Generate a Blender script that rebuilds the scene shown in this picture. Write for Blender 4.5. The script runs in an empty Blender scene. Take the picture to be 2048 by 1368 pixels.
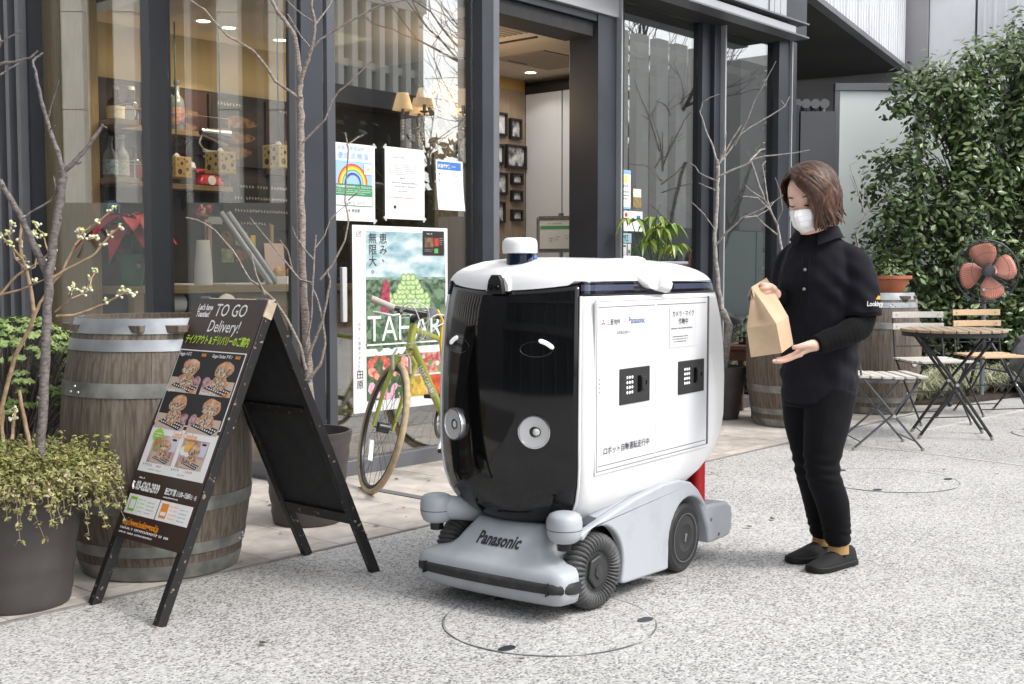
import bpy, bmesh, math, random
from mathutils import Vector, Matrix, noise
R = math.radians
PI = math.pi
scene = bpy.context.scene
COL = scene.collection

# ------------------------------------------------------------ camera, sky, sun, exposure
cam_data = bpy.data.cameras.new('camera')
cam = bpy.data.objects.new('camera', cam_data)
COL.objects.link(cam)
cam.location = (0, 0, 1.1)
cam.rotation_euler = (R(90 - 3.4726), 0, R(-48.852))
cam_data.sensor_width = 36
cam_data.lens = 41.13
cam_data.clip_end = 400
cam_data.clip_start = 0.05
scene.camera = cam

SUN_DIR = Vector((0.22, -0.62, 0.76)).normalized()      # towards the veiled sun
world = bpy.data.worlds.new('World')
scene.world = world
world.use_nodes = True
wt = world.node_tree
wt.nodes.clear()
sky = wt.nodes.new('ShaderNodeTexSky')
sky.sky_type = 'NISHITA'
sky.sun_disc = False
sky.sun_elevation = math.asin(SUN_DIR.z)
sky.sun_rotation = math.atan2(SUN_DIR.x, SUN_DIR.y)
sky.dust_density = 3.0
sky.ozone_density = 1.0
hsv = wt.nodes.new('ShaderNodeHueSaturation')
hsv.inputs['Saturation'].default_value = 0.22
tc = wt.nodes.new('ShaderNodeTexCoord')
cl = wt.nodes.new('ShaderNodeTexNoise')
cl.inputs['Scale'].default_value = 2.2
cl.inputs['Detail'].default_value = 5
mr = wt.nodes.new('ShaderNodeMapRange')
mr.inputs['From Min'].default_value = 0.3
mr.inputs['From Max'].default_value = 0.7
mr.inputs['To Min'].default_value = 1.5
mr.inputs['To Max'].default_value = 2.3
vm = wt.nodes.new('ShaderNodeVectorMath')
vm.operation = 'SCALE'
bg = wt.nodes.new('ShaderNodeBackground')
bg.inputs['Strength'].default_value = 0.15
wo = wt.nodes.new('ShaderNodeOutputWorld')
L = wt.links.new
L(sky.outputs[0], hsv.inputs['Color'])
L(tc.outputs['Generated'], cl.inputs['Vector'])
L(cl.outputs['Fac'], mr.inputs['Value'])
L(hsv.outputs[0], vm.inputs[0])
L(mr.outputs[0], vm.inputs['Scale'])
L(vm.outputs[0], bg.inputs['Color'])
L(bg.outputs[0], wo.inputs[0])

sun_data = bpy.data.lights.new('sun', 'SUN')
sun_data.energy = 1.5
sun_data.angle = R(13)
sun_data.color = (1.0, 0.97, 0.92)
sun = bpy.data.objects.new('sun', sun_data)
sun.rotation_euler = (-SUN_DIR).to_track_quat('-Z', 'Y').to_euler()
sun.location = SUN_DIR * 40
COL.objects.link(sun)

scene.view_settings.view_transform = 'Standard'
scene.view_settings.look = 'None'
scene.view_settings.gamma = 1.0
scene.view_settings.exposure = 0.22
scene.view_settings.use_curve_mapping = False

# ------------------------------------------------------------ materials
MATS = {}


def mat(name, rgb, rough=0.6, metal=0.0, var=0.0, vscale=8.0, bump=0.0, bscale=60.0, coat=0.0, stretch=None,
        rgb2=None, spec=None, emit=None, estr=0.0, sss=0.0, detail=4.0, sheen=0.0, edge=(0.35, 0.65), warp=0.0):
    """A procedural Principled material: noise between two colours plus a fine noise bump."""
    if name in MATS:
        return MATS[name]
    m = bpy.data.materials.new(name)
    m.use_nodes = True
    nt = m.node_tree
    b = nt.nodes['Principled BSDF']
    b.inputs['Roughness'].default_value = rough
    b.inputs['Metallic'].default_value = metal
    if coat:
        b.inputs['Coat Weight'].default_value = coat
        b.inputs['Coat Roughness'].default_value = 0.03
    if spec is not None:
        b.inputs['Specular IOR Level'].default_value = spec
    if sss:
        b.inputs['Subsurface Weight'].default_value = sss
        b.inputs['Subsurface Radius'].default_value = (0.012, 0.005, 0.003)
    if sheen:
        b.inputs['Sheen Weight'].default_value = sheen
        b.inputs['Sheen Roughness'].default_value = 0.4
    if emit:
        b.inputs['Emission Color'].default_value = (*emit, 1)
        b.inputs['Emission Strength'].default_value = estr
    t = nt.nodes.new('ShaderNodeTexCoord')
    vec = t.outputs['Object']
    if stretch:
        mp = nt.nodes.new('ShaderNodeMapping')
        mp.inputs['Scale'].default_value = stretch
        nt.links.new(vec, mp.inputs['Vector'])
        vec = mp.outputs[0]
    c1 = (*rgb, 1)
    if var or rgb2:
        n = nt.nodes.new('ShaderNodeTexNoise')
        n.inputs['Scale'].default_value = vscale
        n.inputs['Detail'].default_value = detail
        n.inputs['Distortion'].default_value = warp
        nt.links.new(vec, n.inputs['Vector'])
        r = nt.nodes.new('ShaderNodeValToRGB')
        r.color_ramp.elements[0].position = edge[0]
        r.color_ramp.elements[1].position = edge[1]
        c2 = (*rgb2, 1) if rgb2 else tuple(min(1, v * (1 + var)) for v in rgb) + (1,)
        c0 = c1 if rgb2 else tuple(v * (1 - var) for v in rgb) + (1,)
        r.color_ramp.elements[0].color = c0
        r.color_ramp.elements[1].color = c2
        nt.links.new(n.outputs['Fac'], r.inputs['Fac'])
        nt.links.new(r.outputs['Color'], b.inputs['Base Color'])
    else:
        b.inputs['Base Color'].default_value = c1
    if bump:
        n2 = nt.nodes.new('ShaderNodeTexNoise')
        n2.inputs['Scale'].default_value = bscale
        n2.inputs['Detail'].default_value = 3
        nt.links.new(vec, n2.inputs['Vector'])
        bp = nt.nodes.new('ShaderNodeBump')
        bp.inputs['Strength'].default_value = bump
        bp.inputs['Distance'].default_value = 0.004
        nt.links.new(n2.outputs['Fac'], bp.inputs['Height'])
        nt.links.new(bp.outputs[0], b.inputs['Normal'])
    MATS[name] = m
    return m


def glass_mat(name, tint=(0.9, 0.93, 0.92), ior=1.7, rough=0.0, frost=0.0):
    """Architectural pane: see-through plus a Fresnel mirror."""
    if name in MATS:
        return MATS[name]
    m = bpy.data.materials.new(name)
    m.use_nodes = True
    nt = m.node_tree
    nt.nodes.clear()
    out = nt.nodes.new('ShaderNodeOutputMaterial')
    tr = nt.nodes.new('ShaderNodeBsdfTransparent')
    tr.inputs['Color'].default_value = (*tint, 1)
    gl = nt.nodes.new('ShaderNodeBsdfGlossy')
    gl.inputs['Roughness'].default_value = rough
    fr = nt.nodes.new('ShaderNodeFresnel')
    geo = nt.nodes.new('ShaderNodeNewGeometry')       # the node inverts the IOR on a back face: hand it the inverse there
    im = nt.nodes.new('ShaderNodeMapRange')
    im.inputs['To Min'].default_value = ior
    im.inputs['To Max'].default_value = 1.0 / ior
    nt.links.new(geo.outputs['Backfacing'], im.inputs['Value'])
    nt.links.new(im.outputs[0], fr.inputs['IOR'])
    mx = nt.nodes.new('ShaderNodeMixShader')
    nt.links.new(fr.outputs[0], mx.inputs[0])
    nt.links.new(tr.outputs[0], mx.inputs[1])
    nt.links.new(gl.outputs[0], mx.inputs[2])
    nt.links.new(mx.outputs[0], out.inputs[0])
    MATS[name] = m
    return m


def emit_mat(name, rgb, strength):
    if name in MATS:
        return MATS[name]
    m = bpy.data.materials.new(name)
    m.use_nodes = True
    nt = m.node_tree
    nt.nodes.clear()
    out = nt.nodes.new('ShaderNodeOutputMaterial')
    e = nt.nodes.new('ShaderNodeEmission')
    e.inputs[0].default_value = (*rgb, 1)
    e.inputs[1].default_value = strength
    nt.links.new(e.outputs[0], out.inputs[0])
    MATS[name] = m
    return m


def aggregate_mat():
    """Washed aggregate paving: pale and dark pebbles a few millimetres across, wide worn patches."""
    m = bpy.data.materials.new('washed_aggregate')
    m.use_nodes = True
    nt = m.node_tree
    b = nt.nodes['Principled BSDF']
    b.inputs['Roughness'].default_value = 0.85
    t = nt.nodes.new('ShaderNodeTexCoord')
    wn = nt.nodes.new('ShaderNodeTexNoise')
    wn.inputs['Scale'].default_value = 60
    wmix = nt.nodes.new('ShaderNodeMix')
    wmix.data_type = 'VECTOR'
    wmix.inputs['Factor'].default_value = 0.012
    nt.links.new(t.outputs['Object'], wn.inputs['Vector'])
    nt.links.new(t.outputs['Object'], wmix.inputs['A'])
    nt.links.new(wn.outputs['Color'], wmix.inputs['B'])
    v = nt.nodes.new('ShaderNodeTexVoronoi')
    v.inputs['Scale'].default_value = 125
    v.inputs['Randomness'].default_value = 1
    nt.links.new(wmix.outputs['Result'], v.inputs['Vector'])
    sep = nt.nodes.new('ShaderNodeSeparateColor')
    nt.links.new(v.outputs['Color'], sep.inputs[0])
    big = nt.nodes.new('ShaderNodeTexNoise')
    big.inputs['Scale'].default_value = 1.1
    big.inputs['Detail'].default_value = 5
    big.inputs['Roughness'].default_value = 0.65
    nt.links.new(t.outputs['Object'], big.inputs['Vector'])
    add = nt.nodes.new('ShaderNodeMath')
    add.operation = 'MULTIPLY_ADD'
    add.inputs[1].default_value = 1.05
    nt.links.new(big.outputs['Fac'], add.inputs[0])
    nt.links.new(sep.outputs[0], add.inputs[2])
    ramp = nt.nodes.new('ShaderNodeValToRGB')
    cr = ramp.color_ramp
    cr.interpolation = 'LINEAR'
    cr.elements[0].position = 0.42
    cr.elements[0].color = (0.115, 0.110, 0.104, 1)
    cr.elements[1].position = 1.0
    cr.elements[1].color = (0.56, 0.55, 0.535, 1)
    e = cr.elements.new(0.64)
    e.color = (0.25, 0.242, 0.232, 1)
    e = cr.elements.new(0.78)
    e.color = (0.39, 0.382, 0.372, 1)
    hd = nt.nodes.new('ShaderNodeMath')
    hd.operation = 'MULTIPLY'
    hd.inputs[1].default_value = 0.73
    nt.links.new(add.outputs[0], hd.inputs[0])
    nt.links.new(hd.outputs[0], ramp.inputs['Fac'])
    mort = nt.nodes.new('ShaderNodeMapRange')
    mort.inputs['From Min'].default_value = 0.40
    mort.inputs['From Max'].default_value = 0.70
    nt.links.new(v.outputs['Distance'], mort.inputs['Value'])
    mx = nt.nodes.new('ShaderNodeMix')
    mx.data_type = 'RGBA'
    mx.inputs['B'].default_value = (0.42, 0.415, 0.405, 1)
    nt.links.new(mort.outputs[0], mx.inputs['Factor'])
    nt.links.new(ramp.outputs['Color'], mx.inputs['A'])
    nt.links.new(mx.outputs['Result'], b.inputs['Base Color'])
    bp = nt.nodes.new('ShaderNodeBump')
    bp.inputs['Strength'].default_value = 0.55
    bp.inputs['Distance'].default_value = 0.003
    bp.invert = True
    nt.links.new(v.outputs['Distance'], bp.inputs['Height'])
    nt.links.new(bp.outputs[0], b.inputs['Normal'])
    MATS['aggregate'] = m
    return m


# ------------------------------------------------------------ mesh builder
class MB:
    """Collects simple shapes and links them as ONE mesh object."""

    def __init__(self):
        self.v, self.f, self.m = [], [], []

    def add(self, vs, fs, mi=0):
        o = len(self.v)
        self.v += [tuple(p) for p in vs]
        self.f += [tuple(i + o for i in f) for f in fs]
        self.m += [mi] * len(fs)
        return self

    def box(self, c, s, rot=None, mi=0):
        hx, hy, hz = s[0] / 2, s[1] / 2, s[2] / 2
        pts = [Vector((x * hx, y * hy, z * hz)) for x in (-1, 1) for y in (-1, 1) for z in (-1, 1)]
        if rot is not None:
            pts = [rot @ p for p in pts]
        c = Vector(c)
        return self.add([p + c for p in pts],
                        [(0, 1, 3, 2), (4, 6, 7, 5), (0, 4, 5, 1), (2, 3, 7, 6), (0, 2, 6, 4), (1, 5, 7, 3)], mi)

    def bb(self, x0, x1, y0, y1, z0, z1, mi=0):
        return self.box(((x0 + x1) / 2, (y0 + y1) / 2, (z0 + z1) / 2), (x1 - x0, y1 - y0, z1 - z0), None, mi)

    def loft(self, rings, mi=0, cap=True, closed=True):
        n = len(rings[0])
        vs = [p for r in rings for p in r]
        fs = []
        for i in range(len(rings) - 1):
            for j in range(n if closed else n - 1):
                k = (j + 1) % n
                fs.append((i * n + j, i * n + k, (i + 1) * n + k, (i + 1) * n + j))
        if cap and closed:
            fs.append(tuple(range(n - 1, -1, -1)))
            fs.append(tuple((len(rings) - 1) * n + j for j in range(n)))
        return self.add(vs, fs, mi)

    def tube(self, pts, r, n=8, mi=0, cap=True, flat=1.0, closed=False):
        pts = [Vector(p) for p in pts]
        m = len(pts)
        rs = r if isinstance(r, (list, tuple)) else [r] * m
        rings = []
        up = None
        for i in range(m):
            if closed:
                d = pts[(i + 1) % m] - pts[i - 1]
            else:
                d = pts[min(i + 1, m - 1)] - pts[max(i - 1, 0)]
            if d.length < 1e-9:
                d = Vector((0, 0, 1))
            d.normalize()
            if up is None:
                a = Vector((0, 0, 1)) if abs(d.z) < 0.9 else Vector((1, 0, 0))
                up = (a - d * a.dot(d)).normalized()
            else:
                up = (up - d * up.dot(d))
                up = up.normalized() if up.length > 1e-6 else d.orthogonal().normalized()
            s = d.cross(up)
            rings.append([pts[i] + (up * math.cos(t) * flat + s * math.sin(t)) * rs[i]
                          for t in (2 * PI * k / n for k in range(n))])
        if closed:
            rings.append(rings[0])
            return self.loft(rings, mi, cap=False)
        return self.loft(rings, mi, cap)

    def lathe(self, prof, n=24, c=(0, 0, 0), M=None, mi=0, cap=True, a0=0.0, a1=2 * PI):
        full = abs(a1 - a0 - 2 * PI) < 1e-6
        k = n if full else n + 1
        rings = []
        c = Vector(c)
        for r, z in prof:
            ring = []
            for j in range(k):
                t = a0 + (a1 - a0) * j / n
                p = Vector((r * math.cos(t), r * math.sin(t), z))
                if M is not None:
                    p = M @ p
                ring.append(p + c)
            rings.append(ring)
        return self.loft(rings, mi, cap, full)

    def ball(self, c, r, nu=12, nv=8, mi=0, M=None):
        r = (r, r, r) if not isinstance(r, (tuple, list)) else r
        c = Vector(c)
        rings = []
        for i in range(nv + 1):
            a = -PI / 2 + PI * i / nv
            a = max(-PI / 2 + 0.02, min(PI / 2 - 0.02, a))
            ring = []
            for j in range(nu):
                t = 2 * PI * j / nu
                p = Vector((r[0] * math.cos(a) * math.cos(t), r[1] * math.cos(a) * math.sin(t), r[2] * math.sin(a)))
                if M is not None:
                    p = M @ p
                ring.append(p + c)
            rings.append(ring)
        return self.loft(rings, mi)

    def prism(self, poly, h0, h1, M=None, mi=0):
        """poly: 2-D outline, extruded from h0 to h1 along the third axis, then moved by M."""
        n = len(poly)
        a = [Vector((x, y, h0)) for x, y in poly]
        b = [Vector((x, y, h1)) for x, y in poly]
        if M is not None:
            a = [M @ p for p in a]
            b = [M @ p for p in b]
        fs = [(i, (i + 1) % n, n + (i + 1) % n, n + i) for i in range(n)]
        fs.append(tuple(range(n - 1, -1, -1)))
        fs.append(tuple(range(n, 2 * n)))
        return self.add(a + b, fs, mi)

    def build(self, name, mats, parent=None, bevel=0.0, sharp=38, loc=None, seg=2):
        me = bpy.data.meshes.new(name)
        me.from_pydata(self.v, [], self.f)
        if not isinstance(mats, (list, tuple)):
            mats = [mats]
        for m in mats:
            me.materials.append(m)
        if len(mats) > 1:
            me.polygons.foreach_set('material_index', self.m)
        bm = bmesh.new()
        bm.from_mesh(me)
        bmesh.ops.recalc_face_normals(bm, faces=bm.faces)
        bm.to_mesh(me)
        bm.free()
        me.polygons.foreach_set('use_smooth', [sharp > 0] * len(me.polygons))
        if 0 < sharp < 180:
            me.set_sharp_from_angle(angle=R(sharp))
        o = bpy.data.objects.new(name, me)
        COL.objects.link(o)
        if parent is not None:
            o.parent = parent
        if loc is not None:
            o.location = loc
        if bevel:
            b = o.modifiers.new('bevel', 'BEVEL')
            b.width = bevel
            b.segments = seg
            b.limit_method = 'ANGLE'
            b.angle_limit = R(40)
        return o


def tag(o, label=None, cat=None, group=None, kind=None):
    if label:
        o['label'] = label
    if cat:
        o['category'] = cat
    if group:
        o['group'] = group
    if kind:
        o['kind'] = kind
    return o


def thing(name, label, cat, loc=(0, 0, 0), rot=(0, 0, 0), group=None):
    o = bpy.data.objects.new(name, None)
    o.empty_display_size = 0.1
    COL.objects.link(o)
    o.location = loc
    o.rotation_euler = rot
    return tag(o, label, cat, group)


def sub(name, parent, loc=(0, 0, 0), rot=(0, 0, 0)):
    o = bpy.data.objects.new(name, None)
    o.empty_display_size = 0.05
    COL.objects.link(o)
    o.parent = parent
    o.location = loc
    o.rotation_euler = rot
    return o


def kids(o):
    return [c for c in COL.objects if c.parent is o]


def copy_tree(o, parent=None):
    c = o.copy()
    COL.objects.link(c)
    c.parent = parent
    for ch in list(o.children):
        copy_tree(ch, c)
    return c


def piece(o, name=None, loc=None, rot=None):
    """one more of a piece that shares mesh data with o"""
    c = o.copy()
    COL.objects.link(c)
    if loc is not None:
        c.location = loc
    if rot is not None:
        c.rotation_euler = rot
    return c


UP = (R(90), 0, 0)          # a print plane that stands upright and faces -Y: local x right, local y up


def rect(parent, name, x, y, w, h, m, z=0.001, t=0.0006):
    """A thin printed field or sheet lying on its thing's local XY plane."""
    return MB().bb(x, x + w, y, y + h, z - t, z, 0).build(name, m, parent, sharp=0)


FONTS = {}


def text(parent, s, x, y, size, m, z=0.0018, align='LEFT', bold=0.0, shear=0.0, sx=1.0, space=1.0, line=1.0, name='lettering',
         rz=0.0, arc=None):
    """Lettering as a flat mesh on the parent's local XY plane; size is the em height in metres."""
    cu = bpy.data.curves.new(name, 'FONT')
    cu.body = s
    cu.size = size
    cu.align_x = align
    cu.shear = shear
    cu.offset = bold * size
    cu.space_character = space
    cu.space_line = line
    cu.resolution_u = 2
    ob = bpy.data.objects.new(name, cu)
    COL.objects.link(ob)
    dg = bpy.context.evaluated_depsgraph_get()
    me = bpy.data.meshes.new_from_object(ob.evaluated_get(dg))
    bpy.data.objects.remove(ob)
    bpy.data.curves.remove(cu)
    cr, sr = math.cos(rz), math.sin(rz)
    for v in me.vertices:
        px, py = v.co.x * sx, v.co.y
        v.co = (x + px * cr - py * sr, y + px * sr + py * cr, z)
    if arc:
        for v in me.vertices:
            v.co = arc(v.co)
    me.materials.clear()
    me.materials.append(m)
    me.name = name
    o = bpy.data.objects.new(name, me)
    COL.objects.link(o)
    o.parent = parent
    return o


def fine_print(parent, x, y, w, rows, m, lh=0.008, h=0.0035, z=0.0016, seed=0, fill=0.9, center=False, name='fine_print'):
    """Lines of print too small to read in the photograph: short strokes in rows."""
    rnd = random.Random(seed)
    b = MB()
    for r in range(rows):
        ww = w * (fill if r < rows - 1 else fill * rnd.uniform(0.45, 0.9))
        x0 = x + (w - ww) / 2 if center else x
        cx = x0
        while cx < x0 + ww:
            l = h * rnd.uniform(0.5, 0.95)
            yy = y - r * lh
            k = rnd.random()
            b.bb(cx, cx + l * 0.35, yy, yy + h, z - 0.0005, z)
            b.bb(cx + l * 0.35, cx + l, yy + h * (0.1 + 0.5 * k), yy + h * (0.4 + 0.5 * k), z - 0.0005, z)
            cx += h * 1.15
            if rnd.random() < 0.06:
                cx += h
    return b.build(name, m, parent, sharp=0)


def evaluated(o):
    dg = bpy.context.evaluated_depsgraph_get()
    me = bpy.data.meshes.new_from_object(o.evaluated_get(dg))
    return me


def bake_modifiers(o):
    """replace an object's mesh by its modified mesh"""
    me = evaluated(o)
    old = o.data
    o.modifiers.clear()
    o.data = me
    bpy.data.meshes.remove(old)
    return o


# common materials
steel = mat('dark_steel', (0.028, 0.032, 0.042), 0.42, 0.0, var=0.15, vscale=3, bump=0.05, bscale=300)
steel_mid = mat('grey_steel', (0.16, 0.165, 0.18), 0.38, 0.3, var=0.1, vscale=3)
steel_light = mat('pale_metal', (0.42, 0.43, 0.45), 0.4, 0.35, var=0.06, vscale=2)
black = mat('black_paint', (0.012, 0.012, 0.012), 0.45)
blackmat = mat('black_matte', (0.02, 0.02, 0.021), 0.7, var=0.2, vscale=20)
white = mat('white_paper', (0.74, 0.74, 0.735), 0.7, var=0.03, vscale=15)
ink = mat('ink_black', (0.02, 0.02, 0.022), 0.6)
ink_grey = mat('ink_grey', (0.22, 0.22, 0.23), 0.6)
oak = mat('oak_veneer', (0.38, 0.27, 0.135), 0.5, var=0.18, vscale=5, stretch=(22, 22, 1.1), bump=0.04, bscale=30)
oak_dark = mat('oak_shelf', (0.22, 0.145, 0.075), 0.5, var=0.2, vscale=5, stretch=(2, 22, 22))
bark = mat('sapling_bark', (0.16, 0.125, 0.105), 0.8, rgb2=(0.34, 0.29, 0.25), vscale=60, stretch=(1, 1, 2.4), bump=0.5, bscale=220)
bark_dark = mat('dark_bark', (0.085, 0.07, 0.066), 0.75, rgb2=(0.20, 0.175, 0.165), vscale=55, stretch=(1, 1, 2.2), bump=0.5, bscale=220)
bark_grey = mat('grey_bark', (0.21, 0.19, 0.175), 0.85, rgb2=(0.40, 0.37, 0.34), vscale=40, bump=0.4, bscale=160)
twig = mat('tan_twig', (0.24, 0.155, 0.085), 0.75, rgb2=(0.40, 0.29, 0.18), vscale=40)
plastic_pot = mat('planter_plastic', (0.060, 0.052, 0.050), 0.6, var=0.12, vscale=9, bump=0.12, bscale=70)
soil = mat('soil', (0.045, 0.033, 0.024), 0.95, var=0.4, vscale=60, bump=0.8, bscale=90)
chrome = mat('polished_metal', (0.62, 0.62, 0.63), 0.16, 1.0)
alu = mat('brushed_aluminium', (0.55, 0.55, 0.56), 0.32, 1.0, var=0.05, vscale=20)
# plant skeletons: (base radius, tip radius, points in metres)
SAPLING_LEFT = [(0.0165,0.013,[(1.823,3.635,0.398),(1.831,3.634,0.553),(1.847,3.629,0.747),(1.861,3.627,0.942),(1.869,3.624,1.071),(1.879,3.617,1.168),(1.895,3.606,1.297),(1.907,3.596,1.393),(1.912,3.588,1.422)]),(0.013,0.008,[(1.876,3.636,1.071),(1.86,3.662,1.144),(1.841,3.693,1.22),(1.823,3.721,1.29),(1.806,3.746,1.339),(1.788,3.773,1.395)]),(0.009,0.004,[(1.924,3.613,1.419),(1.906,3.639,1.516),(1.893,3.655,1.581),(1.882,3.672,1.653),(1.873,3.684,1.734),(1.867,3.692,1.778)]),(0.005,0.0025,[(1.873,3.705,1.781),(1.886,3.699,1.795),(1.902,3.69,1.809)]),(0.009,0.004,[(1.925,3.612,1.424),(1.95,3.59,1.457),(1.975,3.57,1.493),(1.997,3.552,1.534),(2.013,3.54,1.562),(2.021,3.536,1.575)]),(0.004,0.002,[(1.896,3.661,1.59),(1.899,3.64,1.636),(1.902,3.618,1.674),(1.905,3.596,1.712)]),(0.003,0.002,[(1.9,3.653,1.557),(1.887,3.595,1.566)]),(0.003,0.002,[(2.013,3.525,1.57),(2.04,3.545,1.568)]),(0.003,0.002,[(1.954,3.582,1.447),(1.951,3.548,1.451)]),(0.005,0.003,[(1.918,3.619,1.411),(1.9,3.624,1.354),(1.883,3.631,1.326),(1.836,3.672,1.289),(1.812,3.687,1.264)]),(0.004,0.002,[(1.904,3.63,1.35),(1.915,3.658,1.381),(1.926,3.686,1.412)]),(0.006,0.003,[(1.803,3.784,1.771),(1.835,3.747,1.777),(1.867,3.709,1.79),(1.885,3.69,1.813)]),(0.004,0.002,[(1.802,3.783,1.735),(1.832,3.776,1.761),(1.865,3.766,1.784)]),(0.004,0.0025,[(1.796,3.795,1.8),(1.808,3.784,1.841),(1.832,3.757,1.862),(1.852,3.735,1.881)]),(0.004,0.002,[(1.808,3.784,1.841),(1.811,3.807,1.884)])]
BUDDING_SHRUB = [(0.008,0.006,[(1.82,3.926,0.543),(1.847,3.894,0.697),(1.868,3.866,0.816),(1.891,3.831,0.884),(1.903,3.807,0.935),(1.903,3.796,0.969)]),(0.007,0.005,[(1.926,3.842,0.959),(1.925,3.857,1.035),(1.919,3.876,1.112),(1.914,3.89,1.137),(1.912,3.902,1.189),(1.923,3.904,1.274)]),(0.006,0.003,[(1.923,3.844,0.934),(1.945,3.836,0.993),(1.973,3.819,1.044),(2.008,3.796,1.103),(2.043,3.774,1.189),(2.066,3.764,1.232),(2.105,3.733,1.267),(2.145,3.703,1.31)]),(0.005,0.003,[(1.975,3.786,0.947),(2.018,3.738,0.951),(2.053,3.701,0.968),(2.09,3.661,0.99),(2.12,3.629,1.018),(2.13,3.62,1.032)]),(0.003,0.002,[(2.119,3.627,1.019),(2.148,3.621,1.027),(2.171,3.619,1.021)]),(0.005,0.003,[(1.967,3.806,1.069),(2.004,3.773,1.103),(2.041,3.739,1.129),(2.072,3.711,1.151),(2.098,3.691,1.189),(2.119,3.677,1.223),(2.145,3.656,1.249)]),(0.004,0.002,[(1.973,3.789,0.961),(1.992,3.739,0.994),(1.991,3.712,1.028),(1.983,3.692,1.045)]),(0.003,0.002,[(2.012,3.748,1.007),(2.047,3.738,1.022),(2.071,3.738,1.035)]),(0.005,0.003,[(1.853,3.932,1.019),(1.897,3.893,1.086),(1.929,3.862,1.112),(1.958,3.837,1.137),(1.984,3.816,1.172)]),(0.004,0.002,[(1.853,3.932,1.019),(1.894,3.872,1.036),(1.93,3.82,1.061),(1.954,3.78,1.078)]),(0.005,0.003,[(1.909,3.879,1.137),(1.867,3.881,1.188),(1.831,3.875,1.22)]),(0.004,0.002,[(1.915,3.869,1.103),(1.9,3.915,1.146),(1.898,3.951,1.223),(1.912,3.964,1.258)]),(0.009,0.006,[(1.9,3.826,0.458),(1.892,3.841,0.543),(1.884,3.856,0.628),(1.879,3.867,0.696)]),(0.008,0.006,[(1.838,3.901,0.492),(1.843,3.924,0.558),(1.856,3.939,0.624)]),(0.007,0.005,[(1.857,3.882,0.526),(1.877,3.905,0.591),(1.893,3.93,0.622)]),(0.004,0.002,[(2.047,3.729,1.229),(2.061,3.733,1.206),(2.09,3.724,1.213)]),(0.003,0.002,[(2.028,3.747,1.188),(2.056,3.762,1.209),(2.069,3.795,1.238)]),(0.003,0.002,[(1.935,3.846,1.112),(1.94,3.835,1.171),(1.929,3.841,1.222)]),(0.004,0.002,[(2.053,3.705,1.039),(2.07,3.721,1.073),(2.091,3.731,1.095)]),(0.004,0.002,[(1.98,3.794,1.103),(1.965,3.814,1.171),(1.955,3.826,1.222),(1.94,3.842,1.252)])]
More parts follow.
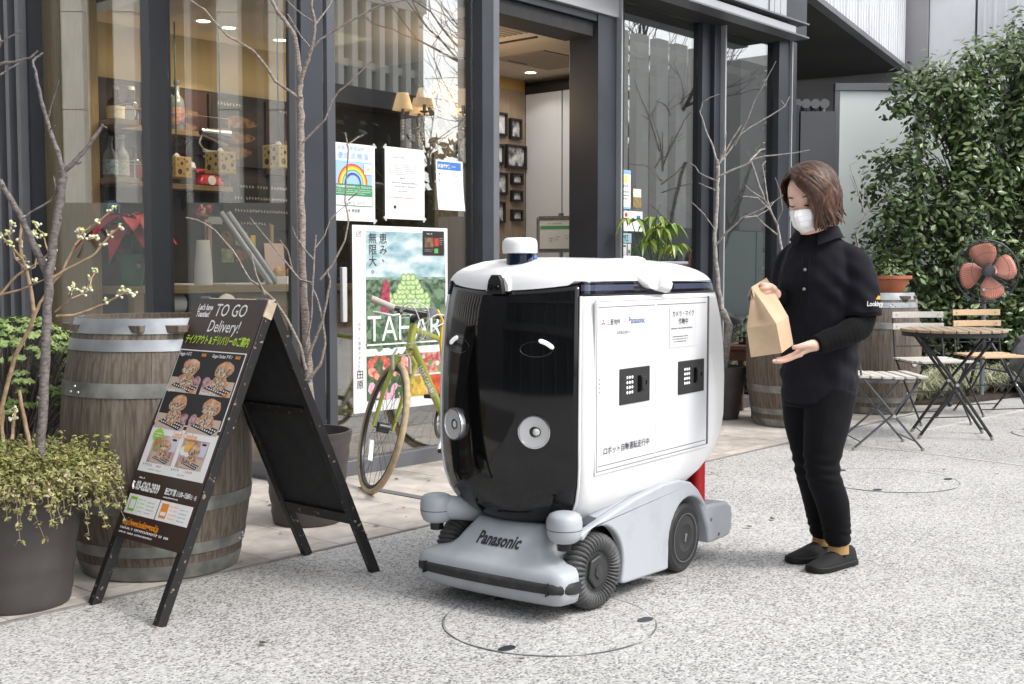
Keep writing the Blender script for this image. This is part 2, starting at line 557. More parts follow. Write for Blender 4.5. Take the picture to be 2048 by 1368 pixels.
BIRCH_SAPLING = [(0.0185,0.0155,[(3.213,3.956,0.327),(3.224,3.977,0.499),(3.231,3.998,0.627),(3.24,4.022,0.8),(3.248,4.046,0.974),(3.259,4.071,1.192),(3.274,4.092,1.411),(3.289,4.109,1.587),(3.304,4.124,1.742),(3.315,4.14,1.864)]),(0.0125,0.007,[(3.248,4.056,1.849),(3.261,4.068,1.927),(3.267,4.09,2.016),(3.271,4.114,2.116),(3.26,4.151,2.173),(3.249,4.188,2.219),(3.238,4.226,2.277),(3.238,4.25,2.335)]),(0.009,0.006,[(3.253,4.057,1.914),(3.261,4.029,1.986),(3.268,4.003,2.048),(3.269,3.983,2.109),(3.263,3.971,2.17),(3.245,3.971,2.219),(3.24,3.958,2.29)]),(0.007,0.003,[(3.248,4.056,1.842),(3.209,4.091,1.88),(3.169,4.126,1.917),(3.139,4.154,1.985),(3.101,4.19,2.047),(3.062,4.224,2.076),(3.022,4.258,2.104),(2.985,4.293,2.16),(2.951,4.323,2.215),(2.908,4.362,2.252),(2.877,4.388,2.275)]),(0.006,0.003,[(3.289,4.028,2.054),(3.309,3.992,2.095),(3.346,3.936,2.136),(3.383,3.88,2.172),(3.441,3.801,2.221),(3.484,3.737,2.246),(3.518,3.681,2.254)]),(0.005,0.002,[(3.304,4.021,2.162),(3.353,4.026,2.213),(3.401,4.033,2.265),(3.439,4.05,2.318)]),(0.004,0.002,[(3.303,4.023,2.173),(3.268,4.058,2.204),(3.238,4.088,2.242),(3.215,4.11,2.277)]),(0.004,0.002,[(3.286,4.032,2.065),(3.267,4.075,2.121),(3.248,4.119,2.199),(3.248,4.136,2.216)]),(0.005,0.003,[(3.24,4.046,1.644),(3.272,4.003,1.697),(3.304,3.958,1.75),(3.324,3.931,1.835),(3.342,3.902,1.876),(3.367,3.865,1.907),(3.429,3.79,2.002)]),(0.0075,0.005,[(3.211,3.989,0.673),(3.2,4.014,0.781),(3.169,4.059,0.888),(3.135,4.107,0.975),(3.098,4.155,1.029)]),(0.006,0.003,[(3.11,4.136,0.996),(3.087,4.154,1.061),(3.07,4.168,1.147),(3.059,4.17,1.19)]),(0.0075,0.004,[(3.218,3.986,0.716),(3.238,3.96,0.803),(3.259,3.933,0.889),(3.274,3.916,0.997),(3.279,3.905,1.061),(3.269,3.909,1.104)]),(0.007,0.004,[(3.218,3.978,0.629),(3.255,3.948,0.694),(3.276,3.938,0.78),(3.276,3.954,0.888),(3.269,3.977,0.974),(3.253,4.008,1.05)]),(0.006,0.003,[(3.216,3.994,0.781),(3.239,3.986,0.888),(3.252,3.99,1.018),(3.266,3.994,1.148),(3.28,3.996,1.256)]),(0.006,0.003,[(3.097,4.153,1.029),(3.082,4.203,1.061),(3.049,4.282,1.191),(3.014,4.36,1.279),(2.977,4.436,1.324),(2.956,4.491,1.335)]),(0.004,0.002,[(3.212,4.024,1.061),(3.169,4.106,1.169),(3.126,4.187,1.278),(3.109,4.234,1.333)]),(0.005,0.003,[(3.243,3.988,1.05),(3.229,4.045,1.061),(3.225,4.092,1.104),(3.231,4.132,1.192),(3.227,4.18,1.237)]),(0.004,0.002,[(3.256,3.982,1.147),(3.251,4.036,1.191),(3.243,4.094,1.257),(3.255,4.127,1.295)]),(0.003,0.002,[(3.258,3.984,1.191),(3.311,3.974,1.256),(3.348,3.983,1.323),(3.398,3.975,1.368),(3.448,3.965,1.403)]),(0.005,0.003,[(3.269,3.959,1.061),(3.312,3.927,1.126),(3.357,3.895,1.234),(3.376,3.893,1.321),(3.374,3.913,1.408),(3.399,3.915,1.626),(3.397,3.935,1.703)]),(0.003,0.002,[(3.366,3.88,1.406),(3.356,3.832,1.425),(3.339,3.791,1.433)]),(0.003,0.002,[(3.37,3.898,1.644),(3.419,3.909,1.666),(3.467,3.923,1.691)])]
GREY_SAPLING = [(0.017,0.013,[(7.449,4.467,0.816),(7.457,4.507,0.961),(7.473,4.544,1.181),(7.495,4.568,1.328),(7.529,4.578,1.476),(7.561,4.59,1.625),(7.586,4.607,1.738),(7.616,4.618,1.851),(7.635,4.639,1.927)]),(0.008,0.0035,[(7.472,4.54,1.902),(7.491,4.591,2.023),(7.5,4.653,2.131),(7.52,4.701,2.236),(7.545,4.739,2.289)]),(0.0075,0.004,[(7.476,4.534,1.873),(7.522,4.504,1.965),(7.584,4.458,2.094),(7.627,4.43,2.168)]),(0.006,0.003,[(7.476,4.534,1.873),(7.547,4.528,1.987),(7.603,4.542,2.131)]),(0.008,0.003,[(7.467,4.535,1.782),(7.517,4.457,1.828),(7.576,4.368,1.87),(7.607,4.312,1.912),(7.645,4.245,1.932),(7.726,4.128,1.945),(7.783,4.039,1.958),(7.816,3.977,1.971)]),(0.008,0.004,[(7.631,4.359,1.902),(7.743,4.34,1.989),(7.827,4.346,2.004)]),(0.007,0.003,[(7.466,4.544,1.855),(7.543,4.475,1.983),(7.6,4.426,2.093),(7.655,4.376,2.149),(7.76,4.272,2.233),(7.84,4.194,2.307),(7.872,4.172,2.381)]),(0.005,0.002,[(7.818,4.182,2.304),(7.722,4.164,2.335)]),(0.006,0.0025,[(7.564,4.446,2.019),(7.594,4.362,2.196),(7.597,4.305,2.335),(7.611,4.233,2.454),(7.63,4.158,2.601)]),(0.006,0.003,[(7.466,4.534,1.756),(7.44,4.621,1.796),(7.443,4.674,1.824),(7.457,4.718,1.875),(7.459,4.772,1.905)]),(0.006,0.003,[(7.453,4.543,1.691),(7.491,4.652,1.727),(7.548,4.739,1.757)]),(0.008,0.003,[(7.44,4.521,1.29),(7.463,4.461,1.369),(7.489,4.394,1.433),(7.503,4.341,1.486),(7.565,4.234,1.539),(7.602,4.155,1.592),(7.633,4.082,1.644)]),(0.005,0.0025,[(7.576,4.384,1.49),(7.685,4.322,1.503),(7.771,4.288,1.549),(7.852,4.263,1.625)]),(0.005,0.0025,[(7.44,4.531,1.399),(7.403,4.551,1.453),(7.365,4.571,1.5)]),(0.005,0.002,[(7.397,4.591,1.508),(7.303,4.596,1.559),(7.216,4.592,1.595)]),(0.006,0.003,[(7.407,4.648,2.256),(7.398,4.622,2.325),(7.412,4.568,2.357),(7.437,4.499,2.379)])]
BARE_SHRUB = [(0.01,0.006,[(8.429,4.536,1.346),(8.437,4.565,1.466),(8.431,4.607,1.546),(8.413,4.666,1.667),(8.397,4.726,1.828),(8.392,4.77,1.949),(8.387,4.815,2.071)]),(0.007,0.003,[(8.399,4.589,1.544),(8.412,4.642,1.666),(8.439,4.682,1.828),(8.465,4.721,1.951),(8.519,4.72,1.987)]),(0.007,0.003,[(8.421,4.556,1.465),(8.333,4.576,1.581),(8.218,4.623,1.676),(8.087,4.681,1.68)]),(0.006,0.003,[(8.365,4.639,1.663),(8.31,4.744,1.744),(8.294,4.803,1.806)]),(0.006,0.003,[(8.413,4.565,1.465),(8.398,4.501,1.581),(8.337,4.493,1.734),(8.26,4.496,1.827)]),(0.007,0.004,[(8.418,4.553,1.386),(8.382,4.645,1.466),(8.384,4.692,1.507),(8.373,4.754,1.569)])]
BARE_TWIGS = [(0.008,0.004,[(9.682,4.478,1.413),(9.71,4.433,1.543),(9.74,4.381,1.629),(9.785,4.311,1.715),(9.815,4.258,1.779)]),(0.006,0.003,[(9.742,4.426,1.587),(9.774,4.48,1.721),(9.792,4.546,1.834),(9.816,4.606,1.948)]),(0.005,0.002,[(9.725,4.458,1.718),(9.732,4.543,1.939),(9.767,4.585,2.031),(9.873,4.542,2.088),(9.946,4.539,2.173)]),(0.005,0.002,[(9.773,4.395,1.631),(9.753,4.435,1.805),(9.731,4.474,1.936),(9.778,4.428,2.023)])]
FRAMES = [(7.232,2.304,0.163,0.188),(7.428,2.282,0.14,0.166),(7.214,2.058,0.127,0.165),(7.432,2.052,0.248,0.191),(7.232,1.82,0.176,0.178),(7.446,1.869,0.137,0.096),(7.444,1.726,0.134,0.094),(7.221,1.584,0.136,0.174),(7.447,1.566,0.134,0.094)]
# ------------------------------------------------------------ ground, pavement
agg = aggregate_mat()
o = MB().add([(-160, -160, 0), (160, -160, 0), (160, 160, 0), (-160, 160, 0)], [(0, 1, 2, 3)]).build('ground', agg, sharp=0)
tag(o, kind='structure')

grout = mat('tile_grout', (0.16, 0.15, 0.14), 0.9, var=0.2, vscale=30)
pav = MB()
pav.bb(-3.5, 10.6, 3.572, 4.9, -0.03, 0.0015)
pav.bb(-3.5, 4.4, 4.9, 8.3, -0.03, 0.0014)
pav = tag(pav.build('pavement', grout, sharp=0), kind='structure')
tile_mats = [mat('tile_%d' % i, c, 0.75, rgb2=c2, vscale=7, bump=0.12, bscale=120, detail=8, warp=0.6) for i, (c, c2) in enumerate([
    ((0.36, 0.32, 0.285), (0.50, 0.46, 0.42)), ((0.41, 0.37, 0.33), (0.54, 0.50, 0.46)), ((0.33, 0.295, 0.26), (0.48, 0.44, 0.40))])]
rnd = random.Random(5)
rows = [(3.575, 3.652), (3.657, 4.055), (4.060, 4.440), (4.445, 4.818)]
rows_left = [(4.823 + 0.385 * i, 5.203 + 0.385 * i) for i in range(8)]
tile_meshes = {}
for ri, (y0, y1) in enumerate(rows + rows_left):
    x = 0.326 if ri < 4 else 0.666
    while x < (9.6 if ri < 4 else 3.5):
        w = 0.3355
        key = (round(y1 - y0, 3), rnd.randrange(3))
        if key not in tile_meshes:
            hy = (y1 - y0) / 2
            q = MB().box((0, 0, -0.01), (w, 2 * hy, 0.027)).build('paving_tile', tile_mats[key[1]], pav, bevel=0.0015, seg=1, sharp=0)
            tile_meshes[key] = q
        else:
            q = piece(tile_meshes[key])
        q.location = (x + w / 2, (y0 + y1) / 2, rnd.uniform(0, 0.0012))
        q.rotation_euler = (rnd.uniform(-.002, .002), rnd.uniform(-.002, .002), 0)
        x += 0.340
# the bicycle's shadow, put in as a dark grey strip, and the edge trim of the pavement
o = MB().bb(3.90, 3.955, 3.96, 4.44, 0.0, 0.0085).build('bicycle_shadow', mat('shadow_grey', (0.13, 0.13, 0.13), 0.7), pav)
o = MB().bb(-3.5, 10.6, 3.555, 3.572, -0.02, 0.005).build('edge_trim', mat('edge_trim', (0.20, 0.19, 0.18), 0.7, var=0.2, vscale=14), pav)
# pale joints between the cast fields of the forecourt
pale = mat('pale_joint', (0.50, 0.495, 0.485), 0.85, var=0.15, vscale=60)
jt = MB()
for a, b, w in [((6.985, 3.50), (6.93, 2.75), 0.02), ((6.93, 2.75), (6.72, 1.2), 0.02), ((7.6, 3.17), (10.4, 2.95), 0.03)]:
    a, b = Vector((*a, 0)), Vector((*b, 0))
    d = (b - a).normalized()
    s = Vector((-d.y, d.x, 0)) * w / 2
    jt.prism([tuple((a - s)[:2]), tuple((b - s)[:2]), tuple((b + s)[:2]), tuple((a + s)[:2])], -0.01, 0.003)
tag(jt.build('paving_joints', pale, sharp=0), kind='structure')

cover_ring = mat('cover_ring', (0.13, 0.13, 0.13), 0.7, rgb2=(0.44, 0.43, 0.42), vscale=6, detail=5, edge=(0.42, 0.58))
for (cx, cy, r, lab) in [(2.80, 2.29, 0.335, 'round manhole cover filled with pebble paving under the delivery robot'),
                         (5.90, 2.53, 0.36, 'round paved manhole cover just beyond the standing woman'),
                         (8.32, 2.36, 0.31, 'small paved manhole cover at the right edge near the bistro table')]:
    t = thing('manhole_cover', lab, 'manhole cover', (cx, cy, 0), group='manhole covers in the forecourt')
    MB().lathe([(r - 0.004, 0.002), (r - 0.004, 0.004), (r + 0.001, 0.004), (r + 0.001, 0.002)], 64).build('rim', cover_ring, t)
    MB().lathe([(0.001, 0.0035), (r - 0.005, 0.0035), (r - 0.005, 0.001)], 64, cap=False).build('infill', agg, t, sharp=0)
    for k in (0, 1, 2):
        a = R(195 + 118 * k)
        MB().lathe([(0.001, 0.005), (0.024, 0.005), (0.027, 0.002)], 16, (0, 0, 0), Matrix.Diagonal((1.35, 0.8, 1)), cap=False).build(
            'lifting_hole', steel, t, loc=(math.cos(a) * r * 0.9, math.sin(a) * r * 0.9, 0))

# ------------------------------------------------------------ the cafe building
B0 = Vector((3.8, 4.8, 0))
cafe = thing('cafe_building', 'glass fronted cafe with dark steel frames and a wooden interior', 'building', B0)


def wb(mb, name, m, bevel=0.0, parent=None, **k):
    o = mb.build(name, m, parent or cafe, bevel=bevel, **k)
    if parent is None:
        o.location = -B0
    return o


pane = glass_mat('window_glass', (0.88, 0.90, 0.89), 3.4)
pane_right = glass_mat('coated_glass', (0.80, 0.83, 0.82), 4.2)
pane_side = glass_mat('side_glass', (0.90, 0.92, 0.91), 1.95)
wallgrey = mat('lobby_panel', (0.56, 0.57, 0.59), 0.45, 0.0, var=0.04, vscale=1.2)
plaster = mat('ceiling_plaster', (0.60, 0.53, 0.43), 0.8, var=0.03, vscale=3)
walldark = mat('dark_wall', (0.045, 0.036, 0.03), 0.7, var=0.3, vscale=2)
cove = mat('cove_wall', (0.40, 0.325, 0.19), 0.7, var=0.05, vscale=2)
walnut = mat('walnut_panel', (0.30, 0.225, 0.15), 0.5, var=0.16, vscale=4, stretch=(16, 16, 0.8))
floor_in = mat('interior_floor', (0.13, 0.105, 0.085), 0.45, var=0.2, vscale=3, stretch=(1, 8, 1))

wb(MB().bb(3.84, 8.9, 4.86, 9.0, -0.02, 0.012), 'floor', floor_in)
wb(MB().bb(3.86, 8.7, 4.98, 9.0, 2.70, 2.76), 'ceiling', plaster)
wb(MB().bb(3.86, 6.42, 7.02, 7.10, 0.0, 2.35), 'wall', walldark)
wb(MB().bb(3.86, 5.55, 7.021, 7.099, 2.351, 2.699), 'wall', cove)
wb(MB().bb(5.552, 6.42, 7.021, 7.099, 2.351, 2.699), 'wall', walldark)
wb(MB().bb(6.42, 7.575, 6.47, 6.60, 0.0, 2.60), 'wall', walnut)
wb(MB().bb(6.42, 7.575, 6.475, 6.60, 2.601, 2.699), 'wall', mat('cove_trim', (0.45, 0.28, 0.09), 0.6))
wb(MB().bb(6.35, 6.42, 6.40, 7.02, 0.0, 2.699), 'wall', walldark)
wb(MB().prism([(6.56, 4.985), (7.57, 5.70), (7.57, 5.76), (6.56, 5.03)], 0.0, 2.699), 'wall', walldark)  # added partition, keeps the view through the right pane dark behind its reflections
for a, b in ((5.77, 6.07), (6.085, 6.47)):
    wb(MB().bb(7.58, 7.66, a, b, 0.0, 2.58), 'wall_panel', wallgrey, bevel=0.002)
wb(MB().bb(7.565, 7.67, 4.98, 6.465, 2.585, 2.64), 'header_rail', black)
wb(MB().bb(7.70, 7.74, 4.99, 9.0, 0.0, 2.70), 'wall', walldark)
wb(MB().bb(8.72, 8.86, 4.86, 9.0, 0.0, 2.95), 'wall', walldark)
wb(MB().bb(3.86, 8.9, 9.0, 9.1, 0.0, 2.95), 'wall', walldark)
wb(MB().bb(3.79, 3.86, 6.80, 7.36, 0.02, 3.2), 'wood_pier', oak, bevel=0.003)
wb(MB().bb(3.86, 8.85, 4.87, 9.1, 2.97, 3.2), 'roof_slab', steel)
# ceiling fittings seen through the open door
cg = mat('ceiling_grille', (0.33, 0.29, 0.23), 0.8)
g = MB()
for k in range(9):
    g.bb(5.45, 6.05, 5.14 + 0.05 * k, 5.17 + 0.05 * k, 2.688, 2.6995)
wb(g, 'air_vent', cg)
wb(MB().bb(6.62, 7.28, 5.48, 5.98, 2.692, 2.6995), 'air_vent', cg)
for (x0, x1, y0, y1) in [(5.55, 6.22, 5.60, 5.62), (6.20, 6.22, 5.20, 5.60), (6.42, 6.64, 6.12, 6.14), (6.74, 6.96, 5.92, 5.94), (7.0, 7.36, 5.10, 5.16)]:
    wb(MB().bb(x0, x1, y0, y1, 2.690, 2.6996), 'ceiling_joint', walldark)
lampglow = emit_mat('downlight_glow', (1.0, 0.86, 0.62), 5.0)
for k, (x, y) in enumerate([(7.30, 6.18), (4.43, 6.50), (4.66, 6.55), (5.14, 6.63)]):
    dl = sub('downlight', cafe, Vector((x, y, 2.70)) - B0)
    MB().lathe([(0.045, 0.0), (0.06, -0.004), (0.06, -0.001)], 20).build('rim', white, dl)
    MB().lathe([(0.001, -0.002), (0.044, -0.002), (0.044, 0.0)], 20, cap=False).build('bulb', lampglow, dl)
    if k != 3:
        ld = bpy.data.lights.new('downlight_lamp', 'SPOT')
        ld.energy = 22 if k else 2.5
        ld.spot_size = R(120)
        ld.color = (1.0, 0.80, 0.55) if k else (1.0, 0.93, 0.85)
        ld.shadow_soft_size = 0.05
        lo = bpy.data.objects.new('downlight_lamp', ld)
        COL.objects.link(lo)
        lo.parent = dl
        lo.location = (0, 0, -0.03)
ld = bpy.data.lights.new('lobby_fill', 'AREA')      # added fill that brightens the lobby wall, no fitting behind it
ld.shape = 'RECTANGLE'
ld.size, ld.size_y = 1.0, 0.7
ld.energy = 15
ld.color = (1.0, 0.96, 0.91)
lo = bpy.data.objects.new('lobby_fill', ld)
COL.objects.link(lo)
lo.location = (6.6, 5.75, 2.68)
# warm cove lamp washing the top of the back wall
ld = bpy.data.lights.new('cove_lamp', 'AREA')
ld.shape = 'RECTANGLE'
ld.size, ld.size_y = 2.2, 0.05
ld.energy = 1.2
ld.color = (1.0, 0.72, 0.36)
lo = bpy.data.objects.new('cove_lamp', ld)
COL.objects.link(lo)
lo.location = (5.0, 6.85, 2.40)
lo.rotation_euler = (R(150), 0, 0)

# frames of the glazing
wb(MB().bb(3.79, 3.93, 4.72, 4.845, 0.0, 3.3), 'corner_post', steel, bevel=0.004)
wb(MB().bb(3.775, 3.79, 4.75, 4.80, 0.0, 3.3), 'post_fin', steel_mid)
wb(MB().bb(3.66, 3.80, 5.90, 5.985, 0.0, 3.3), 'mullion', mat('graphite_metal', (0.055, 0.058, 0.066), 0.35, 0.3), bevel=0.003)
wb(MB().bb(3.72, 3.82, 5.99, 6.055, 0.0, 3.3), 'mullion', steel, bevel=0.003)
wb(MB().bb(5.115, 5.215, 4.70, 4.84, 0.0, 3.3), 'mullion', steel, bevel=0.003)
wb(MB().bb(5.217, 5.305, 4.735, 4.90, 0.0, 3.3), 'door_jamb', steel_mid, bevel=0.003)
wb(MB().bb(6.295, 6.50, 4.74, 4.985, 0.0, 3.3), 'door_jamb', steel, bevel=0.003)
wb(MB().bb(6.502, 6.516, 4.70, 4.80, 0.0, 3.3), 'post_fin', steel_light)
wb(MB().bb(6.518, 6.585, 4.735, 4.84, 0.0, 3.3), 'mullion', steel, bevel=0.003)
wb(MB().bb(7.575, 7.69, 4.735, 4.85, 0.0, 3.0), 'mullion', steel, bevel=0.003)
wb(MB().bb(7.692, 7.775, 4.70, 4.85, 0.0, 3.0), 'mullion', steel, bevel=0.003)
wb(MB().bb(7.777, 7.795, 4.66, 4.80, 0.0, 3.0), 'post_fin', steel_light)
wb(MB().bb(8.72, 8.90, 4.72, 4.85, 0.0, 3.0), 'mullion', steel, bevel=0.003)
wb(MB().bb(8.902, 8.916, 4.70, 4.80, 0.0, 3.0), 'post_fin', steel_light)
wb(MB().bb(8.93, 9.02, 4.72, 5.6, 0.0, 3.0), 'corner_post', steel, bevel=0.003)
for x0, x1 in ((3.93, 5.115), (6.585, 7.575), (7.795, 8.72)):
    wb(MB().bb(x0 + 0.001, x1 - 0.001, 4.735, 4.83, 0.0, 0.085), 'sill', steel_mid, bevel=0.003)
    wb(MB().bb(x0 + 0.002, x1 - 0.002, 4.776, 4.784, 0.086, 3.3 if x0 < 6 else 2.945), 'window_pane', pane if x0 < 6 else pane_right, sharp=0)
for y0, y1 in ((4.845, 5.90), (6.055, 7.36)):
    wb(MB().bb(3.755, 3.83, y0 + 0.001, y1 - 0.001, 0.0, 0.085), 'sill', steel_mid, bevel=0.003)
    wb(MB().bb(3.776, 3.784, y0 + 0.002, y1 - 0.002, 0.086, 3.3), 'window_pane', pane_side, sharp=0)
wb(MB().bb(3.93, 5.115, 4.765, 4.795, 3.301, 3.6), 'transom', steel)
wb(MB().bb(3.99, 4.045, 4.76, 4.80, 0.09, 3.3), 'door_stile', mat('stile_metal', (0.10, 0.105, 0.12), 0.35, 0.4), bevel=0.003)
# sliding-door header, pale fascia and the steel canopy beam
wb(MB().bb(5.306, 6.294, 4.78, 5.02, 2.655, 2.75), 'lintel', blackmat, bevel=0.003)
wb(MB().bb(5.306, 6.50, 4.75, 4.86, 2.752, 2.80), 'lintel', steel)
wb(MB().bb(5.306, 6.50, 4.72, 4.86, 2.802, 3.6), 'fascia', steel_light, bevel=0.003)
wb(MB().bb(6.52, 8.60, 4.58, 4.85, 2.946, 2.975), 'soffit', blackmat)
for z0, z1, y0, x1 in ((2.945, 2.957, 4.43, 8.665), (3.05, 3.062, 4.43, 8.665)):
    wb(MB().bb(6.52, x1, y0, 4.575, z0, z1), 'beam_flange', steel_mid)
wb(MB().bb(6.52, 8.50, 4.46, 4.50, 2.958, 3.02), 'canopy_beam', steel_light)
wb(MB().bb(6.52, 8.48, 4.52, 4.56, 3.02, 3.05), 'beam_web', steel)
wb(MB().bb(5.2, 8.13, 4.50, 4.60, 3.075, 5.2), 'cladding_panel', steel_light)
for x0, x1 in ((8.135, 8.205), (8.21, 8.30), (8.305, 8.40)):
    wb(MB().bb(x0, x1, 4.49, 4.60, 3.075, 5.2), 'cladding_panel', steel_light, bevel=0.003)
wb(MB().bb(3.8, 8.85, 4.86, 9.0, 3.62, 5.2), 'upper_storey', steel)
wb(MB().bb(8.60, 8.95, 4.60, 9.0, 3.0, 5.0), 'side_wall', steel)

# the dark ribbed wing that carries on to the left of the window
wb(MB().bb(3.70, 3.80, 7.362, 8.05, 0.0, 4.2), 'wing_wall', steel)
rib = MB().box((0, 0, 2.1), (0.05, 0.05, 4.2)).build('wall_rib', steel_mid, cafe, sharp=0)
rib.location = Vector((3.675, 7.42, 0)) - B0
for k in range(1, 5):
    piece(rib, loc=Vector((3.675, 7.42 + 0.15 * k, 0)) - B0)

# ------------------------------------------------------------ buildings to the right
E1 = Vector((0.978, 0.208, 0))
N1 = Vector((0.208, -0.978, 0))
P1 = Vector((14.41, 6.10, 0))
cladding = mat('white_cladding', (0.80, 0.81, 0.83), 0.5, 0.0, var=0.05, vscale=1.5)
ovb = thing('overhanging_building', 'pale ribbed office building overhanging a dark passage', 'building', P1)
soffit = mat('dark_soffit', (0.035, 0.033, 0.03), 0.7, var=0.1, vscale=2)


def frame(ex, ey, o):
    """matrix whose columns are ex, ey and z, placed at o"""
    m = Matrix.Identity(4)
    for i in range(3):
        m[i][0], m[i][1], m[i][2] = ex[i], ey[i], (0, 0, 1)[i]
        m[i][3] = o[i]
    return m


MA = frame(E1, -N1, (0, 0, 0))
s = MB()
s.prism([(-5.3, 0.02), (0.0, 0.02), (0.0, 8.0), (-5.3, 8.0)], 3.60, 3.75, MA)
s.build('soffit', soffit, ovb)
s = MB()
s.prism([(-5.3, -0.10), (0.06, -0.10), (0.06, 0.0), (-5.3, 0.0)], 3.585, 3.64, MA)
s.build('edge_beam', steel_mid, ovb)
p0 = None
for k in range(10):
    w = 0.52
    b = MB().prism([(-0.04 - w * (k + 1) + 0.03, -0.03), (-0.04 - w * k, -0.03), (-0.04 - w * k, 0.05), (-0.04 - w * (k + 1) + 0.03, 0.05)], 3.66, 9.0, MA)
    for r_ in range(4):
        x0 = -0.04 - w * k - 0.05 - r_ * 0.125
        b.prism([(x0 - 0.03, -0.055), (x0, -0.055), (x0, -0.032), (x0 - 0.03, -0.032)], 3.66, 9.0, MA)
    b.build('cladding_panel', cladding, ovb, sharp=0)
s = MB()
s.prism([(-5.3, 0.06), (-0.04, 0.06), (-0.04, 8.0), (-5.3, 8.0)], 3.76, 9.0, MA)
s.build('upper_storey', steel, ovb)
s = MB()
s.prism([(0.0, -0.30), (0.30, -0.30), (0.30, 8.0), (0.0, 8.0)], 0.0, 3.58, MA)
s.prism([(0.062, -0.30), (0.30, -0.30), (0.30, 8.0), (0.062, 8.0)], 3.58, 9.0, MA)
s.build('corner_column', mat('corner_concrete', (0.40, 0.39, 0.40), 0.7, var=0.08, vscale=2), ovb)
for k in range(4):
    b = MB()
    y1 = -0.31 - 0.56 * k
    b.prism([(0.10, y1 - 0.53), (0.16, y1 - 0.53), (0.16, y1), (0.10, y1)], 0.0, 9.0, MA)
    if k % 4 != 0:
        for r_ in range(4):
            b.prism([(0.07, y1 - 0.10 - 0.12 * r_), (0.098, y1 - 0.10 - 0.12 * r_), (0.098, y1 - 0.07 - 0.12 * r_), (0.07, y1 - 0.07 - 0.12 * r_)], 0.0, 9.0, MA)
    b.build('cladding_panel', cladding, ovb, sharp=0)
s = MB()
s.prism([(0.165, -2.52), (4.0, -2.52), (4.0, -0.31), (0.165, -0.31)], 0.0, 9.0, MA)
s.build('upper_storey', steel_mid, ovb)

# passage: dark slatted gate, grey wall with exhaust hoods, frosted glass screen
Q = Vector((10.97, 5.87, 0))
dW = Vector((0.655, -0.755, 0)).normalized()
nW = Vector((-0.755, -0.655, 0)).normalized()
MW = frame(dW, nW, (0, 0, 0))
gate = thing('slatted_gate', 'tall dark slatted gate beside the cafe corner post', 'gate', Q)
for k in range(5):
    MB().prism([(-0.15 + 0.062 * k, 0), (-0.10 + 0.062 * k, 0), (-0.10 + 0.062 * k, -0.03), (-0.15 + 0.062 * k, -0.03)], 0.02, 2.80, MW).build('slat', steel, gate, sharp=0)
MB().prism([(-0.3, -0.035), (0.16, -0.035), (0.16, -0.06), (-0.3, -0.06)], 0.0, 2.79, MW).build('backing', black, gate, sharp=0)
gw = thing('grey_wall', 'plain dark grey metal screen wall below the exhaust hoods', 'wall', Q)
MB().prism([(0.165, 0.0), (0.53, 0.0), (0.53, -0.08), (0.165, -0.08)], 0.0, 2.735, MW).build('wall_panel', mat('grey_wall_metal', (0.085, 0.088, 0.098), 0.5, 0.1, var=0.05, vscale=2), gw, sharp=0)
hood_m = mat('hood_metal', (0.20, 0.21, 0.22), 0.5, 0.3)
for k in range(4):
    c = Q + dW * (0.16 + 0.095 * k) - nW * 0.25
    h = thing('exhaust_hood', ['leftmost grey exhaust hood behind the grey screen wall', 'grey exhaust hood, second from the left behind the grey wall', 'grey exhaust hood, third from the left behind the grey wall', 'grey exhaust hood nearest the white glass screen'][k], 'vent', c, group='exhaust hoods behind the grey wall')
    MB().tube([(0, 0, 0.0), (0, 0, 2.80), (-0.03, -0.03, 2.84), (-0.10, -0.08, 2.83)], [0.035, 0.035, 0.042, 0.05], 10).build('pipe', hood_m, h)
frost = bpy.data.materials.new('frosted_glass')
frost.use_nodes = True
fb = frost.node_tree.nodes['Principled BSDF']
fb.inputs['Base Color'].default_value = (0.80, 0.87, 0.85, 1)
fb.inputs['Roughness'].default_value = 0.25
fb.inputs['Coat Weight'].default_value = 0.3
S0 = Vector((12.26, 5.95, 0))
scr = thing('glass_screen', 'tall frosted white glass screen with dark frame behind the camellia', 'screen', S0)
for k in range(4):
    MB().prism([(0.06 + 0.92 * k, 0), (0.93 + 0.92 * k, 0), (0.93 + 0.92 * k, -0.02), (0.06 + 0.92 * k, -0.02)], 0.05, 3.10, MW).build('glass_panel', frost, scr, sharp=0)
    MB().prism([(0.92 * k, 0.02), (0.055 + 0.92 * k, 0.02), (0.055 + 0.92 * k, -0.06), (0.92 * k, -0.06)], 0.0, 3.10, MW).build('post', steel_mid, scr, sharp=0)
MB().prism([(0.0, 0.03), (3.7, 0.03), (3.7, -0.07), (0.0, -0.07)], 3.101, 3.18, MW).build('top_rail', steel_mid, scr, sharp=0)

# ------------------------------------------------------------ across the forecourt: what the glass mirrors
fin_m = mat('fin_concrete', (0.80, 0.79, 0.74), 0.6, var=0.06, vscale=1)
glassy = mat('dark_glazing', (0.06, 0.075, 0.085), 0.15)
tower_g = mat('tower_glazing', (0.24, 0.26, 0.265), 0.2)
tower = thing('fin_building', 'pale office building with vertical fins across the street', 'building', (26, -30.5, 0))
MB().bb(-14, 13.5, -8, -0.6, 0, 13.2).build('body', tower_g, tower, sharp=0)
MB().bb(-14, 13.6, -8, 0.1, 13.21, 14.0).build('parapet', fin_m, tower, sharp=0)
for z in (4.2, 7.2, 10.2):
    MB().bb(-14, 13.55, -0.6, -0.2, z, z + 0.35).build('floor_band', fin_m, tower, sharp=0)
fin = MB().bb(-0.16, 0.16, -0.6, 0.05, 0, 13.2).build('fin', fin_m, tower, sharp=0)
fin.location = (-13.8, 0, 0)
for k in range(1, 34):
    piece(fin, loc=(-13.8 + 0.82 * k, 0, 0))
ent = thing('entrance_block', 'low dark entrance pavilion across the forecourt', 'building', (13, -10.5, 0))
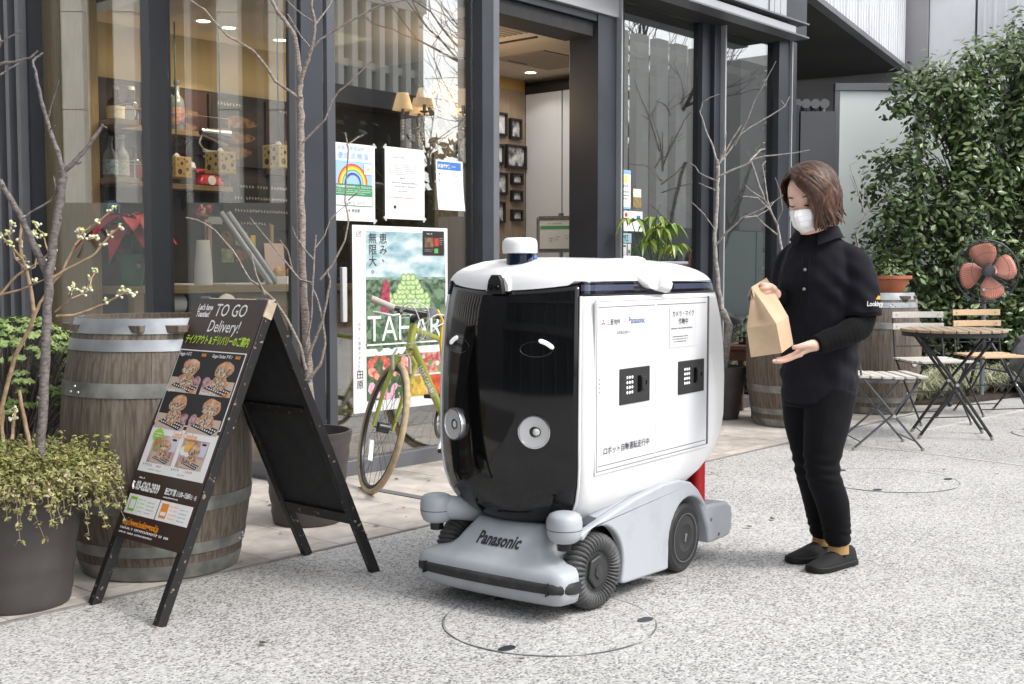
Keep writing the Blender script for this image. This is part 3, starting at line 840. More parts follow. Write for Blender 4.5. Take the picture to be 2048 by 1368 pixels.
MB().bb(-7, 6, -4, 0, 0, 4.7).build('wall', mat('pavilion_dark', (0.035, 0.035, 0.036), 0.5, var=0.2, vscale=1), ent, sharp=0)
MB().bb(-7.5, 6.5, -4.5, 0.6, 4.71, 5.1).build('roof', steel_mid, ent, sharp=0)
for k in range(4):
    MB().bb(-6 + 3 * k, -3.6 + 3 * k, 0.002, 0.03, 0.3, 3.2).build('window', glassy, ent, sharp=0)
pill_m = mat('pillar_stone', (0.78, 0.77, 0.73), 0.7, var=0.05, vscale=3)
scrn = thing('pillar_screen', 'row of pale stone pillars standing on a grey wall across the forecourt', 'wall', (20, -5.4, 0))
MB().bb(-4.5, 4.5, -0.4, 0, 0, 2.1).build('wall', mat('plinth_grey', (0.24, 0.25, 0.25), 0.6, var=0.06, vscale=1), scrn, sharp=0)
pl_ = MB().bb(-0.23, 0.23, -0.25, -0.05, 2.1, 6.3).build('pillar', pill_m, scrn, sharp=0)
pl_.location = (-3.9, 0, 0)
for k in range(1, 11):
    piece(pl_, loc=(-3.9 + 0.78 * k, 0, 0))
blk = thing('stone_block', 'pale grey stone clad block with a glass plinth across the forecourt', 'building', (27, -5.4, 0))
MB().bb(-1.3, 0.0, -3, 0, 2.1, 6.3).build('wall', mat('stone_shaded', (0.40, 0.40, 0.39), 0.6, var=0.05, vscale=1), blk, sharp=0)  # shadow side of the block, its shade put into the darker grey
MB().bb(0.03, 2.5, -3, 0.1, 2.1, 6.6).build('wall', pill_m, blk, sharp=0)
for k in range(3):
    MB().bb(-2.4 + 1.7 * k, -0.74 + 1.7 * k, -0.1, 0.15, 0, 2.08).build('glass_plinth', mat('pale_green_glass', (0.36, 0.43, 0.40), 0.25), blk, sharp=0)
colo = thing('pillar_screen', 'row of pale stone pillars on a low wall out to the left of the cafe', 'wall', (-0.7, 13.3, 0), (0, 0, R(48)))
MB().bb(-4.0, 4.0, -0.3, 0.1, 0, 1.95).build('wall', mat('plinth_grey', (0.24, 0.25, 0.25)), colo, sharp=0)
for k in range(12):
    c0 = sub('pillar', colo, (-3.6 + 0.64 * k, 0, 0))
    for z0, z1 in ((1.95, 3.1), (3.112, 4.3), (4.312, 7.0)):
        MB().bb(-0.13, 0.13, -0.25, -0.02, z0, z1).build('stone', pill_m, c0, sharp=0)
dk = thing('ribbed_block', 'dark ribbed office block standing out to the left', 'building', (-5, 11.5, 0), (0, 0, R(40)))
MB().bb(-9, 9, 0, 3, 0, 8).build('wall', steel, dk, sharp=0)
for k in range(60):
    q = MB().bb(-0.05, 0.05, -0.12, 0, 0, 8).build('rib', steel_mid, dk, sharp=0) if k == 0 else piece(q)
    q.location = (-8.85 + 0.3 * k, 0, 0)
arc = thing('arcade_building', 'dark office block behind the arcade to the left', 'building', (-12, 2, 0))
MB().bb(-6, 2.5, -10, 12, 0, 11).build('wall', glassy, arc, sharp=0)
for k in range(4):
    MB().bb(2.5, 2.9, -10, 12, 2.8 + 2.7 * k, 3.4 + 2.7 * k).build('floor_band', steel_mid, arc, sharp=0)
for k in range(12):
    MB().bb(2.5, 2.7, -9.6 + 1.9 * k, -9.4 + 1.9 * k, 0, 11).build('mullion', steel_mid, arc, sharp=0)


def leaf_quads(mb, p, n, size, rnd, mi=0, fold=0.25, aspect=0.5):
    """one pointed leaf of two folded halves at p, facing about n"""
    n = Vector(n)
    n = n.normalized() if n.length > 1e-6 else Vector((0, 0, 1))
    a = n.orthogonal().normalized()
    a.rotate(Matrix.Rotation(rnd.uniform(0, 2 * PI), 3, n))
    b = n.cross(a)
    l = size * rnd.uniform(0.7, 1.25)
    w = l * aspect * 0.5
    p = Vector(p)
    mid = p + n * (-fold * w)
    q = [p - a * l * 0.5, mid - a * l * 0.12 + b * w, mid + a * l * 0.2 + b * w * 0.85, p + a * l * 0.5,
         mid + a * l * 0.2 - b * w * 0.85, mid - a * l * 0.12 - b * w]
    mb.add([q[0], q[1], q[2], q[3], q[4], q[5]], [(0, 1, 2, 3), (0, 3, 4, 5)], mi)


# evergreen mass and bare trees beyond the pillars (mirrored in the right-hand panes)
rnd = random.Random(11)
ev = mat('evergreen_leaf', (0.022, 0.035, 0.016), 0.6, rgb2=(0.05, 0.075, 0.03), vscale=3)
b = MB()
for i in range(5000):
    x, y, z = rnd.uniform(13, 30), rnd.gauss(-9.2, 0.7), rnd.uniform(0.1, 4.3)
    z *= 0.75 + 0.25 * math.sin(x * 1.7)
    leaf_quads(b, (x, y, z), (rnd.uniform(-1, 1), rnd.uniform(0, 1.5), rnd.uniform(-.2, 1)), 0.32, rnd)
b.bb(13, 30, -9.7, -9.3, 0, 2.9)
tag(b.build('evergreen_belt', ev, sharp=0), kind='stuff')


def branchy(rnd, height, r0, depth=5):
    mb = MB()

    def grow(p, d, l, r, k):
        pts, rs = [p], [r]
        n = 3
        for i in range(n):
            d = (d + Vector((rnd.uniform(-.2, .2), rnd.uniform(-.2, .2), rnd.uniform(-.05, .18)))).normalized()
            p = p + d * l / n
            pts.append(p)
            rs.append(r * (1 - 0.4 * (i + 1) / n))
        mb.tube(pts, rs, 6 if k > 2 else 4, cap=False)
        if k == 0:
            return
        for j in range(2 if k < depth else 3):
            a = rnd.uniform(0.3, 0.65)
            nd = d.copy()
            ax = d.orthogonal().normalized()
            ax.rotate(Matrix.Rotation(rnd.uniform(0, 2 * PI), 3, d))
            nd.rotate(Matrix.Rotation(a, 3, ax))
            grow(p, nd, l * rnd.uniform(0.62, 0.85), r * 0.58, k - 1)
        if k > 1:
            grow(pts[2], (d + Vector((rnd.uniform(-1, 1), rnd.uniform(-1, 1), 0.2))).normalized(), l * 0.55, r * 0.35, k - 2)
    grow(Vector((0, 0, 0)), Vector((0, 0, 1)), height * 0.32, r0, depth)
    return mb


for k, (x, y, h) in enumerate([(21.5, -8.2, 8.5), (24.6, -8.0, 9.5), (27.2, -8.4, 8.5), (19.0, -8.6, 8.0)]):
    t = thing('bare_tree', ['bare winter tree, second from the left behind the pale pillars', 'tallest bare winter tree behind the pale pillars', 'bare winter tree furthest right beyond the stone block', 'leftmost bare winter tree behind the pale pillars'][k], 'tree', (x, y, 0), group='bare trees across the forecourt')
    branchy(random.Random(20 + k), h, 0.16, 6).build('trunk', bark_dark, t, sharp=0)

# bits of dry leaf and grit on the tiles and the forecourt
rnd = random.Random(66)
b = MB()
for k in range(150):
    x, y = rnd.uniform(1.6, 7.5), rnd.uniform(1.0, 4.6)
    if rnd.random() < 0.5:
        y = rnd.uniform(3.45, 4.6)
    leaf_quads(b, (x, y, 0.012), (rnd.uniform(-.3, .3), rnd.uniform(-.3, .3), 1), rnd.choice((0.008, 0.012, 0.016, 0.03)), rnd, aspect=0.6)
tag(b.build('leaf_litter', mat('dry_leaf', (0.045, 0.03, 0.02), 0.8, rgb2=(0.20, 0.14, 0.08), vscale=30), sharp=0), 'dry leaf bits and grit scattered over the paving', kind='stuff')
# ------------------------------------------------------------ inside the cafe
ld = bpy.data.lights.new('room_fill', 'AREA')       # added fill below the ceiling to lift the dark interior
ld.shape = 'RECTANGLE'
ld.size, ld.size_y = 1.3, 0.5
ld.energy = 8
ld.color = (1.0, 0.82, 0.60)
lo = bpy.data.objects.new('room_fill', ld)
COL.objects.link(lo)
lo.location = (4.75, 6.2, 2.66)
# shelves and bottles in the corner
sh = thing('wall_shelf', 'upper oak shelf with two dark whisky bottles in the cafe corner', 'shelf', (3.87, 7.02, 2.02), group='oak wall shelves')


def shelf(z, root):
    MB().bb(0.0, 1.02, -0.17, -0.002, -0.012, 0.022).build('board', oak_dark, root, bevel=0.002)
    MB().bb(0.0, 0.16, -0.40, -0.172, -0.012, 0.022).build('board', oak_dark, root, bevel=0.002)
    for x in (0.05, 0.72):
        b_ = MB().bb(x, x + 0.012, -0.14, -0.004, -0.03, -0.013)
        b_.bb(x, x + 0.012, -0.018, -0.004, -0.15, -0.031)
        b_.tube([(x + 0.006, -0.12, -0.03), (x + 0.006, -0.05, -0.06), (x + 0.006, -0.012, -0.14)], 0.005, 6)
        b_.build('bracket', black, root)
    r_ = MB()
    r_.tube([(0.13, -0.39, 0.13), (0.13, -0.16, 0.13), (1.0, -0.16, 0.13)], 0.0022, 6)
    for x, y in ((0.13, -0.39), (0.45, -0.16), (1.0, -0.16)):
        r_.tube([(x, y, 0.022), (x, y, 0.13)], 0.0028, 6)
    r_.build('guard_rail', alu, root)


shelf(0, sh)
sh2 = thing('wall_shelf', 'lower oak shelf with four bottles and a red toy in the cafe corner', 'shelf', (3.87, 7.02, 1.66), group='oak wall shelves')
shelf(0, sh2)
clear = mat('bottle_clear', (0.20, 0.22, 0.225), 0.08, coat=0.5)
amber = mat('bottle_amber', (0.05, 0.025, 0.012), 0.08, coat=0.5)
grn = mat('bottle_green', (0.015, 0.04, 0.02), 0.08, coat=0.5)


def bottle(label, x, y, z, r, h, m, lab, cap, square=False, labelshape='band', group='bottles on the oak shelves'):
    t = thing('bottle', label, 'bottle', (x, y, z), (0, 0, R(-50)), group)
    prof = [(r * 0.9, 0), (r, 0.006), (r, h * 0.55), (r * 0.85, h * 0.64), (r * 0.36, h * 0.74), (r * 0.32, h * 0.95), (r * 0.36, h * 0.955), (r * 0.36, h)]
    MB().lathe(prof, 4 if square else 20, (0, 0, 0), Matrix.Rotation(R(45), 3, 'Z') if square else None).build('body', m, t)
    MB().lathe([(r * 0.40, h * 0.93), (r * 0.42, h * 0.935), (r * 0.42, h * 1.02), (r * 0.36, h * 1.03)], 16).build('cap', cap, t)
    if labelshape == 'disc':
        MB().lathe([(0.001, r * 1.03), (r * 0.85, r * 1.02), (r * 0.87, r * 0.96)], 24, (0, 0, h * 0.30), Matrix.Rotation(R(90), 3, 'X')).build('label', lab, t)
    else:
        MB().lathe([(r * 1.01, h * 0.12), (r * 1.015, h * 0.13), (r * 1.015, h * 0.46), (r * 1.01, h * 0.47)], 20, a0=PI * 1.0, a1=PI * 2.0, cap=False).build('label', lab, t)
    return t


lab_cream = mat('label_cream', (0.62, 0.55, 0.36), 0.6, var=0.15, vscale=60)
lab_blue = mat('label_blue', (0.12, 0.28, 0.36), 0.6, rgb2=(0.5, 0.55, 0.55), vscale=45)
bottle('square whisky decanter with cream label on the upper shelf', 4.035, 6.90, 2.043, 0.058, 0.23, amber, lab_cream, clear, True)
bottle('round dark bottle with white cap and white disc label on the upper shelf', 4.155, 6.92, 2.043, 0.060, 0.245, amber, white, white, labelshape='disc')
bottle('tall clear bottle with blue and orange label right of the steel mullion', 4.52, 6.95, 2.043, 0.050, 0.33, clear, mat('label_orange', (0.10, 0.17, 0.45), 0.5, rgb2=(0.75, 0.33, 0.05), vscale=28), steel_mid)
bottle('clear gin bottle with pale blue label at the left of the lower shelf', 3.99, 6.90, 1.683, 0.048, 0.27, clear, lab_blue, steel_mid, True)
bottle('clear bottle with silver neck between the gin and the liqueur', 4.085, 6.92, 1.683, 0.046, 0.285, clear, mat('label_silver', (0.36, 0.38, 0.38), 0.4, rgb2=(0.6, 0.6, 0.58), vscale=45), alu)
bottle('dark red liqueur bottle with black cap on the lower shelf', 4.185, 6.93, 1.683, 0.046, 0.22, amber, mat('label_wine', (0.20, 0.03, 0.04), 0.5), black)
bottle('small round dark bottle beside the mullion on the lower shelf', 4.275, 6.94, 1.683, 0.044, 0.19, grn, mat('label_red', (0.30, 0.05, 0.05), 0.6, rgb2=(0.6, 0.55, 0.5), vscale=40), black)
t = thing('glass_jar', 'clear jar with white lid under the left cheese lamp', 'jar', (4.57, 6.92, 1.683))
MB().lathe([(0.05, 0), (0.055, 0.01), (0.055, 0.09), (0.045, 0.10)], 20).build('body', clear, t)
MB().lathe([(0.05, 0.10), (0.06, 0.115), (0.05, 0.15), (0.02, 0.16)], 20).build('lid', white, t)
t = thing('toy_telephone', 'small red toy telephone standing at the right of the lower shelf', 'toy', (4.72, 6.90, 1.683))
MB().loft([[Vector((x * k, y * k, z)) for x, y in ((-0.10, -0.05), (0.10, -0.05), (0.10, 0.05), (-0.10, 0.05))] for z, k in ((0, 1), (0.03, 0.95), (0.075, 0.55))]).build('body', mat('toy_red', (0.42, 0.02, 0.03), 0.3), t, bevel=0.01)
MB().tube([(-0.10, 0, 0.085), (-0.07, 0, 0.10), (0.07, 0, 0.10), (0.10, 0, 0.085)], [0.022, 0.015, 0.015, 0.022], 10).build('handset', mat('toy_red', (0.4, 0.02, 0.03)), t)
MB().lathe([(0.001, 0.052), (0.03, 0.052), (0.033, 0.048)], 16, (0, 0.0, 0.035), Matrix.Rotation(R(90), 3, 'X')).build('dial', white, t)

# menu boards on the back wall, framed
board = mat('menu_board', (0.022, 0.018, 0.017), 0.6, rgb2=(0.10, 0.065, 0.045), vscale=3.2, edge=(0.5, 0.75))
chalk = mat('chalk_print', (0.42, 0.40, 0.37), 0.8)
dish = mat('dish_print', (0.07, 0.035, 0.022), 0.7, rgb2=(0.25, 0.15, 0.08), vscale=26)
redboard = mat('red_board', (0.050, 0.020, 0.018), 0.6, var=0.3, vscale=3)
for x0, x1, z0, z1, lab, mm in ((4.30, 4.78, 1.90, 2.33, 'dark red menu board nearest the bottles on the back wall', redboard),
                                (4.80, 5.26, 1.84, 2.33, 'dark menu board with a large sandwich picture on the back wall', board),
                                (5.28, 5.98, 1.80, 2.33, 'red brown menu board furthest right on the back wall', redboard),
                                (4.90, 5.90, 1.40, 1.74, 'long chalkboard with handwriting below the menu boards', board)):
    t = thing('menu_board', lab, 'menu board', ((x0 + x1) / 2, 7.0, z0), group='menu boards above the counter')
    w, h = x1 - x0, z1 - z0
    MB().bb(-w / 2, w / 2, -0.015, 0.018, 0, h).build('panel', mm, t, bevel=0.003)
    if z0 < 1.4:
        fr_ = MB()
        fr_.bb(-w / 2 - .02, w / 2 + .02, -0.025, 0.018, -0.025, -0.001)
        fr_.bb(-w / 2 - .02, w / 2 + .02, -0.025, 0.018, h + 0.001, h + 0.025)
        fr_.build('wood_frame', oak_dark, t)
    pn = sub('print', t, (0, -0.0155, 0), UP)
    fine_print(pn, -w * 0.35, h * 0.86, w * 0.7, 1, chalk, h=0.022, z=0.001, seed=int(x0 * 100))
    if z0 > 1.4:
        for k in range(3):
            pts = []
            for i in range(18):
                a = 2 * PI * i / 18
                rr = 1 + 0.12 * math.sin(3 * a + k)
                pts.append((w * (-0.05 + 0.05 * k) + w * 0.30 * rr * math.cos(a), h * (0.20 + 0.22 * k) + h * 0.085 * rr * math.sin(a)))
            MB().prism(pts, 0, 0.001).build('dish_picture', dish, pn, sharp=0)
    else:
        fine_print(pn, -w * 0.40, h * 0.62, w * 0.8, 3, chalk, lh=0.09, h=0.022, z=0.001, seed=7, fill=0.8)

# counter: top, legs, shelf board and the plank front
ct = thing('serving_counter', 'light wooden service counter behind the side window', 'counter', (3.87, 6.6, 0))
wood = mat('counter_oak', (0.30, 0.215, 0.10), 0.5, var=0.15, vscale=5, stretch=(1.5, 20, 20))
MB().bb(0.0, 2.4, 0.0, 0.40, 0.955, 1.005).build('top', wood, ct, bevel=0.003)
for x in (0.10, 0.78, 1.35, 1.85):
    MB().bb(x, x + 0.07, 0.02, 0.09, 0.02, 0.954).build('leg', wood, ct, bevel=0.002)
MB().bb(0.172, 0.778, 0.03, 0.38, 0.78, 0.82).build('shelf', wood, ct, bevel=0.002)
for k in range(7):
    MB().bb(0.172, 2.4, 0.10, 0.13, 0.02 + 0.108 * k, 0.122 + 0.108 * k).build('plank', wood, ct, bevel=0.003)
for k in range(6):
    MB().bb(0.86 + 0.24 * k, 1.095 + 0.24 * k, 0.06, 0.085, 0.62, 0.95).build('front_board', wood, ct, bevel=0.003)
t = thing('paper_roll', 'roll of white paper lying on the counter shelf', 'paper roll', (4.27, 6.72, 0.885))
MB().tube([(-0.11, 0, 0), (0.11, 0, 0)], 0.062, 24).build('roll', white, t)
MB().tube([(0.1095, 0, 0), (0.112, 0, 0)], 0.03, 16).build('core', blackmat, t)
t = thing('cup_stack', 'tall stack of white paper cups right of the steel mullion', 'cups', (4.55, 6.72, 1.006))
MB().lathe([(0.062, 0), (0.058, 0.12), (0.048, 0.24), (0.044, 0.30), (0.001, 0.30)], 24).build('cup', white, t)
t = thing('paper_bag_roll', 'white paper sack hanging under the counter top', 'sack', (4.62, 6.56, 0.80))
MB().ball((0, 0, 0.0), (0.10, 0.06, 0.15), 18, 12).build('sack', white, t)
for k, (x, w, lab) in enumerate([(4.35, 0.20, 'white sheet of paper lying on the counter left of the mullion'), (4.92, 0.5, 'long white tray cloth on the counter right of the cups')]):
    t = tag(MB().box((0, 0, 0.006), (w, 0.16, 0.012), Matrix.Rotation(R(4), 3, 'Z')).build('paper_sheet', white, bevel=0.004), lab, 'paper')
    t.location = (x, 6.75, 1.006)
t = thing('pastry_tray', 'tray of three wrapped pastries on the right of the counter', 'tray', (5.30, 6.72, 1.006))
MB().bb(-0.20, 0.20, -0.08, 0.08, 0, 0.055).build('tray', white, t, bevel=0.004)
for k in range(3):
    MB().ball((-0.12 + 0.12 * k, 0, 0.085), (0.045, 0.05, 0.045), 12, 8).build('pastry', mat('pastry_brown', (0.42, 0.22, 0.08), 0.5, rgb2=(0.6, 0.42, 0.2), vscale=30), t)
t = thing('plastic_bag', 'clear plastic bag of rolls at the right end of the counter', 'bag', (5.55, 6.74, 1.006))
MB().ball((0, 0, 0.07), (0.16, 0.10, 0.08), 16, 10).build('bag', mat('plastic_film', (0.55, 0.56, 0.57), 0.2, rgb2=(0.8, 0.8, 0.8), vscale=18, bump=0.6, bscale=25), t)
t = thing('bunny_sign', 'pink upright card standing on the counter behind the pastries', 'card', (5.28, 6.90, 1.006))
MB().box((0, 0, 0.15), (0.17, 0.006, 0.29), Matrix.Rotation(R(-6), 3, 'X')).build('card', mat('card_pink', (0.66, 0.50, 0.47), 0.7), t)
t = thing('menu_card', 'dark framed menu card with food pictures propped on the counter', 'menu', (5.02, 6.95, 1.006))
MB().bb(-0.25, 0.25, -0.008, 0.008, 0.0, 0.42).build('panel', mat('slate_card', (0.06, 0.062, 0.058), 0.6), t)
for x in (-0.265, 0.265):
    MB().bb(x - 0.014, x + 0.014, -0.014, 0.01, 0.0, 0.43).build('wood_frame', oak, t)
for i, (x, z, mc) in enumerate([(-0.12, 0.32, 'dish_print'), (0.0, 0.32, 'salad_print'), (-0.12, 0.20, 'salad_print'), (0.0, 0.20, 'dish_print'), (0.13, 0.30, 'yellow_print')]):
    m_ = mat(mc, (0.20, 0.25, 0.10) if mc == 'salad_print' else (0.65, 0.52, 0.05), 0.6, rgb2=(0.45, 0.45, 0.30) if mc == 'salad_print' else None, vscale=30)
    MB().bb(x - 0.05, x + 0.05 if i < 4 else x - 0.01, -0.0100, -0.0082, z - 0.045, z + 0.05).build('picture', m_, t, sharp=0)
# plastic tubes leaning against the counter
for k, x in enumerate((4.80, 4.86)):
    t = thing('plastic_tube', ['clear grey plastic tube leaning left on the counter', 'second grey plastic tube leaning just right of the first'][k], 'tube', (x + 0.26, 6.66, 1.006), group='leaning plastic tubes')
    MB().tube([(0, 0, 0), (-0.27, 0.20, 0.50)], 0.022, 12).build('tube', mat('tube_grey', (0.35, 0.37, 0.40), 0.2, 0.2), t)
t = thing('plastic_curtain', 'crumpled clear plastic sheet hanging at the end of the counter', 'plastic sheet', (5.35, 6.75, 1.4))
film = mat('clear_film', (0.18, 0.19, 0.20), 0.12, rgb2=(0.55, 0.57, 0.6), vscale=14, bump=0.8, bscale=16, edge=(0.5, 0.72))
rg = []
for i in range(9):
    u = i / 8
    rg.append([Vector((0.05 + 0.36 * u + 0.03 * math.sin(7 * u + j) + 0.05 * j / 6, 0.02 * math.sin(9 * u + 2 * j), 0.10 - 0.42 * u + 0.02 * math.cos(5 * j))) for j in range(5)])
MB().loft(rg, cap=False, closed=False).build('sheet', film, t)
rg = []
for i in range(11):
    u = i / 10
    rg.append([Vector((0.05 + 0.42 * u, 0.03 * math.sin(j), 0.42 - 0.15 * math.sin(PI * u) + 0.03 * j)) for j in range(4)])
MB().loft(rg, cap=False, closed=False).build('sheet', film, t)

# three cheese-block pendant lamps along the side window
cheese = mat('cheese_wood', (0.68, 0.43, 0.14), 0.55, var=0.06, vscale=12)
hole_m = mat('cheese_hole', (0.09, 0.045, 0.012), 0.8)
cord_m = mat('green_cord', (0.018, 0.075, 0.055), 0.6)
for k, (y, lab) in enumerate([(6.63, 'cheese block pendant lamp half hidden behind the steel mullion'), (6.15, 'middle one of the three cheese block pendant lamps'), (5.572, 'right hand cheese block pendant lamp nearest the birch sapling')]):
    t = thing('pendant_lamp', lab, 'pendant lamp', (4.30, y, 1.70), (0, 0, R(8)), 'cheese block pendant lamps')
    s_ = 0.066
    MB().box((0, 0, 0.066), (2 * s_, 2 * s_, 2 * s_)).build('shade', cheese, t, bevel=0.003)
    rr = random.Random(k)
    for fx, fr_ in ((0, Matrix.Rotation(R(90), 3, 'X')), (1, Matrix.Rotation(R(-90), 3, 'Y'))):
        for u, v, r_ in ((-0.032, -0.03, 0.022), (0.03, -0.012, 0.015), (0.028, 0.038, 0.014), (-0.012, 0.022, 0.013), (-0.045, 0.045, 0.007), (0.002, -0.045, 0.007), (0.05, -0.045, 0.006), (0.01, 0.05, 0.006), (-0.045, 0.008, 0.006), (0.05, 0.012, 0.006)):
            u += rr.uniform(-.004, .004)
            r_ *= 0.82
            c_ = (u, -s_ - 0.0006, 0.066 + v) if fx == 0 else (-s_ - 0.0006, -u, 0.066 + v)
            MB().lathe([(0.0005, 0), (r_, 0), (r_ * 0.96, -0.004)], 16, c_, fr_, cap=False).build('hole', hole_m, t, sharp=0)
    MB().lathe([(0.02, 0.132), (0.018, 0.145), (0.008, 0.158)], 16).build('socket', white, t)
    MB().tube([(0, 0, 0.155), (0, 0, 0.99)], 0.0045, 8).build('cord', cord_m, t)
t = thing('clamp_lamp', 'polished metal cone clamp lamp pointing right above the pendant lamps', 'lamp', (4.47, 6.55, 1.93))
MB().lathe([(0.022, -0.10), (0.03, -0.07), (0.042, 0.0), (0.062, 0.10), (0.058, 0.10), (0.03, -0.06)], 24, (0.06, 0, 0.06), Matrix.Rotation(R(96), 3, 'Y'), cap=False).build('cone', chrome, t)
b = MB().tube([(-0.03, 0, 0.05), (-0.05, 0, 0.0), (-0.02, 0, -0.04), (0.04, 0, -0.05)], 0.006, 8)
b.box((0.03, 0, -0.05), (0.09, 0.03, 0.012))
b.box((0.02, 0, -0.085), (0.07, 0.03, 0.012))
b.build('clamp', mat('clamp_white', (0.7, 0.7, 0.7), 0.3), t)
# red berries hanging in the window, lantern, poinsettia
t = thing('berry_ornament', 'red and gold bauble cluster hanging right of the mullion', 'ornament', (3.95, 5.80, 1.44))
rr = random.Random(3)
for k in range(9):
    MB().ball((rr.uniform(-.03, .03), rr.uniform(-.05, .05), rr.uniform(-.03, .03)), 0.017, 12, 8).build('bauble', [mat('bauble_red', (0.5, 0.02, 0.02), 0.15, coat=0.5), mat('bauble_gold', (0.6, 0.5, 0.25), 0.2, 0.6)][k % 3 == 0], t)
MB().tube([(0, 0, 0), (0.0, 0.0, 0.1), (0.0, 0.03, 0.4)], 0.0012, 5).build('thread', grn, t)
t = thing('lantern', 'light blue metal lantern hanging over the red poinsettia', 'lantern', (4.0, 6.93, 1.42))
lb = mat('lantern_blue', (0.10, 0.33, 0.50), 0.4)
b = MB()
for x in (-1, 1):
    for y in (-1, 1):
        b.box((x * 0.038, y * 0.038, 0.05), (0.010, 0.010, 0.09))
b.box((0, 0, 0.0), (0.10, 0.10, 0.012))
b.box((0, 0, 0.10), (0.09, 0.09, 0.012))
b.lathe([(0.06, 0.106), (0.03, 0.125), (0.03, 0.135)], 4, (0, 0, 0), Matrix.Rotation(R(45), 3, 'Z'))
b.build('frame', lb, t, sharp=20)
MB().tube([(-0.035, 0, 0.11), (-0.04, 0, 0.17), (-0.02, 0, 0.235), (0, 0, 0.25), (0.02, 0, 0.235), (0.04, 0, 0.17), (0.035, 0, 0.11)], 0.003, 6).build('handle', steel_mid, t)
t = thing('poinsettia', 'red cloth poinsettia in a green pot on the counter', 'plant', (4.02, 6.72, 1.006))
MB().lathe([(0.062, 0), (0.085, 0.16), (0.090, 0.162), (0.088, 0.20), (0.001, 0.19)], 24).build('pot', mat('pot_green', (0.045, 0.15, 0.085), 0.5), t)
MB().lathe([(0.0005, 0.0), (0.016, 0.0), (0.017, -0.002)], 16, (0.0, -0.083, 0.13), Matrix.Rotation(R(80), 3, 'X'), cap=False).build('price_tag', mat('tag_orange', (0.65, 0.30, 0.2), 0.6), t)
rr = random.Random(9)
red_leaf = mat('poinsettia_red', (0.33, 0.012, 0.02), 0.65, rgb2=(0.52, 0.03, 0.045), vscale=14)
grn_leaf = mat('dark_leaf', (0.018, 0.045, 0.015), 0.5, rgb2=(0.05, 0.095, 0.03), vscale=12)
bm_r, bm_g = MB(), MB()


def big_leaf(mb, base, ang, droop, l, w):
    d = Vector((math.cos(ang), math.sin(ang), 0))
    s = Vector((-d.y, d.x, 0))
    rg_ = []
    for i in range(6):
        u = i / 5
        ww = w * math.sin(PI * min(0.97, u * 0.9 + 0.08)) ** 0.8
        p = Vector(base) + d * l * u + Vector((0, 0, droop * u * u * l + 0.03 * math.sin(PI * u)))
        rg_.append([p + s * ww, p + Vector((0, 0, -0.012)), p - s * ww])
    mb.loft(rg_, cap=False, closed=False)


for k in range(17):
    a = 2.4 * k
    big_leaf(bm_r, (0.02 * math.cos(a), 0.02 * math.sin(a), 0.46 - 0.006 * k), a, rr.uniform(-1.0, -0.05), rr.uniform(0.2, 0.33), 0.06)
for k in range(9):
    a = 2.2 * k + 0.5
    big_leaf(bm_g, (0.02 * math.cos(a), 0.02 * math.sin(a), 0.33), a, rr.uniform(-1.3, -0.6), rr.uniform(0.16, 0.24), 0.045)
bm_r.build('bract', red_leaf, t)
bm_g.build('foliage', grn_leaf, t)
MB().tube([(0, 0, 0.18), (0.01, 0, 0.3), (0, 0, 0.46)], 0.008, 6).build('stem', grn_leaf, t)
t = thing('wall_notice', 'white paper notice behind the poinsettia right of the mullion', 'notice', (4.85, 7.0, 1.06))
MB().bb(-0.09, 0.09, -0.006, 0.01, 0, 0.42).build('sheet', white, t, sharp=0)

# chandelier and clock behind the front pane
ch = thing('chandelier', 'crystal chandelier with glowing cream lampshades behind the front window', 'chandelier', (5.80, 5.72, 1.93))
shade = bpy.data.materials.new('lit_shade')
shade.use_nodes = True
sb = shade.node_tree.nodes['Principled BSDF']
sb.inputs['Base Color'].default_value = (0.75, 0.55, 0.33, 1)
sb.inputs['Emission Color'].default_value = (1.0, 0.66, 0.34, 1)
sb.inputs['Emission Strength'].default_value = 0.5
crystal = mat('crystal', (0.75, 0.66, 0.50), 0.08, coat=1.0, spec=1.0)
brass = mat('dark_brass', (0.10, 0.07, 0.04), 0.3, 0.8)
MB().lathe([(0.012, 0.72), (0.012, 0.45), (0.03, 0.42), (0.045, 0.34), (0.02, 0.28), (0.03, 0.20), (0.012, 0.14)], 16).build('stem', brass, ch)
for k in range(6):
    a = 2 * PI * k / 6 + 0.35
    c, s = math.cos(a), math.sin(a)
    arm = sub('arm', ch, (0, 0, 0), (0, 0, a))
    MB().tube([(0.03, 0, 0.22), (0.10, 0, 0.15), (0.19, 0, 0.14), (0.26, 0, 0.19), (0.26, 0, 0.23)], 0.007, 8).build('branch', brass, arm)
    MB().lathe([(0.02, 0.225), (0.035, 0.235), (0.012, 0.24), (0.012, 0.29)], 14, (0.26, 0, 0)).build('candle', brass, arm)
    MB().lathe([(0.072, 0.27), (0.04, 0.385), (0.038, 0.384), (0.070, 0.271)], 24, (0.26, 0, 0), cap=False).build('shade', shade, arm)
    for (x, z, n_) in ((0.26, 0.20, 5), (0.21, 0.13, 4), (0.15, 0.13, 6), (0.07, 0.10, 7)):
        q = MB()
        for i in range(n_):
            q.ball((x, 0.012 * (i % 2), z - 0.020 * i), 0.0085, 6, 4)
        q.lathe([(0.001, 0.016), (0.010, 0.0), (0.006, -0.018), (0.001, -0.026)], 6, (x, 0, z - 0.020 * n_ - 0.012))
        q.build('crystal_drop', crystal, arm, sharp=20)
ld = bpy.data.lights.new('chandelier_lamp', 'POINT')
ld.energy = 9
ld.color = (1.0, 0.72, 0.42)
ld.shadow_soft_size = 0.12
lo = bpy.data.objects.new('chandelier_lamp', ld)
COL.objects.link(lo)
lo.parent = ch
lo.location = (0, -0.05, 0.36)
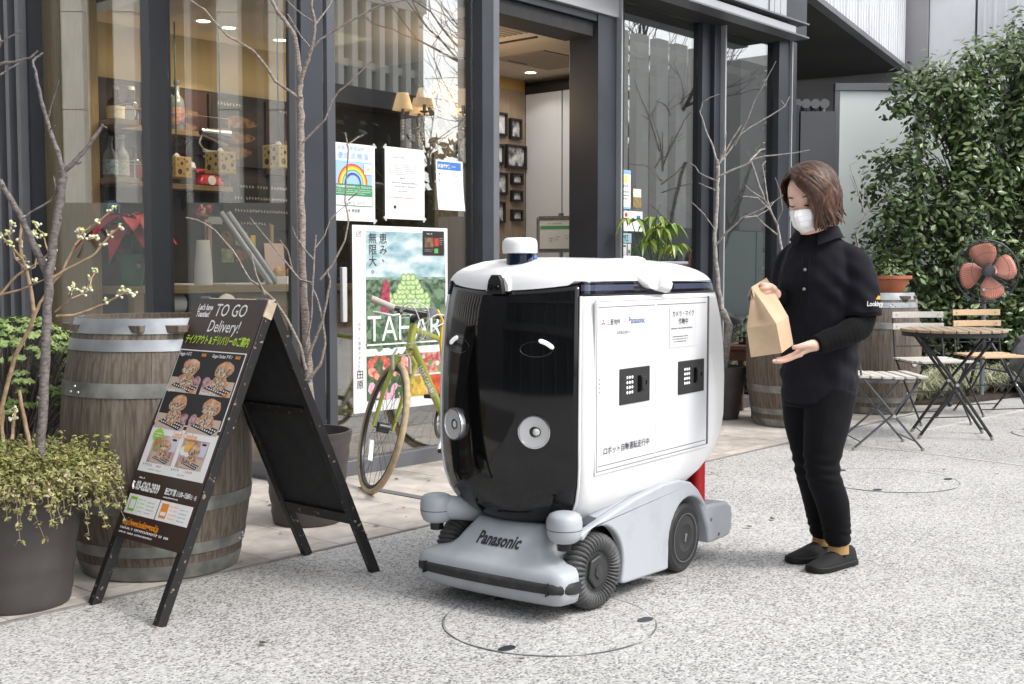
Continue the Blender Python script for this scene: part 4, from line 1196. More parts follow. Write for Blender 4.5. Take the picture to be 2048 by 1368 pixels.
MB().lathe([(0.05, 0.72), (0.045, 0.70), (0.014, 0.68)], 20).build('ceiling_rose', brass, ch)
t = thing('wall_clock', 'round pale wall clock partly hidden by the door frame', 'clock', (6.86, 6.47, 2.06))
MB().lathe([(0.001, 0.022), (0.118, 0.022)], 36, (0, 0, 0), Matrix.Rotation(R(90), 3, 'X'), cap=False).build('face', mat('clock_face', (0.55, 0.52, 0.45), 0.5), t)
MB().lathe([(0.117, 0.0), (0.117, 0.028), (0.127, 0.028), (0.130, 0.0)], 36, (0, 0, 0), Matrix.Rotation(R(90), 3, 'X'), cap=False).build('rim', walldark, t)
MB().box((-0.025, -0.025, 0.02), (0.075, 0.003, 0.007), Matrix.Rotation(R(40), 3, 'Y')).build('hand', ink, t)
MB().box((-0.02, -0.026, -0.0), (0.05, 0.003, 0.008), Matrix.Rotation(R(-20), 3, 'Y')).build('hand', ink, t)
# wooden chair back glimpsed through the front pane
t = thing('brown_chair', 'reddish brown upholstered chair behind the front window', 'chair', (6.1, 5.75, 0.012), (0, 0, R(30)))
br = mat('brown_leather', (0.16, 0.075, 0.045), 0.5, var=0.2, vscale=8)
MB().bb(-0.22, 0.22, -0.22, 0.22, 0.40, 0.47).build('seat', br, t, bevel=0.02)
MB().box((0, 0.22, 0.92), (0.44, 0.06, 0.85), Matrix.Rotation(R(-6), 3, 'X')).build('backrest', br, t, bevel=0.02)
for x in (-0.19, 0.19):
    for y in (-0.19, 0.19):
        MB().bb(x - 0.02, x + 0.02, y - 0.02, y + 0.02, 0, 0.40).build('leg', walldark, t)
t = thing('interior_table', 'small dark table inside behind the framed poster', 'table', (5.1, 5.55, 0.012))
MB().bb(-0.35, 0.35, -0.3, 0.3, 0.68, 0.72).build('tabletop', br, t, bevel=0.006)
MB().lathe([(0.2, 0), (0.2, 0.02), (0.03, 0.04), (0.03, 0.68)], 20).build('pedestal', black, t)

# framed photographs on the walnut wall
ph = mat('photo_print', (0.05, 0.05, 0.05), 0.35, rgb2=(0.75, 0.75, 0.75), vscale=14, detail=6, edge=(0.4, 0.6))
ph2 = mat('photo_print_pale', (0.30, 0.30, 0.30), 0.35, rgb2=(0.85, 0.85, 0.85), vscale=9, detail=6, edge=(0.35, 0.6))
names = ['large pale landscape photograph in black frame at the top left', 'upright tree photograph in black frame at the top right', 'narrow pale photograph in black frame second from top left',
         'widest black framed street photograph on the right', 'black framed crowd photograph left of the smallest frames', 'small square framed seascape under the widest photograph',
         'small framed figure photograph, middle of the right hand column', 'upright framed portrait at the bottom left', 'small framed portrait at the bottom right']
for (x, z, w, h), lab in zip(FRAMES, names):
    t = thing('picture_frame', lab, 'picture frame', (x, 6.47, z), group='framed photographs on the walnut wall')
    d_ = 0.035
    f = MB()
    f.bb(-w / 2, w / 2, -d_, 0, h / 2 - 0.018, h / 2)
    f.bb(-w / 2, w / 2, -d_, 0, -h / 2, -h / 2 + 0.018)
    f.bb(-w / 2, -w / 2 + 0.016, -d_ + 0.001, 0, -h / 2 + 0.0181, h / 2 - 0.0181)
    f.bb(w / 2 - 0.016, w / 2, -d_ + 0.001, 0, -h / 2 + 0.0181, h / 2 - 0.0181)
    f.build('frame', black, t)
    MB().bb(-w / 2 + 0.0162, w / 2 - 0.0162, -0.014, -0.001, -h / 2 + 0.0182, h / 2 - 0.0182).build('photograph', ph2 if 'pale' in lab else ph, t, sharp=0)
# sign stand in the lobby
t = thing('sign_stand', 'chrome framed notice on a stand inside the open doorway', 'sign', (7.05, 5.66, 0.012), (0, 0, R(-70)))
MB().lathe([(0.17, 0), (0.17, 0.012), (0.02, 0.02), (0.014, 0.03), (0.014, 1.25)], 24).build('stand', alu, t)
b = MB()
for x in (-0.185, 0.185):
    b.tube([(x, -0.005, 1.24), (x, -0.005, 1.50)], 0.013, 12)
b.box((0, -0.005, 1.495), (0.36, 0.022, 0.03))
b.box((0, -0.005, 1.245), (0.36, 0.022, 0.03))
b.lathe([(0.02, 1.51), (0.02, 1.53)], 12)
b.build('frame', chrome, t)
MB().bb(-0.17, 0.17, -0.012, 0.004, 1.262, 1.48).build('sheet', mat('notice_sheet', (0.60, 0.62, 0.60), 0.5), t, sharp=0)
MB().bb(-0.165, 0.165, -0.0135, -0.0122, 1.41, 1.435).build('green_band', mat('print_green', (0.05, 0.28, 0.10), 0.6), t, sharp=0)
pn = sub('print', t, (0, -0.0122, 1.262), UP)
fine_print(pn, -0.10, 0.185, 0.2, 1, ink_grey, h=0.011, z=0.001, seed=3)
for k, x in enumerate((-0.07, -0.02, 0.06, 0.09)):
    text(pn, '1', x, 0.06, 0.05, ink_grey, z=0.001) if False else fine_print(pn, x - 0.02, 0.07 + 0.01 * k, 0.035, 2, ink_grey, lh=0.02, h=0.012, z=0.001, seed=k)
# house plant in the second window
t = thing('rubber_plant', 'potted umbrella plant with yellow green leaves standing before the right pane', 'plant', (6.72, 4.56, 0.008))
MB().lathe([(0.10, 0), (0.13, 0.95), (0.14, 1.0), (0.001, 0.99)], 24).build('pot', mat('amber_vase', (0.22, 0.085, 0.03), 0.25, rgb2=(0.35, 0.17, 0.07), vscale=7), t)
rr = random.Random(14)
lf = MB()
st = MB()
leafg = mat('umbrella_leaf', (0.10, 0.20, 0.03), 0.4, rgb2=(0.30, 0.36, 0.06), vscale=7)
for k in range(10):
    a = rr.uniform(0, 6.28)
    l = rr.uniform(0.05, 0.26)
    top = Vector((l * math.cos(a), l * math.sin(a) * 0.7, rr.uniform(1.22, 1.46)))
    st.tube([(0, 0, 0.98), (l * 0.5 * math.cos(a), l * 0.35 * math.sin(a), 1.15), top], [0.006, 0.004, 0.003], 5)
    for j in range(7):
        aa = 2 * PI * j / 7 + k
        big_leaf(lf, top, aa, rr.uniform(-0.8, -0.2), rr.uniform(0.09, 0.14), 0.022)
lf.build('foliage', leafg, t)
st.build('stem', grn_leaf, t)

# ------------------------------------------------------------ notices and posters stuck on the panes
GY = 4.7745
sky_blue = mat('print_sky', (0.22, 0.42, 0.72), 0.6)
dgreen = mat('print_leaf_green', (0.04, 0.24, 0.10), 0.6)
pblue = mat('print_royal', (0.05, 0.17, 0.50), 0.6)
tape = mat('clear_tape', (0.45, 0.46, 0.46), 0.25)


def sheet(name, label, cat, x, z, w, h, m=white, group=None, rz=0.0, tilt=0.0, curl=0.0, y=GY):
    """a sheet of paper on the outside of a pane; local x right, local y up, origin at its lower left corner"""
    t_ = thing(name, label, cat, (x, y, z), UP, group)
    t_.rotation_euler = (R(90), 0, rz)
    b_ = MB()
    n = 7
    rg_ = []
    for i in range(n):
        u = i / (n - 1)
        c_ = curl * (1 - u) ** 3
        rg_.append([Vector((0 + tilt * (1 - u), h * u, c_)), Vector((w * 0.5 + tilt * (1 - u), h * u, c_ * 0.3)), Vector((w + tilt * (1 - u), h * u, c_))])
    b_.loft(rg_, cap=False, closed=False)
    o_ = b_.build('paper', m, t_, sharp=0)
    s_ = o_.modifiers.new('thickness', 'SOLIDIFY')
    s_.thickness = 0.0005
    s_.offset = -1
    return t_


g1 = 'notices taped to the front pane'
p = sheet('notice_poster', 'rainbow inspection notice, left of the three taped white sheets', 'notice', 4.022, 1.367, 0.309, 0.41, group=g1)
W_, H_ = 0.309, 0.41
text(p, '飲食店等感染防止', W_ / 2, 0.375, 0.026, sky_blue, align='CENTER', space=1.12, sx=1.0)
text(p, '徹底点検済', W_ / 2, 0.330, 0.040, sky_blue, align='CENTER', space=1.22, bold=0.006)
rect(p, 'sky_field', 0.020, 0.195, 0.270, 0.122, mat('print_pale_blue', (0.30, 0.48, 0.80), 0.6), 0.001)
for k, (r_, col) in enumerate([(0.105, (0.62, 0.05, 0.03)), (0.096, (0.75, 0.30, 0.03)), (0.087, (0.80, 0.65, 0.06)), (0.076, (0.10, 0.35, 0.12)), (0.068, (0.35, 0.52, 0.80)), (0.060, (0.06, 0.07, 0.35)), (0.046, (0.30, 0.48, 0.80))]):
    pts = [(0.150 + r_ * math.cos(PI * i / 28), 0.1955 + r_ * math.sin(PI * i / 28) * 1.03) for i in range(29)]
    MB().prism(pts, 0.0011 + 0.0003 * k, 0.0013 + 0.0003 * k).build('rainbow_band', mat('rainbow_%d' % k, col, 0.6), p, sharp=0)
rect(p, 'badge', 0.228, 0.252, 0.052, 0.054, white, 0.0045)
MB().prism([(0.256 + 0.012 * math.cos(2 * PI * i / 16) * (1 if i % 2 else 0.7), 0.278 + 0.012 * math.sin(2 * PI * i / 16) * (1 if i % 2 else 0.7)) for i in range(16)], 0.0046, 0.005).build('badge_mark', mat('badge_yellow', (0.75, 0.5, 0.06), 0.6), p, sharp=0)
rect(p, 'green_field', 0.020, 0.132, 0.270, 0.062, dgreen, 0.001)
text(p, '「徹底点検TOKYOサポート」プロジェクト', W_ / 2, 0.176, 0.0136, white, align='CENTER', bold=0.02)
fine_print(p, 0.030, 0.163, 0.25, 3, white, lh=0.010, h=0.005, z=0.0016, seed=1, fill=1.0)
rect(p, 'green_border', 0.020, 0.078, 0.270, 0.060, dgreen, 0.0009)
rect(p, 'name_field', 0.025, 0.083, 0.260, 0.049, white, 0.0014)
text(p, 'Looking Good', W_ / 2, 0.090, 0.036, ink_grey, align='CENTER', sx=0.78)
fine_print(p, 0.11, 0.122, 0.09, 1, ink_grey, h=0.005, z=0.002, seed=6)
text(p, '東京都', 0.14, 0.048, 0.020, ink_grey, bold=0.02)
MB().prism([(0.124 + 0.007 * math.cos(2 * PI * i / 12), 0.055 + 0.007 * math.sin(2 * PI * i / 12)) for i in range(12)], 0.001, 0.0015).build('emblem', ink_grey, p, sharp=0)
fine_print(p, 0.030, 0.022, 0.15, 1, ink_grey, h=0.004, seed=9)
p2 = sheet('notice_sheet', 'plain white letter, middle one of the three taped sheets', 'notice', 4.405, 1.388, 0.303, 0.395, group=g1)
fine_print(p2, 0.06, 0.335, 0.18, 1, ink_grey, h=0.010, seed=21, fill=1)
fine_print(p2, 0.025, 0.298, 0.25, 6, ink_grey, lh=0.0105, h=0.0042, seed=22)
fine_print(p2, 0.115, 0.222, 0.07, 1, ink, h=0.009, seed=23, fill=1)
fine_print(p2, 0.04, 0.196, 0.22, 2, ink_grey, lh=0.020, h=0.010, seed=24, center=True)
fine_print(p2, 0.10, 0.150, 0.11, 1, ink_grey, h=0.009, seed=25, fill=1)
fine_print(p2, 0.03, 0.115, 0.245, 1, mat('print_rose', (0.55, 0.20, 0.20), 0.6), h=0.009, seed=26, fill=1)
MB().prism([(0.073 + 0.010 * math.cos(2 * PI * i / 16), 0.066 + 0.010 * math.sin(2 * PI * i / 16)) for i in range(16)], 0.001, 0.0015).build('chat_mark', ink, p2, sharp=0)
p3 = sheet('notice_sheet', 'smallest taped sheet with a blue heading, right of the three', 'notice', 4.800, 1.452, 0.222, 0.288, group=g1, tilt=0.008, curl=0.014)
rect(p3, 'blue_band', 0.012, 0.232, 0.195, 0.046, pblue, 0.001)
text(p3, '感染症対策', 0.018, 0.243, 0.0245, white, bold=0.03, sx=0.82)
fine_print(p3, 0.125, 0.25, 0.075, 1, white, h=0.007, seed=31, fill=1)
for k, yy in enumerate((0.20, 0.165, 0.135, 0.09, 0.06)):
    fine_print(p3, 0.045, yy, 0.065, 2, ink_grey, lh=0.008, h=0.004, seed=32 + k)
    fine_print(p3, 0.135, yy, 0.06, 2, ink_grey, lh=0.008, h=0.004, seed=42 + k)
    MB().prism([(0.025, yy), (0.032, yy), (0.034, yy + 0.012), (0.026, yy + 0.010)], 0.001, 0.0015).build('pictogram', [ink, pblue][k % 2], p3, sharp=0)
for pp, w_, h_ in ((p, W_, H_), (p2, 0.303, 0.395)):
    for x, y in ((0, 0), (w_, 0), (0, h_), (w_, h_)):
        MB().box((x, y, 0.0006), (0.03, 0.012, 0.0004), Matrix.Rotation(R(45 if (x > 0) != (y > 0) else -45), 3, 'Z')).build('tape', tape, pp, sharp=0)

# the big farm poster behind the bicycle
po = sheet('farm_poster', 'large vegetable farm poster on the pane behind the bicycle', 'poster', 4.165, 0.330, 0.728, 1.017)
rect(po, 'sky_picture', 0.095, 0.735, 0.615, 0.252, mat('poster_sky', (0.13, 0.29, 0.34), 0.6, rgb2=(0.66, 0.71, 0.71), vscale=5.5, stretch=(1, 2.0, 1), detail=6), 0.001)
rect(po, 'field_picture', 0.095, 0.345, 0.615, 0.3895, mat('poster_field', (0.018, 0.05, 0.024), 0.6, rgb2=(0.17, 0.24, 0.15), vscale=30, detail=6, edge=(0.4, 0.62)), 0.001)
rect(po, 'horizon_band', 0.095, 0.722, 0.615, 0.014, mat('poster_haze', (0.30, 0.40, 0.38), 0.6, rgb2=(0.10, 0.16, 0.12), vscale=30), 0.0013)
flow = mat('poster_flower', (0.35, 0.05, 0.07), 0.6, rgb2=(0.60, 0.40, 0.30), vscale=24, detail=5)
rect(po, 'flower_picture', 0.095, 0.06, 0.300, 0.245, mat('poster_garden', (0.03, 0.07, 0.025), 0.6, rgb2=(0.10, 0.16, 0.08), vscale=30), 0.001)
rect(po, 'fruit_picture', 0.405, 0.185, 0.305, 0.12, flow, 0.001)
rect(po, 'fruit_picture', 0.405, 0.06, 0.145, 0.115, mat('poster_citrus', (0.38, 0.22, 0.03), 0.6, rgb2=(0.60, 0.40, 0.08), vscale=18), 0.001)
rect(po, 'fruit_picture', 0.560, 0.06, 0.150, 0.115, mat('poster_tomato', (0.45, 0.05, 0.02), 0.6, rgb2=(0.65, 0.15, 0.05), vscale=18), 0.001)
rr = random.Random(77)


def dots(parent, name, n, xr, yr, rr_, cols, z=0.0014, seed=0):
    r0 = random.Random(seed)
    bs = [MB() for _ in cols]
    for i in range(n):
        x, y = r0.uniform(*xr), r0.uniform(*yr)
        q = r0.uniform(*rr_)
        z_ = z + 0.000004 * i
        pts = [(x + q * (1 + 0.15 * math.sin(3 * a + i)) * math.cos(a), y + q * (1 + 0.15 * math.cos(2 * a + i)) * math.sin(a)) for a in (2 * PI * k / 9 for k in range(9))]
        bs[i % len(cols)].prism(pts, z_ - 0.0003, z_)
    for b_, m_ in zip(bs, cols):
        tag(b_.build(name, m_, parent, sharp=0), kind='stuff')


cab = [mat('poster_cabbage', (0.38, 0.48, 0.24), 0.6, rgb2=(0.52, 0.60, 0.38), vscale=60), mat('poster_cabbage_mid', (0.25, 0.40, 0.13), 0.6), mat('poster_cabbage_deep', (0.10, 0.22, 0.05), 0.6)]
dots(po, 'leaf_print', 90, (0.10, 0.70), (0.35, 0.68), (0.010, 0.026), [mat('poster_leaf', (0.05, 0.105, 0.05), 0.6), mat('poster_leaf_pale', (0.14, 0.22, 0.13), 0.6)], 0.0013, 3)
r0 = random.Random(5)
bs = [MB() for _ in cab]
i = 0
for row in range(7):
    y = 0.578 + 0.026 * row
    hw = 0.17 - 0.018 * row * (row > 2)
    for k in range(int(hw * 2 / 0.036)):
        x = 0.44 - hw + 0.036 * k + r0.uniform(-.006, .006) + 0.01 * (row % 2)
        q = 0.0205
        z_ = 0.002 + 0.00001 * i
        for c_, f_ in ((2, 1.12), (1, 1.0), (0, 0.72)):
            pts = [(x + q * f_ * math.cos(a), y + q * f_ * math.sin(a)) for a in (2 * PI * j / 10 for j in range(10))]
            bs[c_].prism(pts, z_, z_ + 0.00004 + 0.000012 * (2 - c_))
        i += 1
for b_, m_ in zip(bs, cab):
    tag(b_.build('cabbage_print', m_, po, sharp=0), kind='stuff')
MB().prism([(0.20, 0.55), (0.25, 0.53), (0.27, 0.60), (0.265, 0.69), (0.24, 0.73), (0.22, 0.71), (0.205, 0.64)], 0.0022, 0.0026).build('farmer_print', mat('poster_red_coat', (0.22, 0.02, 0.05), 0.6, rgb2=(0.40, 0.06, 0.10), vscale=40), po, sharp=0)
for k in range(4):
    rect(po, 'crate_bar', 0.34, 0.560 - 0.018 * k, 0.25, 0.003, mat('crate_wire', (0.5, 0.53, 0.53), 0.6), 0.0028)
dots(po, 'flower_print', 22, (0.10, 0.39), (0.19, 0.30), (0.014, 0.03), [mat('bloom_red', (0.42, 0.05, 0.04), 0.6, rgb2=(0.60, 0.16, 0.12), vscale=50), mat('bloom_coral', (0.58, 0.22, 0.16), 0.6, rgb2=(0.72, 0.40, 0.32), vscale=50)], 0.0014, 8)
dots(po, 'flower_print', 16, (0.10, 0.39), (0.075, 0.165), (0.018, 0.034), [mat('bloom_pink', (0.58, 0.26, 0.40), 0.6, rgb2=(0.74, 0.50, 0.58), vscale=50), mat('bloom_rose', (0.72, 0.42, 0.52), 0.6), mat('bloom_leaf', (0.06, 0.15, 0.05), 0.6)], 0.0014, 9)
dots(po, 'fruit_print', 22, (0.415, 0.54), (0.07, 0.165), (0.014, 0.02), [mat('citrus_one', (0.55, 0.32, 0.04), 0.6, rgb2=(0.68, 0.46, 0.10), vscale=40), mat('citrus_two', (0.72, 0.52, 0.10), 0.6)], 0.0014, 10)
dots(po, 'fruit_print', 16, (0.42, 0.69), (0.20, 0.295), (0.012, 0.024), [mat('bloom_red', (0.5, 0.05, 0.04)), mat('fruit_white', (0.6, 0.58, 0.5), 0.6), mat('fruit_green', (0.15, 0.28, 0.08), 0.6)], 0.0014, 12)
text(po, 'TAHARA', 0.098, 0.385, 0.205, white, z=0.004, bold=-0.004, sx=0.86)
rect(po, 'underline', 0.098, 0.362, 0.612, 0.009, white, 0.004)
for s, x, y0, sz in (('恵み、', 0.190, 0.925, 0.062), ('無限大。', 0.113, 0.925, 0.062)):
    for k, c in enumerate(s):
        dx, dy = (0.018, 0.02) if c in '、。' else (0, 0)
        text(po, c, x + dx, y0 - 0.062 * k + dy, sz, ink, z=0.003)
for k, c in enumerate('日本一の農業のまち'):
    text(po, c, 0.034, 0.475 - 0.026 * k, 0.022, ink_grey, z=0.002)
for k, c in enumerate('田原'):
    text(po, c, 0.022, 0.190 - 0.054 * k, 0.052, ink, z=0.002)
fine_print(po, 0.036, 0.255, 0.014, 4, ink, lh=0.011, h=0.006, seed=3)
# camera-app mark: rounded square, ring and dot
q = []
for k in range(29):
    t_ = 2 * PI * k / 28
    cx, cy = abs(math.cos(t_)) ** 0.45 * math.copysign(1, math.cos(t_)), abs(math.sin(t_)) ** 0.45 * math.copysign(1, math.sin(t_))
    q.append((0.046 + 0.016 * cx, 0.970 + 0.016 * cy, 0.0012))
mk = MB().tube(q[:-1], 0.0016, 4, closed=True)
mk.tube([(0.046 + 0.0075 * math.cos(2 * PI * k / 16), 0.970 + 0.0075 * math.sin(2 * PI * k / 16), 0.0012) for k in range(16)], 0.0014, 4, closed=True)
mk.box((0.055, 0.979, 0.0012), (0.003, 0.003, 0.0006))
mk.build('social_mark', ink_grey, po)
fl = sheet('food_flyer', 'small black food flyer overlapping the poster corner', 'flyer', 4.690, 1.190, 0.170, 0.138, mat('flyer_black', (0.02, 0.016, 0.014), 0.5), y=GY - 0.005)
rect(fl, 'picture', 0.012, 0.045, 0.070, 0.055, dish, 0.001)
rect(fl, 'picture', 0.090, 0.052, 0.034, 0.045, mat('flyer_red', (0.45, 0.03, 0.02), 0.6), 0.001)
rect(fl, 'picture', 0.090, 0.012, 0.030, 0.026, mat('flyer_green', (0.10, 0.35, 0.08), 0.6), 0.001)
fine_print(fl, 0.03, 0.118, 0.10, 1, white, h=0.007, seed=1)
fine_print(fl, 0.012, 0.030, 0.07, 2, chalk, lh=0.009, h=0.004, seed=2)
fine_print(fl, 0.130, 0.095, 0.034, 4, chalk, lh=0.011, h=0.005, seed=4)
rect(po, 'paper_edge', 0.0, 0.0, 0.0008, 1.017, white, 0.001)
# door handle on the pane's stile
t = thing('door_handle', 'vertical white pull handle on the left of the front pane', 'handle', (4.068, 4.735, 0.83))
MB().bb(-0.016, 0.016, -0.012, 0.012, 0.0, 0.29).build('grip', mat('handle_white', (0.5, 0.5, 0.51), 0.35), t, bevel=0.004)
for z in (0.05, 0.22):
    MB().bb(-0.008, 0.008, 0.013, 0.03, z, z + 0.02).build('post', steel_mid, t)
# stickers on the right pane beside the door post
g2 = 'stickers on the pane right of the doorway'
a = sheet('sticker', 'tall white and blue notice, topmost sticker right of the doorway', 'sticker', 6.586, 1.530, 0.134, 0.268, group=g2)
rect(a, 'band', 0.0, 0.240, 0.134, 0.027, sky_blue, 0.001)
rect(a, 'yellow_field', 0.008, 0.178, 0.085, 0.055, mat('sticker_yellow', (0.68, 0.60, 0.16), 0.6), 0.001)
fine_print(a, 0.01, 0.150, 0.11, 1, pblue, h=0.018, seed=2, fill=1)
fine_print(a, 0.01, 0.112, 0.10, 3, ink, lh=0.024, h=0.011, seed=3, center=True)
rect(a, 'band', 0.0, 0.0, 0.134, 0.014, sky_blue, 0.001)
a = sheet('sticker', 'small house shaped cream sticker above a brown card', 'sticker', 6.752, 1.545, 0.096, 0.130, mat('sticker_cream', (0.68, 0.66, 0.55), 0.6), group=g2)
rect(a, 'brown_card', 0.0, 0.0, 0.096, 0.072, mat('sticker_brown', (0.15, 0.10, 0.04), 0.6, rgb2=(0.35, 0.25, 0.1), vscale=40), 0.001)
a = sheet('sticker', 'white sticker with red stop mark and blue squares', 'sticker', 6.640, 1.378, 0.225, 0.140, group=g2)
MB().prism([(0.028 + 0.016 * math.cos(R(22.5 + 45 * i)), 0.112 + 0.016 * math.sin(R(22.5 + 45 * i))) for i in range(8)], 0.001, 0.0015).build('stop_mark', red_t if 'red_t' in globals() else mat('print_red', (0.55, 0.012, 0.02), 0.5), a, sharp=0)
rect(a, 'blue_square', 0.155, 0.075, 0.045, 0.036, pblue, 0.001)
rect(a, 'blue_square', 0.180, 0.020, 0.018, 0.018, pblue, 0.001)
fine_print(a, 0.02, 0.085, 0.05, 3, ink_grey, lh=0.012, h=0.005, seed=8)
fine_print(a, 0.06, 0.122, 0.06, 1, mat('print_rose', (0.55, 0.2, 0.2)), h=0.008, seed=9)
a = sheet('sticker', 'pale blue sticker with dark brush letters under the stop sticker', 'sticker', 6.592, 1.296, 0.142, 0.066, mat('sticker_blue', (0.30, 0.48, 0.55), 0.6), group=g2)
text(a, '992', 0.018, 0.014, 0.06, ink, shear=0.2, sx=0.9)
a = sheet('sticker', 'lowest pair of small white stickers right of the doorway', 'sticker', 6.592, 1.205, 0.135, 0.085, group=g2)
rect(a, 'grey_gap', 0.020, 0.0, 0.018, 0.085, steel_mid, 0.001)
rect(a, 'grey_gap', 0.085, 0.0, 0.012, 0.085, steel_mid, 0.001)
rect(a, 'blue_square', 0.104, 0.020, 0.02, 0.022, pblue, 0.001)
rect(a, 'green_mark', 0.044, 0.062, 0.03, 0.014, dgreen, 0.001)
# ------------------------------------------------------------ A-frame menu board
AF = thing('sandwich_board', 'black A-frame menu board with sandwich pictures standing between planter and robot', 'menu board', (2.40, 3.36, 0))
wornblack = mat('worn_black_wood', (0.014, 0.013, 0.013), 0.45, rgb2=(0.26, 0.20, 0.15), vscale=55, edge=(0.645, 0.69), stretch=(1, 1, 1), detail=6, bump=0.25, bscale=90)
rawwood = mat('raw_wood', (0.42, 0.34, 0.25), 0.8, var=0.2, vscale=30)
brownprint = mat('print_brown', (0.040, 0.024, 0.020), 0.38)
AW = 0.385                                   # width over the two stiles


def panel_frame(p_foot, p_top):
    """local x to the viewer's right along the panel, y up the slope, z out of the face"""
    up_ = (Vector(p_top) - Vector(p_foot)).normalized()
    return up_


def a_side(name, sign, x_foot, x_top, z_top, face):
    """one leaf of the board. sign -1: the leaf with the print, facing -X."""
    s_ = sub(name, AF)
    up_ = Vector((x_top - x_foot, 0, z_top)).normalized()
    xx = Vector((0, -1, 0)) if sign < 0 else Vector((0, 1, 0))
    zz = xx.cross(up_)
    m_ = Matrix.Identity(4)
    for i in range(3):
        m_[i][0], m_[i][1], m_[i][2] = xx[i], up_[i], zz[i]
    m_[0][3], m_[1][3], m_[2][3] = x_foot, 0, 0
    s_.matrix_local = m_
    L_ = math.hypot(x_top - x_foot, z_top)
    return s_, L_


fl_, LA = a_side('front_leaf', -1, -0.455, -0.012, 1.005, True)
bl_, LB = a_side('rear_leaf', 1, 0.475, 0.016, 1.003, False)
for s_, L_, zb in ((fl_, LA, 0.250), (bl_, LB, 0.225)):
    for x in (-AW / 2, AW / 2):
        MB().bb(x - 0.014, x + 0.014, -0.034, 0.0, 0, L_).build('x', wornblack) if False else None
        MB().box((x, L_ / 2, -0.017), (0.028, L_, 0.034)).build('stile', wornblack, s_, bevel=0.002)
    MB().box((0, zb + 0.02, -0.017), (AW - 0.029, 0.045, 0.03)).build('rail', wornblack, s_, bevel=0.002)
    MB().box((0, L_ - 0.016, -0.017), (AW - 0.029, 0.032, 0.03)).build('rail', wornblack, s_, bevel=0.002)
    MB().box((0, (zb + L_) / 2, -0.014), (AW - 0.03, L_ - zb - 0.03, 0.012)).build('board', blackmat, s_)
MB().box((0, LB * 0.62, -0.02), (AW - 0.03, 0.035, 0.02)).build('rail', wornblack, bl_, bevel=0.002)
MB().box((0, LB + 0.001, -0.017), (AW + 0.028, 0.002, 0.034)).build('worn_edge', rawwood, bl_)
MB().box((AW / 2 + 0.0005, LA - 0.03, -0.017), (0.0282, 0.06, 0.0345)).build('worn_corner', rawwood, fl_)
for x in (-AW / 2 + 0.03, AW / 2 - 0.03):
    MB().box((x, LA + 0.001, -0.004), (0.05, 0.012, 0.008)).build('hinge', steel_mid, fl_)
# the print on the front leaf
PW, PH, PX, PY = 0.405, LA - 0.238, -0.2035, 0.236
pr = sub('print', fl_, (PX, PY, 0.0012))
rect(pr, 'printed_sheet', 0, 0, PW, PH, brownprint, 0.0008, 0.0008)


def py(k):
    """height on the sheet from the fraction counted down from its top edge"""
    return PH * (1 - k)


lime = mat('print_lime', (0.42, 0.62, 0.04), 0.5)
orange = mat('print_orange', (0.80, 0.27, 0.02), 0.5)
text(pr, "Let's have\nToasties!", 0.030, py(0.050), 0.030, white, bold=0.035, shear=0.12, sx=0.72, line=0.85)
text(pr, 'TO GO', 0.135, py(0.075), 0.066, white, sx=0.84, shear=0.08, bold=0.004)
text(pr, 'Delivery!', 0.125, py(0.142), 0.062, white, sx=0.80, shear=0.10, bold=0.004)
text(pr, 'テイクアウト & デリバリーのご案内', PW / 2, py(0.193), 0.036, lime, align='CENTER', bold=0.03, sx=0.63, shear=0.1)
# picture panel: four sandwiches
y0, y1 = py(0.535), py(0.222)
rect(pr, 'white_border', 0.012, y0, PW - 0.024, y1 - y0, white, 0.0014)
rect(pr, 'picture_ground', 0.016, y0 + 0.004, PW - 0.032, y1 - y0 - 0.008, ink, 0.0018)
bread = mat('bread_print', (0.30, 0.125, 0.06), 0.6, rgb2=(0.62, 0.38, 0.25), vscale=75, detail=6)
filling = mat('filling_print', (0.13, 0.075, 0.05), 0.6, rgb2=(0.66, 0.53, 0.38), vscale=120, detail=5, edge=(0.4, 0.6))
board_p = mat('board_print', (0.52, 0.40, 0.33), 0.6)
check_p = mat('check_paper', (0.7, 0.7, 0.7), 0.6)


def blob(parent, name, cx, cy, rx, ry, m, z, seed, wob=0.12):
    r_ = random.Random(seed)
    ph_ = [r_.uniform(0, 6) for _ in range(3)]
    pts = []
    for i in range(20):
        a_ = 2 * PI * i / 20
        k_ = 1 + wob * (math.sin(2 * a_ + ph_[0]) * 0.5 + math.sin(3 * a_ + ph_[1]) * 0.35 + math.sin(5 * a_ + ph_[2]) * 0.3)
        pts.append((cx + rx * k_ * math.cos(a_), cy + ry * k_ * math.sin(a_)))
    return MB().prism(pts, z - 0.0003, z).build(name, m, parent, sharp=0)


